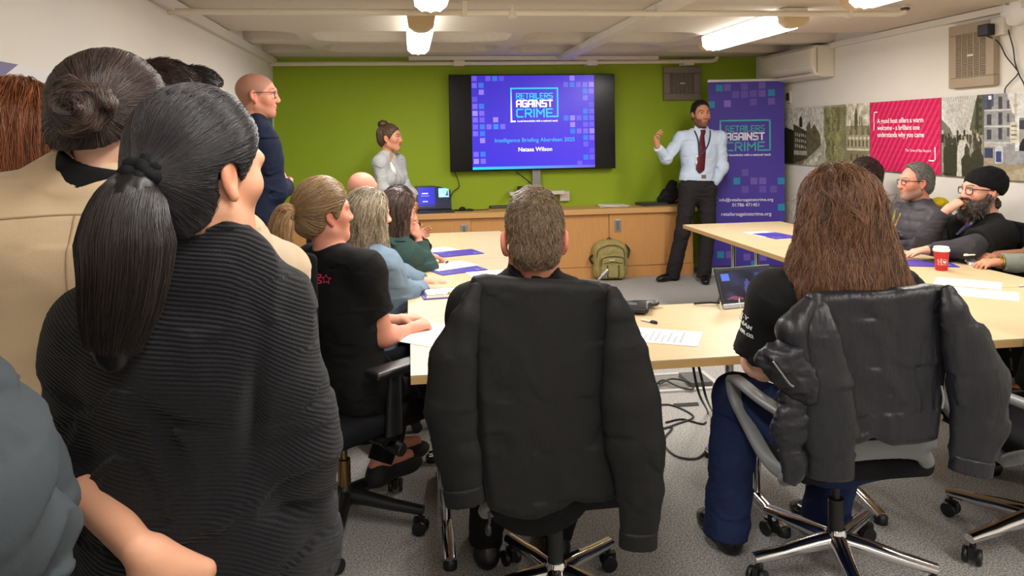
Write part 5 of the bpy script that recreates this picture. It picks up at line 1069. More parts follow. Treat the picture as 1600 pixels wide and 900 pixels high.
q = onz(1045, 319, CT); t = thing('rucksack', 'slumped black rucksack on the cabinet behind the presenter', 'bag', q); F = Fld(.04); F.ell(q+A([.02, .05, .08]), (.11, .09, .09), k=.05); F.cone(q+A([.03, .06, .10]), q+A([.07, .07, .22]), .07, .045, k=.04); F.cone(q+A([-.02, .03, .08]), q+A([-.09, .02, .05]), .05, .03, k=.04); F.post.append(folds(.02, (14, 14, 14), seed=2)); F.post.append(lambda p, d: np.maximum(d, CT+.002-p[:, 2])); surf('bag_body', F, .008, mat('bag_black', s(24, 22, 24), rough=.85), t); b = MB(); b.tube(crom([q+A([.06, -.05, .03]), q+A([.10, -.07, .08]), q+A([.11, -.04, .15])]), .008, 6); b.build('red_strap', mat('strap_red', s(120, 26, 34), rough=.7), t, smooth=True)
# khaki backpack on the floor
q = onz(955, 437, 0)+A([0, .06, 0]); Rb = basis(4); t = thing('backpack', 'khaki backpack leaning against the cabinet on the carpet', 'backpack', q); kh = mat('khaki_canvas', s(158, 144, 88), rough=.85, bump=.5, bscale=300, var=.08, vscale=30); khd = mat('khaki_dark', s(92, 82, 46), rough=.8)
B_ = lambda a, b_, z: q+Rb@A([a, b_, z]); F = Fld(.05); F.rbox(B_(0, .0, .19), (.185, .095, .188), .08, Rb); F.ell(B_(0, .01, .34), (.15, .085, .08), Rb, k=.05); F.post.append(folds(.010, (16, 16, 12), seed=5)); F.post.append(lambda p, d: np.maximum(d, .002-p[:, 2])); o, _ = surf('main_bag', F, .007, kh, t); FB = F
F = Fld(.03); F.rbox(B_(0.01, -.095, .145), (.13, .045, .125), .04, Rb); F.post.append(folds(.008, (20, 20, 16), seed=6)); surf('front_pocket', F, .006, kh, t)
def zipline(name, pts, r=.005, m=khd, par=None, off=.002):
    P = np.array(crom(pts, 6)); 
    b = MB(); b.tube(list(P), r, 6); b.build(name, m, par or t, smooth=True)
zipline('zip', [B_(-.15, -.075, .22), B_(-.13, -.10, .33), B_(0, -.10, .375), B_(.12, -.10, .335), B_(.15, -.08, .22)]); zipline('zip', [B_(-.115, -.135, .16), B_(-.10, -.142, .24), B_(.01, -.145, .262), B_(.12, -.142, .24), B_(.135, -.135, .16)]); zipline('zip', [B_(-.09, -.143, .185), B_(.01, -.146, .20), B_(.11, -.143, .185)], .004); zipline('strap', [B_(-.19, -.02, .26), B_(-.215, -.03, .22), B_(-.19, -.05, .17)], .012, blackp); zipline('strap', [B_(.17, -.0, .36), B_(.21, -.01, .30), B_(.19, -.03, .22)], .012, blackp); zipline('strap', [B_(-.05, -.145, .17), B_(-.05, -.15, .08), B_(-.045, -.14, .03)], .007, khd); zipline('strap', [B_(.07, -.145, .17), B_(.07, -.15, .08), B_(.065, -.14, .03)], .007, khd); zipline('grab_loop', [B_(-.04, .0, .40), B_(0, .0, .435), B_(.04, .0, .40)], .008, khd)
b = MB(); b.box((-.03, -.152, .215), (.025, -.145, .228), Rb, q); b.build('patch', mat('patch_pale', s(214, 206, 176), rough=.7), t)
# floor box with cables
a, c = onz(1000, 560, 0), onz(1118, 607, 0); cx_, cy_ = 1.62, 4.34; t = thing('floor_box', 'open square floor socket box with white trim under the table', 'floor box', (cx_, cy_, 0)); b = MB(); fx, fy = .24, .16
for lo, hi in (((-fx, -fy), (fx, -fy+.03)), ((-fx, fy-.03), (fx, fy)), ((-fx, -fy+.03), (-fx+.03, fy-.03)), ((fx-.03, -fy+.03), (fx, fy-.03))): b.box((cx_+lo[0], cy_+lo[1], .0005), (cx_+hi[0], cy_+hi[1], .012))
b.build('trim_frame', mat('trim_steel', s(196, 194, 190), rough=.4), t); b = MB(); b.box((cx_-fx+.03, cy_-fy+.03, .0006), (cx_+fx-.03, cy_+fy-.03, .004)); b.build('steel_tray', mat('tray_steel', s(150, 148, 142), rough=.4, metal=.4), t)
b = MB(); b.box((cx_+.05, cy_-.1, .005), (cx_+.19, cy_+.1, .03)); b.build('socket_block', mat('tray_dark', s(96, 96, 94), rough=.5), t)
G0 = lambda px, py, z=.006: onz(px, py, z)
def cable(label, pts, r=.005): o = tube('floor_cable', crom(pts, 8), r, cabm, None, 6); return tag(o, label, 'cable', 'black cables on the carpet')
cable('black cable coiled over the floor box', [G0(1030, 600, .02), G0(1050, 592, .03), G0(1078, 598, .03), G0(1082, 608, .02), G0(1060, 604, .02), G0(1036, 594, .03), G0(1020, 606, .02)], .006)
up_ = lambda px, py, y: J(px, py, y)
cable('black cable hanging from the front table edge to the carpet, left of two', [up_(1082, 562, 2.58), up_(1086, 590, 2.62), up_(1094, 620, 2.75), G0(1106, 645), G0(1100, 662), G0(1066, 655), G0(1040, 660)], .005)
cable('black cable hanging from the front table edge to the carpet, right of two', [up_(1089, 562, 2.56), up_(1096, 590, 2.62), up_(1103, 620, 2.74), G0(1112, 640), G0(1125, 655)], .005)
cable('black cable looping towards the black jacket', [G0(1030, 672), G0(1058, 662), G0(1083, 652), G0(1068, 640), G0(1040, 632), G0(1000, 640)], .005)
cable('black cable curling widest across the carpet before the jeans', [G0(1020, 672), G0(1050, 668), G0(1036, 690), G0(1056, 712), G0(1088, 716), G0(1106, 700), G0(1112, 680)], .005)
c = G0(1072, 634, .0); t = thing('cable_cover', 'short dark cable cover strip on the carpet', 'strip', c); b = MB(); b.box((-.07, -.012, .001), (.07, .012, .012), basis(2), c); b.build('strip', mat('tray_dark'), t); b = MB(); b.box((-.07, -.004, .0122), (.07, .004, .015), basis(2), c); b.build('ridge', blackp, t)
# ------------------------------------------------------------------ who is in the room
def cloth(n, c, **k):
    k.setdefault('rough', .85); k.setdefault('spec', .2); k.setdefault('bump', .3); k.setdefault('bscale', 600); k.setdefault('bdist', .0008); return mat('cloth_'+n, c, **k)
def onsurf(F, p, n, start=.14):                         # walk from outside onto a garment
    p = A(p, float)+A(n)*start; 
    for _ in range(40):
        d = float(F.ev(p[None])[0]); p = p-A(n)*max(min(d, .02), -.02)*.8
        if abs(d) < 5e-4: break
    return p
def wrap(o, F, n, lift=.002):
    M = np.array(o.matrix_basis); V = np.array([v.co for v in o.data.vertices])@M[:3, :3].T+M[:3, 3]
    if not len(V): return
    p = V+A(n)*.10
    for _ in range(30): p = p-A(n)*(np.clip(F.ev(p)-lift, -.02, .02)*.8)[:, None]
    o.matrix_basis = Matrix.Identity(4); o.data.vertices.foreach_set('co', p.astype(np.float32).ravel()); o.data.update()
def strip(name, F, pts, n, w, m, parent, lift=.004, th=.002, up=None):
    P = [onsurf(F, p, n)+A(n)*lift for p in crom(pts, 6)]; b = MB(); b.ribbon(P, w, th, n if up is None else up); return b.build(name, m, parent, smooth=True)
brown = s(58, 40, 30)
# 1 presenter
Y = 7.3; py_ = dict(shR=J(1065, 216, Y), shL=J(1124, 215, Y+.02), elR=J(1041, 247, Y-.12), wrR=J(1027, 229, Y-.22), elL=J(1129, 262, Y-.02), wrL=J(1114, 290, Y-.03), neck=J(1093, 205, Y), chest=J(1092, 236, Y), pelvis=J(1090, 286, Y), hipR=J(1077, 296, Y), hipL=J(1104, 296, Y), kneeR=J(1066, 364, Y-.02), kneeL=J(1106, 366, Y-.05), ankR=J(1052, 426, Y+.06), ankL=J(1100, 429, Y-.06), head=J(1095, 180, Y-.03))
py_['ankR'][2] = .085; py_['ankL'][2] = .085; b0 = J(1080, 436, Y); py_['toeR'] = py_['ankR']+A([-.22, -.07, 0]); py_['toeL'] = py_['ankL']+A([-.06, -.2, 0])
o = person('man in light blue shirt and dark red tie presenting beside the banner, one hand raised', (b0[0], Y, 0), 196, 1.88, False, False, py_, hy=178, hp=-2, S=1.10, skin='tan', W=1.03, h=.006, hh=.0052,
    top=dict(mat=cloth('shirt_blue', s(196, 212, 232), bump=.15), name='shirt', neck='shirt', collar=.03, hem=-.03, t=.016, st=.014, sleeve=.97, amp=.014, fr=(9, 9, 6), cuff=.7, seed=3),
    bottom=dict(mat=cloth('trousers_charcoal', s(42, 39, 40)), t=.014, leg=.058, len=.05, amp=.012), shoes=(s(18, 16, 16), .2),
    hands=dict(R=dict(d=(-.15, -.1, 1), n=(.75, -.65, .1), curls=[.5, .8, .9, 1.0], thumb=-.6, s=1.08), L=dict(d=(-.12, .06, -1), n=(-1, .2, 0), curl=.2)), face=dict(beard=(s(46, 34, 28), .72), brow=s(30, 20, 16)))
D, Xv, TF = o['D'], o['X'], o['topF']; j = o['j']; r0 = o['root']
hair_short(o, s(26, 20, 18), s(64, 50, 42), t=.006, n=1800, ln=.010, r=.0016, h=.006, tz=.006, lift=.006, cutf=lambda y: np.interp(y, [-.13, -.075, -.03, -.012, .006, .022, .05, .075, .1], [-.07, -.07, -.03, .012, .012, -.02, .080, .112, .14]))
tie = cloth('tie_red', s(88, 30, 40), rough=.5); b = MB(); P0 = j['neck']+D*.07-A([0, 0, .02]); pts = [onsurf(TF, p, D)+D*.008 for p in crom([J(1092, 208, Y), J(1090, 222, Y), J(1087, 250, Y), J(1084, 270, Y)], 6)]; n = len(pts); b.ribbon(pts, [.04+.055*min(1, i/(n*.8)) if i < n-2 else (.06 if i == n-2 else .012) for i in range(n)], .008, D); b.build('tie', tie, r0, smooth=True)
b = MB(); k = onsurf(TF, J(1092.5, 207, Y), D)+D*.012; b.ribbon([k+A([0, 0, .028]), k, k-A([0, 0, .025])], [.055, .05, .034], .02, D); b.build('tie_knot', tie, r0, smooth=True)
lan = mat('lanyard_navy', s(36, 52, 84), rough=.7)
for xs2 in ((1081, 1084, 1083, 1083), (1106, 1103, 1094, 1084)): strip('lanyard', TF, [J(x, y, Y) for x, y in zip(xs2, (204, 218, 232, 244))], D, .016, lan, r0, .012)
k = onsurf(TF, J(1082, 249, Y), D)+D*.012; Rb_ = np.stack([np.cross(D, A([0, 0, 1.])), D, A([0, 0, 1.])], 1); b = MB(); b.box((-.03, -.003, -.045), (.03, .003, .045), Rb_, k); bd = b.build('id_badge', mat('badge_white', s(232, 234, 238), rough=.3), r0, bev=.004); b = MB(); b.box((-.018, .0032, -.01), (.018, .0045, .03), Rb_, k); b.build('badge_photo', mat('badge_photo_tone', s(120, 90, 80)), bd)
b = MB(); F_ = Fld(.02); F_.econe(j['pelvis']+o['Z']*.055, j['pelvis']+o['Z']*.095, .150*1.03+.021, .148*1.03+.021, D, .70, flat=True, flata=True); surf('belt', F_, .006, mat('belt_black', s(18, 17, 17), rough=.4), r0)
k = j['pelvis']+o['Z']*.075+D*.135; b = MB(); b.box((-.025, -.006, -.018), (.025, .006, .018), Rb_, k); b.build('belt_buckle', mat('buckle', s(170, 170, 170), rough=.25, metal=.9), r0, bev=.003)
# collar wings
b = MB()
for q in (1, -1): c = onsurf(TF, J(1093+q*1.5, 206, Y), D)+D*.010; e = onsurf(TF, J(1093+q*9, 218, Y), D)+D*.008; g = onsurf(TF, J(1093+q*13, 206, Y), D)+D*.010; g2 = o['hc']+o['R']@A([-q*.062, .01, -.095])*1.1; b.add([c, e, g, g2], [(0, 1, 2), (0, 2, 3)])
b.build('collar', MATS['cloth_shirt_blue'], o['top'])
# 2 woman in the grey blazer
Y = 7.12; o = person('woman in pale grey blazer with hair in a top knot, standing by the green wall', (J(612, 440, Y)[0], Y, 0), 128, 1.66, False, True, dict(head=J(609, 217, Y), neck=J(603, 240, Y), chest=J(604, 275, Y), pelvis=J(608, 325, Y), shR=J(594, 254, Y-.12), shL=J(622, 252, Y+.14), elR=J(598, 296, Y-.18), wrR=J(636, 309, Y-.26), elL=J(634, 292, Y+.06), wrL=J(646, 309, Y-.14)), hy=108, S=1.06, skin='tan', W=.94, h=.006, hh=.0052,
    top=dict(mat=cloth('blazer_grey', s(168, 170, 170), var=.10, vscale=60), name='blazer', neck='vee', deep=.14, hem=.16, t=.018, st=.014, sleeve=.96, amp=.010), bottom=dict(mat=cloth('trousers_black', s(26, 26, 28))),
    hands=dict(R=dict(d=(.5, -.2, -.7), n=(-.3, .8, -.1), curl=.5), L=dict(d=(-.1, -.4, -.8), n=(-.6, .2, .2), curl=.6)), face=dict(brow=s(40, 28, 22), lip=s(150, 80, 76)))
F = skull_hair(o['hc'], o['R'], 1.06, .008, tz=.004); hb = o['hc']+o['R']@A([0, -.062, .135])*1.06; hair_toward(o, F, hb, s(40, 28, 22), s(128, 96, 70), 1500, .10, .0016, 'blazer', h=.006)
B = Fld(.02); B.ell(hb, (.046, .046, .034)); B.post.append(folds(.014, (40, 40, 40), seed=2)); hn, _ = surf('hair_bun', B, .005, HAIRMAT('blazer'), o['root'], colf=lambda P: np.tile(s(52, 36, 28), (len(P), 1))+np.outer(vnoise(P*80), s(70, 50, 36)))
F2 = Fld(.03); F2.econe(o['j']['pelvis'], o['j']['chest'], .15, .15, o['D'], .72); F2.econe(o['j']['chest'], o['j']['chest']*.35+o['j']['neck']*.65, .15, .09, o['D'], .68); surf('white_top', F2, .007, cloth('top_white', s(226, 224, 220)), o['root'])
D = o['D']; n2 = A([.75, -.66, .0]); lap = MB()
strip('lapel', o['topF'], [J(606, 243, Y), J(617, 262, Y), J(628, 286, Y), J(634, 304, Y)], A([.75, -.66, 0]), .06, MATS['cloth_blazer_grey'], o['root'], .006, .006)
# 3 bald man with glasses, arms folded
Y = 4.25; o = person('balding man with glasses and navy top, arms folded, standing by the left wall', (J(398, 330, Y)[0], Y, 0), 62, 1.90, False, False, dict(head=J(401, 152, Y), neck=J(394, 192, Y), chest=J(398, 245, Y), pelvis=J(396, 345, Y), shR=J(408, 222, Y-.14), shL=J(384, 214, Y+.2), elR=J(426, 300, Y-.08), wrR=J(446, 292, Y+.15), elL=J(420, 292, Y+.25), wrL=J(428, 285, Y)), hy=84, S=1.05, skin='rosy', W=1.15, h=.006, hh=.005,
    top=dict(mat=cloth('navy_top', s(24, 31, 52)), name='jumper', neck='crew', hem=.02, t=.02, st=.024, amp=.016), bottom=dict(mat=MATS['cloth_trousers_black'], t=.016), face=dict(stubble=(s(120, 92, 78), .62), beard=(s(150, 98, 72), .5), brow=s(110, 74, 54)))
glasses(o, s(50, 44, 42), r=.0022, hw=.025, hh=.018)
F_ = Fld(.02); F_.econe(o['j']['pelvis']+o['Z']*.01, o['j']['pelvis']+o['Z']*.05, .185, .184, o['D'], .72, flat=True, flata=True); surf('belt', F_, .007, MATS['belt_black'], o['root'])
# 4, 5 two dark heads along the wall
for lb, px, py, Y, hy, cA, cB, yw in (('dark haired person at the left wall, forehead just showing behind the hair bun', 264, 170, 2.55, 62, s(34, 22, 20), s(74, 50, 42), 50), ('person with short black hair, only the crown showing past the black ponytail', 312, 163, 3.3, 76, s(18, 15, 15), s(52, 44, 42), 60)):
    bx = J(px, 500, Y)[0]; hp0 = J(px, py, Y); o = person(lb, (bx-.02, Y, 0), yw, hp0[2]+.125, False, False, dict(head=hp0), hy=hy, S=1.03, skin='fair', h=.009, hh=.007, top=dict(mat=MATS['cloth_navy_top'] if Y > 3 else cloth('dark_green_top', s(40, 46, 44)), name='jumper', hem=.05), bottom=dict(mat=MATS['cloth_trousers_black']), hands=dict(R=None, L=None))
    hair_short(o, cA, cB, t=.015, n=1600, ln=.04, r=.0013, h=.007, name='wall%d' % px, tz=.01)
# 6 auburn woman at the left edge
Y = 2.02; hp0 = J(30, 218, Y); o = person('woman with long auburn hair at the left edge, seen from behind', (hp0[0]-.02, Y, 0), 8, 1.70, False, True, dict(head=hp0), hy=-4, S=1.02, h=.009, hh=.007, top=dict(mat=cloth('brown_coat', s(52, 36, 34)), name='coat', hem=.25, t=.03, neck='crew'), bottom=dict(mat=MATS['cloth_trousers_black']), hands=dict(R=None, L=None))
hd = o['hc']; hair_long(o, s(78, 40, 22), s(168, 98, 54), [lambda F: (F.econe(hd+A([0, -.07, .02]), hd+A([0.0, -.10, -.36]), .10, .115, A([0, 1., 0]), .6, k=.04), F.cone(hd+A([.06, -.04, .02]), hd+A([.085, -.06, -.30]), .05, .05, k=.05), F.cone(hd+A([-.06, -.04, .02]), hd+A([-.09, -.06, -.32]), .05, .05, k=.05))], n=6000, ln=.50, r=.0009, name='auburn', h=.007, steps=18, part=(0.01, .02, .13), jit=.10)
# 7 woman with the bun and beige jacket
Y = 1.64; hp0 = J(180, 204, Y); jb = dict(head=hp0, neck=J(155, 282, Y), chest=J(165, 420, Y), pelvis=J(175, 690, Y), shL=J(-2, 352, Y-.03), shR=J(345, 392, Y+.06), elR=J(432, 430, Y+.32), wrR=J(380, 430, Y+.55), elL=J(-40, 560, Y), wrL=J(0, 700, Y+.1), hipR=J(240, 730, Y), hipL=J(110, 730, Y))
suede = mat('suede_beige', s(196, 172, 140), rough=.9, spec=.15, bump=.25, bscale=300, var=.05, vscale=5, sheen=.3)
o = person('woman with dark hair in a low bun and beige suede jacket, seen from behind', (hp0[0], Y, 0), 8, 1.74, False, True, jb, hy=38, hp=-3, S=1.04, skin='pale', W=1.18, h=.0065, hh=.005, top=dict(mat=suede, name='jacket', neck='crew', hem=.16, t=.032, st=.034, sleeve=.98, amp=.010, fr=(6, 6, 4), amp2=.002), bottom=dict(mat=MATS['cloth_trousers_black'], h=.012), hands=dict(R=dict(d=(-1, .3, .3), n=(0, -1, 0)), L=None))
TF = o['topF']; bk = A([-.10, -.99, 0])
seamm = mat('suede_seam', s(160, 134, 102), rough=.9)
for pts in ([J(-70, 352, Y-.2), J(60, 344, Y-.2), J(140, 346, Y-.2), J(230, 350, Y-.2), J(330, 362, Y-.2)], [J(74, 346, Y-.2), J(73, 400, Y-.2), J(78, 450, Y-.2), J(88, 520, Y-.2), J(96, 640, Y-.2)]): strip('seam', TF, pts, bk, .0045, seamm, o['top'], -.0005, .004)
G = Fld(.02); nk = o['hc']+o['R']@A([0, -.02, -.04]); nd = nk-jb['neck']; nd /= np.linalg.norm(nd); G.cone(jb['neck']+nd*.012, jb['neck']+nd*.056, .100, .080, flat=True, flata=True); G.cone(jb['neck']-nd*.05, jb['neck']+nd*.08, .055, .066, op=1, k=.003); surf('black_collar', G, .005, cloth('black_top', s(18, 18, 20)), o['root'])
F = skull_hair(o['hc'], o['R'], 1.04, .016, tz=.012, cutf=lambda y: np.interp(y, [-.13, -.075, -.03, -.012, .006, .022, .05, .088, .1], [-.040, -.032, -.012, .010, .012, -.012, .035, .080, .11])); F.post.append(folds(.003, (30, 30, 30), seed=3)); bun = J(128, 167, Y-.155)
hair_toward(o, F, bun+A([.015, .02, 0]), s(24, 18, 17), s(96, 80, 74), 7000, .16, .0007, 'bunned', h=.005, jit=.08, mult=.8)
B = Fld(.02); Rb2 = basis(-40, 10); B.ell(bun, (.052, .045, .053), k=.02); B.post.append(lambda p, d: d-.006*np.sin(np.arctan2((p-bun)[:, 2], (p-bun)[:, 0])*3+np.linalg.norm((p-bun)[:, [0, 2]], axis=1)*130)); B.post.append(folds(.008, (26, 26, 26), seed=2)); hn, P = surf('hair_bun', B, .004, HAIRMAT('bunned'), o['root'], colf=lambda P: np.tile(s(30, 22, 20), (len(P), 1))+np.outer(vnoise(P*60), s(40, 30, 28)))
def swirl(p, k):
    q = p-bun; t_ = np.stack([-q[:, 2], 0*q[:, 0], q[:, 0]], 1); return t_/(np.linalg.norm(t_, axis=1, keepdims=True)+1e-6)+q*4*np.sin(q[:, :1]*200)
st = P[rng.integers(0, len(P), 2600)]; tubes('hair_strands', flow(B, st, swirl, 12, .011, rng.uniform(-.002, .003, 2600), .12), .0007, s(30, 22, 20), s(104, 84, 74), STRAND('bunned'), hn)
# 8 woman with the black ponytail, ribbed sweater
Y = 1.27; hp0 = J(315, 279, Y); jb = dict(head=hp0, neck=J(325, 398, Y), chest=J(308, 560, Y), pelvis=J(318, 868, Y), shR=J(408, 488, Y+.01), shL=J(160, 522, Y+.05), elR=J(468, 700, Y-.02), wrR=J(478, 940, Y+.06), elL=J(108, 736, Y+.02), wrL=J(214, 856, Y-.16), hipR=J(400, 930, Y), hipL=J(235, 930, Y))
cxr = J(300, 500, Y)[0]; cxs = J(395, 500, Y)[0]; cxl = J(150, 500, Y)[0]
def ribf(P):
    x, z = P[:, 0], P[:, 2]; sp = lambda t: np.log1p(np.exp(np.clip(t*60, -30, 30)))/60
    return z+.10*(x-cxr)+.55*sp(x-cxs)-.6*sp(cxl-x)+(vnoise(P*9)-.5)*.012
def dolman(G, o_):
    j_ = o_['j']; X_, Z_ = o_['X'], o_['Z']
    for q, c in (('R', 1),): G.cone(j_['chest']+X_*c*.09+Z_*.02, j_['sh'+q]*.45+j_['el'+q]*.55, .075, .058, k=.04)
    G.cone(j_['neck']-Z_*.06, j_['shR']-Z_*.01, .055, .058, k=.05); G.cone(j_['shR']*.4+j_['elR']*.6, j_['elR']*.45+j_['wrR']*.55, .062, .060, k=.03)
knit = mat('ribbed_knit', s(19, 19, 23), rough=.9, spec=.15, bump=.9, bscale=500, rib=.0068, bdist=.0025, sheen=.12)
def pinch(G, o_):
    fx, fz = J(392, 640, Y-.12)[[0, 2]]
    def g(p, d):
        u = (p[:, 0]-fx)-.10*(p[:, 2]-fz); w = np.exp(-(u/.013)**2)*np.exp(-((p[:, 2]-fz)/.075)**2)*(p[:, 1] < Y+.02)
        z2 = p[:, 2]-fz+.17+.20*(p[:, 0]-fx); w2 = np.exp(-(z2/.013)**2)*np.clip((p[:, 0]-fx)/.03, 0, 1)*np.clip(1.5-(p[:, 0]-fx)/.10, 0, 1)*(p[:, 1] < Y+.02)
        return d+.021*w+.016*w2
    G.post.append(g)
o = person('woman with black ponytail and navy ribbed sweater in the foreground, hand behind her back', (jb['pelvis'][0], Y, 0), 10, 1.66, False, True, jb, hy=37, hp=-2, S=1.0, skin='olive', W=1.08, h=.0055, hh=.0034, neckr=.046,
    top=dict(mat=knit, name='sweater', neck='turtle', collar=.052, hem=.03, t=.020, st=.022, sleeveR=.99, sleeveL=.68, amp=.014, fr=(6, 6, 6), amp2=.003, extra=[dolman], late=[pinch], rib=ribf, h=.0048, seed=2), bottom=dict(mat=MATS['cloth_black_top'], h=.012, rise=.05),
    hands=dict(L=dict(d=(.66, .12, -.72), n=(.25, .66, -.62), curls=[.62, .5, .45, .5], thumb=.3, s=1.12, spread=1.6), R=dict(curl=.4)), face=dict(brow=s(24, 18, 16)))
tie_ = o['hc']+o['R']@A([-.012, -.128, .018])
tie_ = J(226, 272, Y-.105)
F = skull_hair(o['hc'], o['R'], 1.0, .012, tz=.010, cutf=lambda y: np.interp(y, [-.13, -.075, -.03, -.012, .006, .022, .05, .088, .1], [-.105, -.105, -.066, -.002, .014, -.004, .040, .088, .12])); F.ell(o['hc']+o['R']@A([0, -.035, -.065]), A((.062, .045, .05)), o['R'], k=.03); F.cone(o['hc']+o['R']@A([0, -.085, .01]), tie_, .035, .016, k=.04)
hair_toward(o, F, tie_, s(9, 8, 10), s(54, 50, 54), 9000, .20, .00055, 'raven', h=.0045, jit=.05, steps=14, off=.003, mult=.8)
sc_ = MB(); ax = J(206, 290, Y-.12)-tie_; ax /= np.linalg.norm(ax); u_ = np.cross(ax, [0, 1, 0]); u_ /= np.linalg.norm(u_); v_ = np.cross(ax, u_)
for k, (rr, dz) in enumerate(((.021, -.010), (.024, .004), (.021, .017))): sc_.tube([tie_+ax*(dz+.003*math.sin(5*a+k))+rr*(math.cos(a)*u_+math.sin(a)*v_) for a in np.linspace(0, 2*PI, 30)], [.0105+.002*math.sin(7*a+k*2) for a in np.linspace(0, 2*PI, 30)], 8, cap=False)
sc_.build('hair_tie', cloth('tie_black', s(16, 16, 18)), o['root'], smooth=True)
gd = [tie_, J(210, 296, Y-.125), J(198, 345, Y-.145), J(195, 420, Y-.155), J(184, 495, Y-.15), J(174, 552, Y-.15)]
rad = lambda t: np.interp(t, [0, .08, .25, .5, .75, 1], [.015, .024, .048, .068, .056, .036])
G = Fld(.02); gg = crom(gd, 5)
for i in range(len(gg)-1): G.econe(gg[i], gg[i+1], float(rad(i/(len(gg)-1)))*(.84-.35*max(0, 1-i/7))-.004, float(rad((i+1)/(len(gg)-1)))*(.84-.35*max(0, 1-(i+1)/7))-.004, A([.1, .99, 0]), .62, k=.001)
G.post.append(folds(.006, (70, 70, 5), seed=1)); pt, _ = surf('ponytail', G, .005, HAIRMAT('raven'), o['root'], colf=lambda P: np.tile(s(14, 13, 14), (len(P), 1)))
Xs = guided(gd, rad, 9000, 22, flat=.62, wave=.003, l0=.72, fill=.5); tt_ = np.clip((1.40-Xs[:, -1, 2])/.2, 0, 1)
tubes('ponytail_strands', Xs, .00055, s(10, 9, 10), s(58, 46, 42), STRAND('raven'), pt, cols=None, colpow=1.6)
# tattoo on the forearm: recoloured skin
me = o['body'].data; V = np.empty(len(me.vertices)*3, np.float32); me.vertices.foreach_get('co', V); V = V.reshape(-1, 3); ca = np.empty(len(V)*4, np.float32); me.color_attributes['Col'].data.foreach_get('color', ca); ca = ca.reshape(-1, 4)
for px, py, c in ((138, 812, s(96, 110, 126)), (141, 818, s(96, 110, 126)), (144, 825, s(100, 112, 128)), (143, 831, s(110, 118, 132)), (140, 830, s(120, 124, 136)), (140, 836, s(190, 104, 112)), (142, 841, s(196, 112, 112))):
    q = J(px, py, Y-.12); q2 = q-_C; q2 /= np.linalg.norm(q2); dv = V-_C; al = dv@q2; dist = np.linalg.norm(dv-al[:, None]*q2, axis=1); mk = (dist < .0042)&(al < 1.25); ca[mk, :3] = ca[mk, :3]*.35+c*.65
me.color_attributes['Col'].data.foreach_set('color', ca.ravel())
# 9 grey hooded top at the left edge
Y = .90; bx = J(-150, 800, Y); o = person('person in dark grey hooded top cut by the left edge, bent sleeve showing', (bx[0], Y, 0), 78, 1.58, False, True, dict(shR=J(-150, 715, Y-.2), shL=J(-170, 690, Y+.16), neck=J(-310, 650, Y), chest=J(-188, 790, Y), pelvis=J(-170, 1000, Y), elR=J(-105, 830, Y-.24), wrR=J(5, 880, Y-.15), elL=J(-80, 880, Y+.2), wrL=J(-50, 980, Y+.16), head=J(-340, 490, Y)), hy=60, h=.007, W=1.1,
    top=dict(mat=cloth('hoodie_grey', s(54, 59, 63), bump=.35, bscale=350, var=.05), name='hooded_top', neck='hood', hem=.10, t=.03, st=.03, amp=.022, fr=(10, 10, 14), h=.006, amp2=.006, cuffband=True), bottom=dict(mat=MATS['cloth_trousers_black'], h=.012), hands=dict(L=None, R=None))
hair_short(o, s(40, 30, 26), s(80, 60, 50), n=600, r=.001)
# 10 seated woman in the black T-shirt
Y = 3.0; hp0 = J(507, 338, Y); jb = dict(head=hp0, neck=J(514, 388, Y), chest=J(530, 480, Y), pelvis=J(556, 612, Y), shR=J(572, 420, Y-.10), shL=J(486, 410, Y+.11), elR=J(601, 526, Y-.06), wrR=J(636, 516, Y+.08), elL=J(560, 500, Y+.25), wrL=J(620, 500, Y+.3), kneeR=J(628, 618, Y+.12), kneeL=J(622, 600, Y+.42), ankR=J(596, 712, Y+.06), ankL=J(612, 690, Y+.30))
tee = cloth('tee_black', s(24, 24, 25), bump=.2)
o = person('seated woman with light brown ponytail and black T-shirt with pink writing', (jb['pelvis'][0], Y, 0), 50, 1.66, True, True, jb, hy=62, hp=4, S=1.0, skin='rosy', W=1.06, h=.0055, hh=.0045, lean=.2, top=dict(mat=tee, name='shirt', neck='crew', hem=.06, t=.012, st=.013, sleeve=.32, amp=.010, fr=(8, 8, 6)), bottom=dict(mat=cloth('leggings_black', s(22, 22, 24)), t=.008, leg=.04), shoes=(s(24, 24, 25), .7), hands=dict(R=dict(d=(.8, .5, .12), n=(.1, .3, -1), curls=[1.2, 1.25, 1.3, 1.3], thumb=.9, s=.95), L=dict(d=(.9, .2, 0), n=(0, 0, -1), curl=.5)), face=dict(brow=s(110, 80, 56)))
F = skull_hair(o['hc'], o['R'], 1.0, .017, tz=.012); tie_ = J(458, 332, Y-.06)
hair_toward(o, F, tie_, s(104, 78, 52), s(186, 154, 112), 4500, .17, .0011, 'lightbrown', h=.005, jit=.09, steps=12)
B = Fld(.02); B.ell(tie_, (.022, .022, .028)); B.post.append(folds(.012, (60, 60, 60))); surf('hair_tie', B, .004, mat('grip_grey', s(130, 120, 116), rough=.3), o['root'])
gd = [tie_, J(444, 336, Y-.10), J(438, 370, Y-.12), J(448, 410, Y-.12), J(466, 455, Y-.10)]; rad = lambda t: np.interp(t, [0, .1, .4, .7, 1], [.016, .034, .048, .040, .016]); G = Fld(.02); gg = crom(gd, 5)
for i in range(len(gg)-1): G.cone(gg[i], gg[i+1], float(rad(i/(len(gg)-1)))*.8, float(rad((i+1)/(len(gg)-1)))*.8, k=.001)
pt, _ = surf('ponytail', G, .006, HAIRMAT('lightbrown'), o['root'], colf=lambda P: np.tile(s(128, 94, 62), (len(P), 1))); tubes('ponytail_strands', guided(gd, rad, 2600, 16, wave=.004, l0=.7, fill=.6), .0011, s(112, 82, 54), s(196, 156, 112), STRAND('lightbrown'), pt)
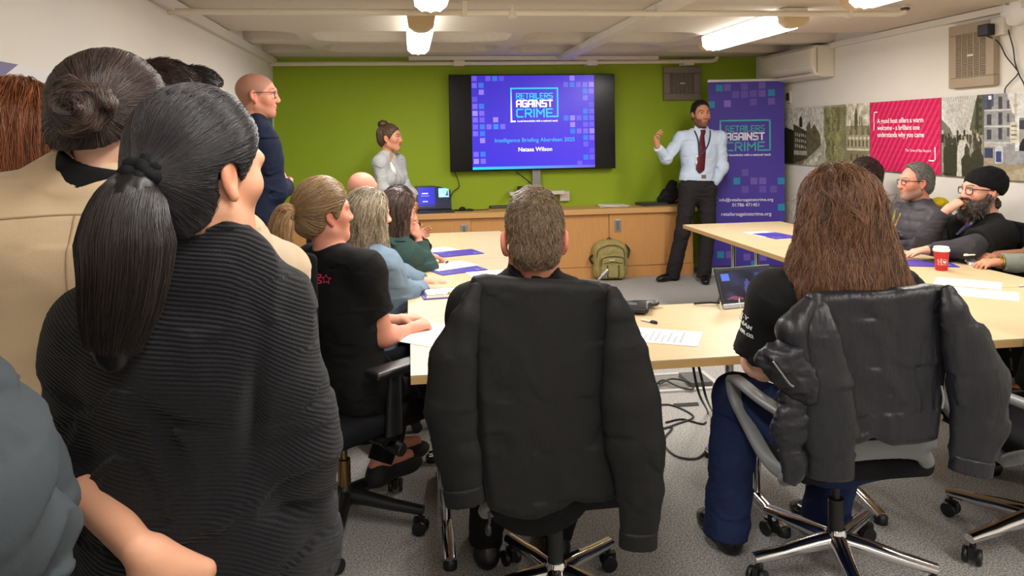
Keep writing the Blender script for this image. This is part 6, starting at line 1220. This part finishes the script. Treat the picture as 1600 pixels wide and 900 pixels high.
pk = mat('pink_print', s(226, 60, 110), rough=.7); nb2 = A([-.55, -.83, 0]); nb2 = -(J(505, 446, Y)-_C)*A([1, 1, 0]); nb2 /= np.linalg.norm(nb2); ux2 = A([-nb2[1], nb2[0], 0]); tx = text('shirt_print', 'ug', J(481, 449, Y-.2), ux2, A([.03, .0, 1]), .055, pk, o['top'], 'LEFT', .0005); wrap(tx, o['topF'], nb2, .0015)
b = MB(); 
for k in range(10): a = PI/2+k*PI/5; a2 = a+PI/5; r1, r2 = ((.020, .010) if k % 2 == 0 else (.010, .020)); c = J(510, 445, Y-.2); f = lambda a, r: c+ux2*r*math.cos(a)+A([0, 0, r*math.sin(a)]); b.quad(f(a, r1), f(a2, r2), f(a2, r2*.72), f(a, r1*.72))
tx = b.build('shirt_star', pk, o['top']); wrap(tx, o['topF'], nb2, .0015)
G = Fld(.01); nd = o['hc']+o['R']@A([0, -.02, -.04])-jb['neck']; nd /= np.linalg.norm(nd); G.cone(jb['neck']-nd*.012, jb['neck']+nd*.018, .066, .060, flat=True, flata=True); G.cone(jb['neck']-nd*.05, jb['neck']+nd*.06, .053, .053, op=1, k=.002); surf('lanyard', G, .004, mat('lanyard_floral', s(130, 124, 150), rough=.7, col2=s(196, 120, 130), vscale=120), o['root'])
# 11 denim jacket
Y = 3.85; hp0 = J(577, 340, Y); jb = dict(head=hp0, neck=J(573, 388, Y), chest=J(588, 445, Y), pelvis=J(572, 545, Y), shR=J(600, 416, Y-.12), shL=J(556, 406, Y+.15), elR=J(634, 462, Y-.06), wrR=J(664, 452, Y+.06), elL=J(620, 430, Y+.3), wrL=J(668, 440, Y+.25))
o = person('seated woman with long greying blonde hair and pale denim jacket', (jb['pelvis'][0], Y, 0), 62, 1.66, True, True, jb, hy=64, S=1.02, skin='fair', W=1.12, h=.006, hh=.005, top=dict(mat=cloth('denim_pale', s(112, 132, 150), var=.16, vscale=14, bump=.3), name='denim_jacket', neck='shirt', collar=.02, hem=.08, t=.022, st=.024, amp=.016, sleeve=.96), bottom=dict(mat=MATS['cloth_leggings_black'], h=.009), hands=dict(R=dict(d=(.95, .1, -.2), n=(0, .3, -1), curl=.6), L=dict(d=(.9, .1, -.1), n=(0, 0, -1))))
hd = o['hc']; Rh = o['R']; hair_long(o, s(88, 74, 58), s(186, 170, 144), [lambda F: (F.econe(hd+Rh@A([0, -.05, .0]), hd+Rh@A([0, -.075, -.235]), .096, .085, Rh[:, 1], .75, k=.04), F.cone(hd+Rh@A([.058, .02, .0]), hd+Rh@A([.066, .035, -.20]), .036, .040, k=.04))], n=4200, ln=.36, r=.0013, name='greyblonde', h=.006, steps=14, wave=.004)
# 12 green hooded top, hand to cheek
Y = 4.55; hp0 = J(622, 335, Y); jb = dict(head=hp0, neck=J(612, 376, Y), chest=J(622, 420, Y), pelvis=J(592, 500, Y), shR=J(634, 398, Y-.12), shL=J(598, 388, Y+.15), elR=J(664, 420, Y-.02), wrR=J(654, 374, Y+.06), elL=J(650, 405, Y+.26), wrL=J(660, 400, Y+.2))
gh = cloth('hoodie_green', s(52, 74, 70)); o = person('seated woman with dark brown hair and green hooded top, cheek on her hand', (jb['pelvis'][0], Y, 0), 66, 1.64, True, True, jb, hy=76, hp=-6, S=1.02, skin='rosy', W=1.10, h=.0065, hh=.0055, top=dict(mat=gh, name='hooded_top', neck='hood', hem=.08, t=.024, st=.028, amp=.020, sleeve=.93, cuffband=True), bottom=dict(mat=MATS['cloth_leggings_black'], h=.01), hands=dict(R=dict(d=(-.25, .05, 1), n=(-.8, .5, 0), curls=[.7, .8, .9, .9], thumb=.2), L=dict(d=(.9, .1, -.1), n=(0, 0, -1))))
hd2 = o['hc']; Rh2 = o['R']; hair_long(o, s(34, 26, 24), s(104, 80, 68), [lambda F: (F.econe(hd2+Rh2@A([0, -.05, .0]), hd2+Rh2@A([0, -.06, -.16]), .088, .07, Rh2[:, 1], .75, k=.04), F.cone(hd2+Rh2@A([.058, .02, .0]), hd2+Rh2@A([.066, .025, -.16]), .036, .030, k=.04))], n=2800, ln=.28, r=.0015, name='darkbrown', h=.0065, steps=12)
# 13 the forearm with the dark bracelet
Y = 5.05; hp0 = J(624, 322, Y); jb = dict(head=hp0, neck=J(615, 350, Y), pelvis=J(596, 460, Y), shR=J(632, 366, Y-.1), shL=J(605, 358, Y+.18), elR=J(659, 385, Y), wrR=J(646, 340, Y+.02))
o = person('person in black top mostly hidden behind the green hooded top, forearm with dark bracelet raised', (jb['pelvis'][0], Y, 0), 70, 1.62, True, True, jb, hy=78, hp=-4, S=.95, skin='tan', h=.007, top=dict(mat=tee, name='shirt', hem=.06, st=.02, sleeve=.56, t=.016), bottom=dict(mat=MATS['cloth_leggings_black'], h=.01), hands=dict(R=dict(d=(-.35, 0, 1), n=(-.8, .3, .2), curls=[.5, .6, .7, .8]), L=dict(curl=.4)))
hair_short(o, s(34, 26, 24), s(90, 70, 60), n=1000, r=.0016, h=.007, name='hiddendark', t=.012)
a, e = J(648.5, 349, Y), J(650.5, 354, Y); b = MB(); d_ = (jb['wrR']-jb['elR']); d_ /= np.linalg.norm(d_); c0 = jb['wrR']-d_*.055; b.lathe(c0, [(.030, -.012), (.036, -.010), (.036, .010), (.030, .012)], 18, d_); b.build('bracelet', blackp, o['root'], smooth=True)
# 14 bald sitter
Y = 5.65; hp0 = J(567, 298, Y); o = person('bald person at the far end of the left row, only the pink crown showing', (hp0[0], Y, 0), 62, 1.70, True, False, dict(head=hp0), hy=55, S=1.12, skin='rosy', h=.007, top=dict(mat=MATS['cloth_navy_top'], name='jumper'), bottom=dict(mat=MATS['cloth_leggings_black'], h=.01), hands=dict(L=None, R=None), face=dict(stubble=(s(196, 140, 120), .25)))
# 15 short haired man in the middle
Y = 2.12; hp0 = J(835, 379, Y); jb = dict(head=hp0, neck=J(832, 432, Y), chest=J(835, 590, Y+.06), pelvis=J(840, 735, Y+.14), shR=J(922, 484, Y), shL=J(742, 484, Y), elR=J(960, 620, Y+.1), wrR=J(900, 585, Y+.42), elL=J(720, 620, Y+.1), wrL=J(780, 585, Y+.42), kneeR=J(905, 720, Y+.5), kneeL=J(770, 720, Y+.5))
EAR[:] = [1.12, .006]
o = person('man with short brown hair and black fleece collar seen from behind, seated in the middle', (jb['pelvis'][0], Y+.12, 0), 0, 1.80, True, False, jb, hy=7, hp=-3, S=1.06, skin='rosy', W=1.06, h=.006, hh=.0045, top=dict(mat=cloth('fleece_black', s(22, 22, 23), bump=.5), name='fleece', neck='stand', collar=.040, hem=.06, t=.018, st=.02, amp=.008), bottom=dict(mat=MATS['cloth_leggings_black'], h=.01))
hair_short(o, s(50, 38, 29), s(160, 134, 104), t=.006, n=7000, ln=.030, r=.0008, h=.0045, name='cropped', crown=(.012, -.052, .135), tz=.014, lift=.010, low=-.004, earr=.036, cutf=lambda y: np.interp(y, [-.13, -.085, -.075, -.03, -.012, .006, .022, .05, .088, .1], [-.062, -.062, -.062, -.03, .012, .014, -.006, .040, .088, .12]), jit=.45, sides=-.006)
EAR[:] = [1.0, 0.0]
G = Fld(.01); nk = o['hc']+o['R']@A([0, -.02, -.04])*1.09; nd = nk-jb['neck']; nd /= np.linalg.norm(nd)
for kk in (.012, .022, .032): 
    b = MB(); fr_ = np.cross(nd, [0, 1, 0]); fr_ /= np.linalg.norm(fr_); f2 = np.cross(nd, fr_); b.tube([jb['neck']+nd*kk+(.0762-.08*kk)*(math.cos(a)*fr_+math.sin(a)*f2) for a in np.linspace(0, 2*PI, 30)], .0025, 6, cap=False); b.build('collar_rib', MATS['cloth_fleece_black'], o['top'], smooth=True)
# 16 woman with long brown hair
Y = 2.16; hp0 = J(1306, 340, Y); jb = dict(head=hp0, neck=J(1308, 412, Y), chest=J(1308, 550, Y+.06), pelvis=J(1312, 660, Y+.20), shL=J(1214, 466, Y), shR=J(1402, 462, Y), elL=J(1183, 566, Y+.10), wrL=J(1215, 590, Y+.34), elR=J(1440, 590, Y+.1), wrR=J(1400, 560, Y+.4), hipL=J(1262, 672, Y+.22), hipR=J(1362, 672, Y+.22), kneeL=J(1152, 622, Y+.50), kneeR=J(1322, 640, Y+.52), ankL=J(1136, 838, Y+.42), ankR=J(1290, 812, Y+.42))
jb['ankL'][2] = .09; jb['ankR'][2] = .09
o = person('woman with long brown hair, black T-shirt and jeans seen from behind, seated', (jb['pelvis'][0], Y+.12, 0), -4, 1.70, True, True, jb, hy=4, hp=0, S=1.05, skin='pale', W=1.24, h=.0065, hh=.006, top=dict(mat=tee, name='shirt', neck='crew', hem=.05, t=.016, st=.024, sleeve=.42, amp=.010), bottom=dict(mat=cloth('jeans_blue', s(30, 42, 78), var=.15, vscale=10, bump=.35), name='jeans', t=.016, leg=.064, len=.045, amp=.014, h=.006), shoes=(s(20, 18, 18), .5), hands=dict(L=dict(d=(.8, .6, 0), n=(0, 0, -1)), R=dict(d=(-.8, .6, 0), n=(0, 0, -1))))
hd3 = o['hc']; hair_long(o, s(50, 33, 25), s(160, 114, 82), [lambda F: (F.econe(hd3+A([0, -.04, .02]), hd3+A([0, -.07, -.22]), .118, .165, A([0, 1., 0]), .55, k=.05), F.cone(hd3+A([-.075, -.03, -.03]), hd3+A([-.135, -.03, -.20]), .045, .05, k=.05), F.cone(hd3+A([.075, -.03, -.03]), hd3+A([.165, -.03, -.22]), .05, .055, k=.05))], n=9000, ln=.52, r=.0008, name='longbrown', h=.0055, steps=22, part=(-.01, .0, .13), jit=.2, t=.020, amp=.016, sides=.004, tz=.008, wave=.007)
wp = mat('white_print', s(214, 214, 214), rough=.7); nl = -(J(1160, 520, Y)-_C)*A([1, 1, 0]); nl /= np.linalg.norm(nl)
for i, wd in enumerate(('PLY', 'NAM', 'ER CO.')): tx = text('sleeve_print', wd, J(1153+i*1.5, 508+i*13, Y-.06), A([.93, -.20, -.30]), A([.25, 0, 1]), (.019, .018, .014)[i], wp, o['top'], 'LEFT', .0008); wrap(tx, o['topF'], nl, .0015)
# 17 dark haired man farthest right row
Y = 5.66; hp0 = J(1350, 280, Y); o = person('dark haired man in grey shirt farthest down the right row, turned away', (hp0[0]+.08, Y, 0), -60, 1.70, True, False, dict(head=hp0, neck=J(1362, 312, Y), shL=J(1392, 334, Y-.12), shR=J(1345, 326, Y+.2)), hy=-58, S=1.12, skin='fair', h=.007, top=dict(mat=cloth('shirt_taupe', s(128, 118, 106)), name='shirt', neck='shirt', collar=.03, t=.02, st=.022), bottom=dict(mat=MATS['cloth_leggings_black'], h=.01))
hair_short(o, s(30, 20, 19), s(84, 60, 54), t=.016, n=1600, ln=.05, r=.002, h=.0065, name='rightdark', tz=.014)
# 18 grey haired man in the padded jacket
Y = 4.97; hp0 = J(1431, 287, Y); jb = dict(head=hp0, neck=J(1440, 322, Y), chest=J(1434, 365, Y), pelvis=J(1452, 450, Y), shL=J(1466, 345, Y-.16), shR=J(1410, 336, Y+.2), elL=J(1440, 392, Y-.26), wrL=J(1402, 390, Y-.28), elR=J(1390, 372, Y+.1), wrR=J(1392, 384, Y-.15))
def quilt(P0):
    def f(G, o_):
        zz = o_['Z']
        G.post.append(lambda p, d: d-.007*np.abs(np.sin((p@zz+.15*p[:, 0])*PI/.075)))
    return f
o = person('grey haired man with glasses in dark grey padded jacket, looking left', (jb['pelvis'][0], Y, 0), -58, 1.74, True, False, jb, hy=-80, S=1.10, skin='rosy', W=1.08, h=.0065, hh=.005, top=dict(mat=cloth('padded_grey', s(74, 70, 76), rough=.5), name='padded_jacket', neck='shirt', collar=.035, t=.03, st=.028, amp=.012, late=[quilt(0)]), bottom=dict(mat=MATS['cloth_leggings_black'], h=.01), face=dict(beard=(s(122, 112, 104), .62), brow=s(90, 76, 66)), hands=dict(L=dict(d=(-1, -.05, -.05), n=(0, .1, -1), curl=.25), R=dict(d=(-.7, -.7, 0), n=(0, 0, -1))))
hair_short(o, s(84, 80, 76), s(164, 158, 150), t=.007, n=1800, ln=.016, r=.0016, h=.0055, name='greycrop', lift=.006, cutf=lambda y: np.interp(y, [-.13, -.075, -.03, -.012, .006, .022, .036, .055, .1], [-.072, -.07, -.03, .012, .012, .0, .075, .118, .17]))
glasses(o, s(40, 34, 34), r=.0024, hw=.024, hh=.016)
TF = o['topF']; nf = A([-.55, -.8, .2]); zy = mat('zip_olive', s(150, 130, 50), rough=.4, metal=.3)
strip('zip', TF, [J(1400, 324, Y), J(1396, 342, Y), J(1387, 360, Y)], nf, .014, zy, o['top'], .004, .006); strip('zip', TF, [J(1408, 332, Y), J(1400, 350, Y), J(1393, 362, Y)], nf, .012, zy, o['top'], .004, .006)
G = Fld(.02); cY = J(1468, 318, Y-.02); G.ell(cY, (.062, .05, .042)); G.post.append(folds(.014, (22, 22, 22))); surf('yellow_lining', G, .006, cloth('yellow_lining', s(216, 192, 22), rough=.5), o['root'])
# 19 bearded man with the knitted hat
Y = 4.30; hp0 = J(1533, 302, Y); jb = dict(head=hp0, neck=J(1547, 344, Y), chest=J(1540, 392, Y), pelvis=J(1560, 480, Y), shL=J(1562, 366, Y-.16), shR=J(1512, 352, Y+.22), elL=J(1512, 388, Y-.32), wrL=J(1455, 390, Y-.14), elR=J(1447, 372, Y+.05), wrR=J(1478, 329, Y-.03))
o = person('bearded man in black knitted hat and black T-shirt, hand at his mouth', (jb['pelvis'][0], Y, 0), -64, 1.80, True, False, jb, hy=-86, hp=4, S=1.14, skin='fair', W=1.24, h=.006, hh=.005, top=dict(mat=tee, name='shirt', neck='shirt', collar=.02, t=.020, st=.026, sleeve=.36, amp=.012), bottom=dict(mat=MATS['cloth_leggings_black'], h=.01), face=dict(beard=(s(58, 44, 38), .85), brow=s(50, 36, 30)),
    hands=dict(R=dict(d=(.8, -.1, .5), n=(.5, .1, -.85), curls=[1.0, 1.1, 1.2, 1.3], thumb=.2, s=1.05), L=dict(d=(-1, .12, -.12), n=(0, 0, -1), curl=.25)))
gsl = cloth('sleeve_charcoal', s(58, 56, 60))
for q in ('L', 'R'):
    G = Fld(.03); a, e, w = jb['sh'+q], jb['el'+q], jb['wr'+q]; G.cone(a, e, .075, .062, k=.03); G.cone(e, e*.08+w*.92, .062, .042, k=.03, flat=True); G.post.append(folds(.010, (14, 14, 14), seed=5)); surf('undersleeve', G, .006, gsl, o['root'])
hc, Rh = o['hc'], o['R']; G = Fld(.03); c = lambda *q: hc+Rh@(A(q)*1.14); G.ell(c(0, -.018, .055), A((.087, .108, .092))*1.14, Rh); G.ell(c(0, -.06, .07), A((.075, .075, .080))*1.14, Rh, k=.05)
G.post.append(lambda p, d: np.maximum(d, -((p-hc)@Rh[:, 2]/1.14-np.interp((p-hc)@Rh[:, 1]/1.14, [-.12, -.02, .09], [-.010, .020, .052]))*.9*1.14)); G.post.append(folds(.008, (18, 18, 18), seed=2)); surf('knitted_hat', G, .006, cloth('hat_black', s(16, 16, 18), bump=.6, bscale=400), o['root'])
G = Fld(.02); G.ell(c(0, .035, -.075), A((.066, .066, .058))*1.14, Rh); G.ell(c(0, .06, -.105), A((.045, .045, .040))*1.14, Rh, k=.03); G.cone(c(.066, .0, -.01), c(.060, .02, -.06), .018, .02); G.cone(c(-.066, .0, -.01), c(-.060, .02, -.06), .018, .02); G.ell(c(0, .095, -.034), A((.034, .012, .008))*1.14, Rh, k=.01)
G.ell(c(0, .108, -.052), A((.022, .022, .009))*1.14, Rh, op=1, k=.008); G.post.append(folds(.008, (50, 50, 50), seed=3)); bo, P = surf('beard', G, .0055, HAIRMAT('beard'), o['root'], colf=lambda P: s(52, 40, 36)+np.outer(vnoise(P*90), s(60, 52, 48))); st = P[rng.integers(0, len(P), 1500)]; g_ = G.grad(st); X = st[:, None]+(g_*.6+Rh[:, 1]*.2-A([0, 0, .5]))[:, None]*np.linspace(0, .03, 4)[None, :, None]; tubes('beard_strands', X, .0014, s(48, 36, 32), s(120, 108, 100), STRAND('beard'), bo)
G = Fld(.02); G.ell(c(0, -.070, -.055), A((.055, .03, .04))*1.14, Rh); G.post.append(folds(.012, (40, 40, 40))); surf('hair', G, .006, HAIRMAT('beard'), o['root'], colf=lambda P: np.tile(s(50, 38, 32), (len(P), 1)))
glasses(o, s(70, 36, 34), r=.003, hw=.025, hh=.019, sq=.5)
b = MB(); d_ = jb['wrL']-jb['elL']; d_ /= np.linalg.norm(d_); cw = jb['wrL']-d_*.005; b.lathe(cw, [(.030, -.014), (.037, -.012), (.037, .012), (.030, .014)], 16, d_); b.build('watch', blackp, o['root'], smooth=True)
TF = o['topF']; nf = A([-.62, -.75, .15]); strip('lanyard', TF, [J(1520, 346, Y), J(1508, 354, Y), J(1494, 366, Y)], nf, .018, mat('lanyard_slate', s(84, 88, 120), rough=.6), o['root'], .006)
for k, (px, py, cc) in enumerate(((1512, 348, s(226, 60, 90)), (1516, 351, s(90, 110, 220)), (1519, 349, s(220, 224, 240)), (1513, 352, s(160, 70, 190)))): b = MB(); q = onsurf(TF, J(px, py, Y), nf)+nf*.003; b.lathe(q, [(.0005, 0), (.013, .001), (.0005, .002)], 10, nf); b.build('shirt_emblem', mat('emblem_%d' % k, cc, rough=.6), o['top'])
# 20 writer at the right edge: hand and sage sleeve
Y = 3.78; jb = dict(shR=J(1640, 350, Y+.25), shL=J(1665, 372, Y-.15), neck=J(1660, 330, Y+.05), elL=J(1632, 412, Y-.05), wrL=J(1566, 410, Y+.02), elR=J(1625, 396, Y+.30), wrR=J(1556, 398, Y+.20), pelvis=J(1690, 480, Y), chest=J(1672, 395, Y), head=J(1652, 292, Y))
o = person('person in sage green sleeves writing at the right edge, hand with gold bracelet', (jb['pelvis'][0], Y, 0), -82, 1.66, True, True, jb, hy=-85, skin='tan', h=.0055, W=1.05, top=dict(mat=cloth('sage_sleeve', s(124, 130, 118)), name='shirt', neck='shirt', collar=.02, t=.018, sleeveL=.97, sleeveR=.62, st=.022, amp=.018), bottom=dict(mat=MATS['cloth_leggings_black'], h=.01), hands=dict(L=dict(d=(-1, .15, .0), n=(.05, .2, -1), curls=[.5, .6, .65, .7], thumb=.6), R=dict(d=(-.95, -.1, -.06), n=(0, .3, -1), curls=[.5, .7, .8, .8])))
hair_short(o, s(40, 30, 26), s(80, 60, 50), n=600, r=.0015, h=.007, name='writer')
b = MB(); d_ = jb['wrL']-jb['elL']; d_ /= np.linalg.norm(d_); cw = jb['wrL']+d_*.012; fr_ = np.cross(d_, [0, 0, 1.]); fr_ /= np.linalg.norm(fr_); f2 = np.cross(d_, fr_)
for dz in (-.008, .006): b.tube([cw+d_*(dz+.005*math.sin(a))+.034*(math.cos(a)*fr_+math.sin(a)*f2) for a in np.linspace(0, 2*PI, 24)], .0035, 6, cap=False)
b.build('bracelet', mat('gold'), o['root'], smooth=True)
hp_ = J(1524, 398, Y); pen('cream pen held over the spiral notebook at the right edge', hp_, J(1506, 400, Y), s(220, 214, 200), z=hp_[2], group=None)
# 21 sitter in black at the right edge
Y = 2.42; jb = dict(elR=J(1960, 590, Y+.1), wrR=J(1930, 560, Y+.3), hipL=J(1700, 700, Y+.1), hipR=J(1800, 700, Y+.1), ankR=J(1790, 830, Y+.4), shL=J(1690, 440, Y), shR=J(1870, 440, Y), neck=J(1780, 390, Y), elL=J(1632, 590, Y+.08), wrL=J(1640, 560, Y+.34), head=J(1745, 300, Y), chest=J(1745, 540, Y), pelvis=J(1748, 690, Y+.1), kneeL=J(1640, 640, Y+.5), ankL=J(1540, 760, Y+.55), kneeR=J(1760, 650, Y+.5))
jb['ankL'][2] = .09; jb['ankR'][2] = .09
o = person('sitter in black at the right edge, only an arm and dark trousers showing', (2.50, Y+.06, 0), -2, 1.72, True, False, jb, h=.008, W=1.15, top=dict(mat=MATS['cloth_fleece_black'], name='jacket', st=.035, t=.02, amp=.016), bottom=dict(mat=MATS['cloth_leggings_black'], h=.009, leg=.06, t=.02), hands=dict(R=None))
hair_short(o, s(40, 30, 26), s(80, 60, 50), n=600, r=.0015, h=.008, name='edge')
# ------------------------------------------------------------------ render look
scene.view_settings.view_transform = 'Standard'; scene.view_settings.look = 'None'; scene.view_settings.exposure = 0.0
scene.cycles.use_denoising = True; scene.cycles.max_bounces = 7; scene.cycles.diffuse_bounces = 4; scene.cycles.glossy_bounces = 3; scene.cycles.transparent_max_bounces = 6; scene.cycles.sample_clamp_indirect = 6
scene.cycles.caustics_reflective = False; scene.cycles.caustics_refractive = False
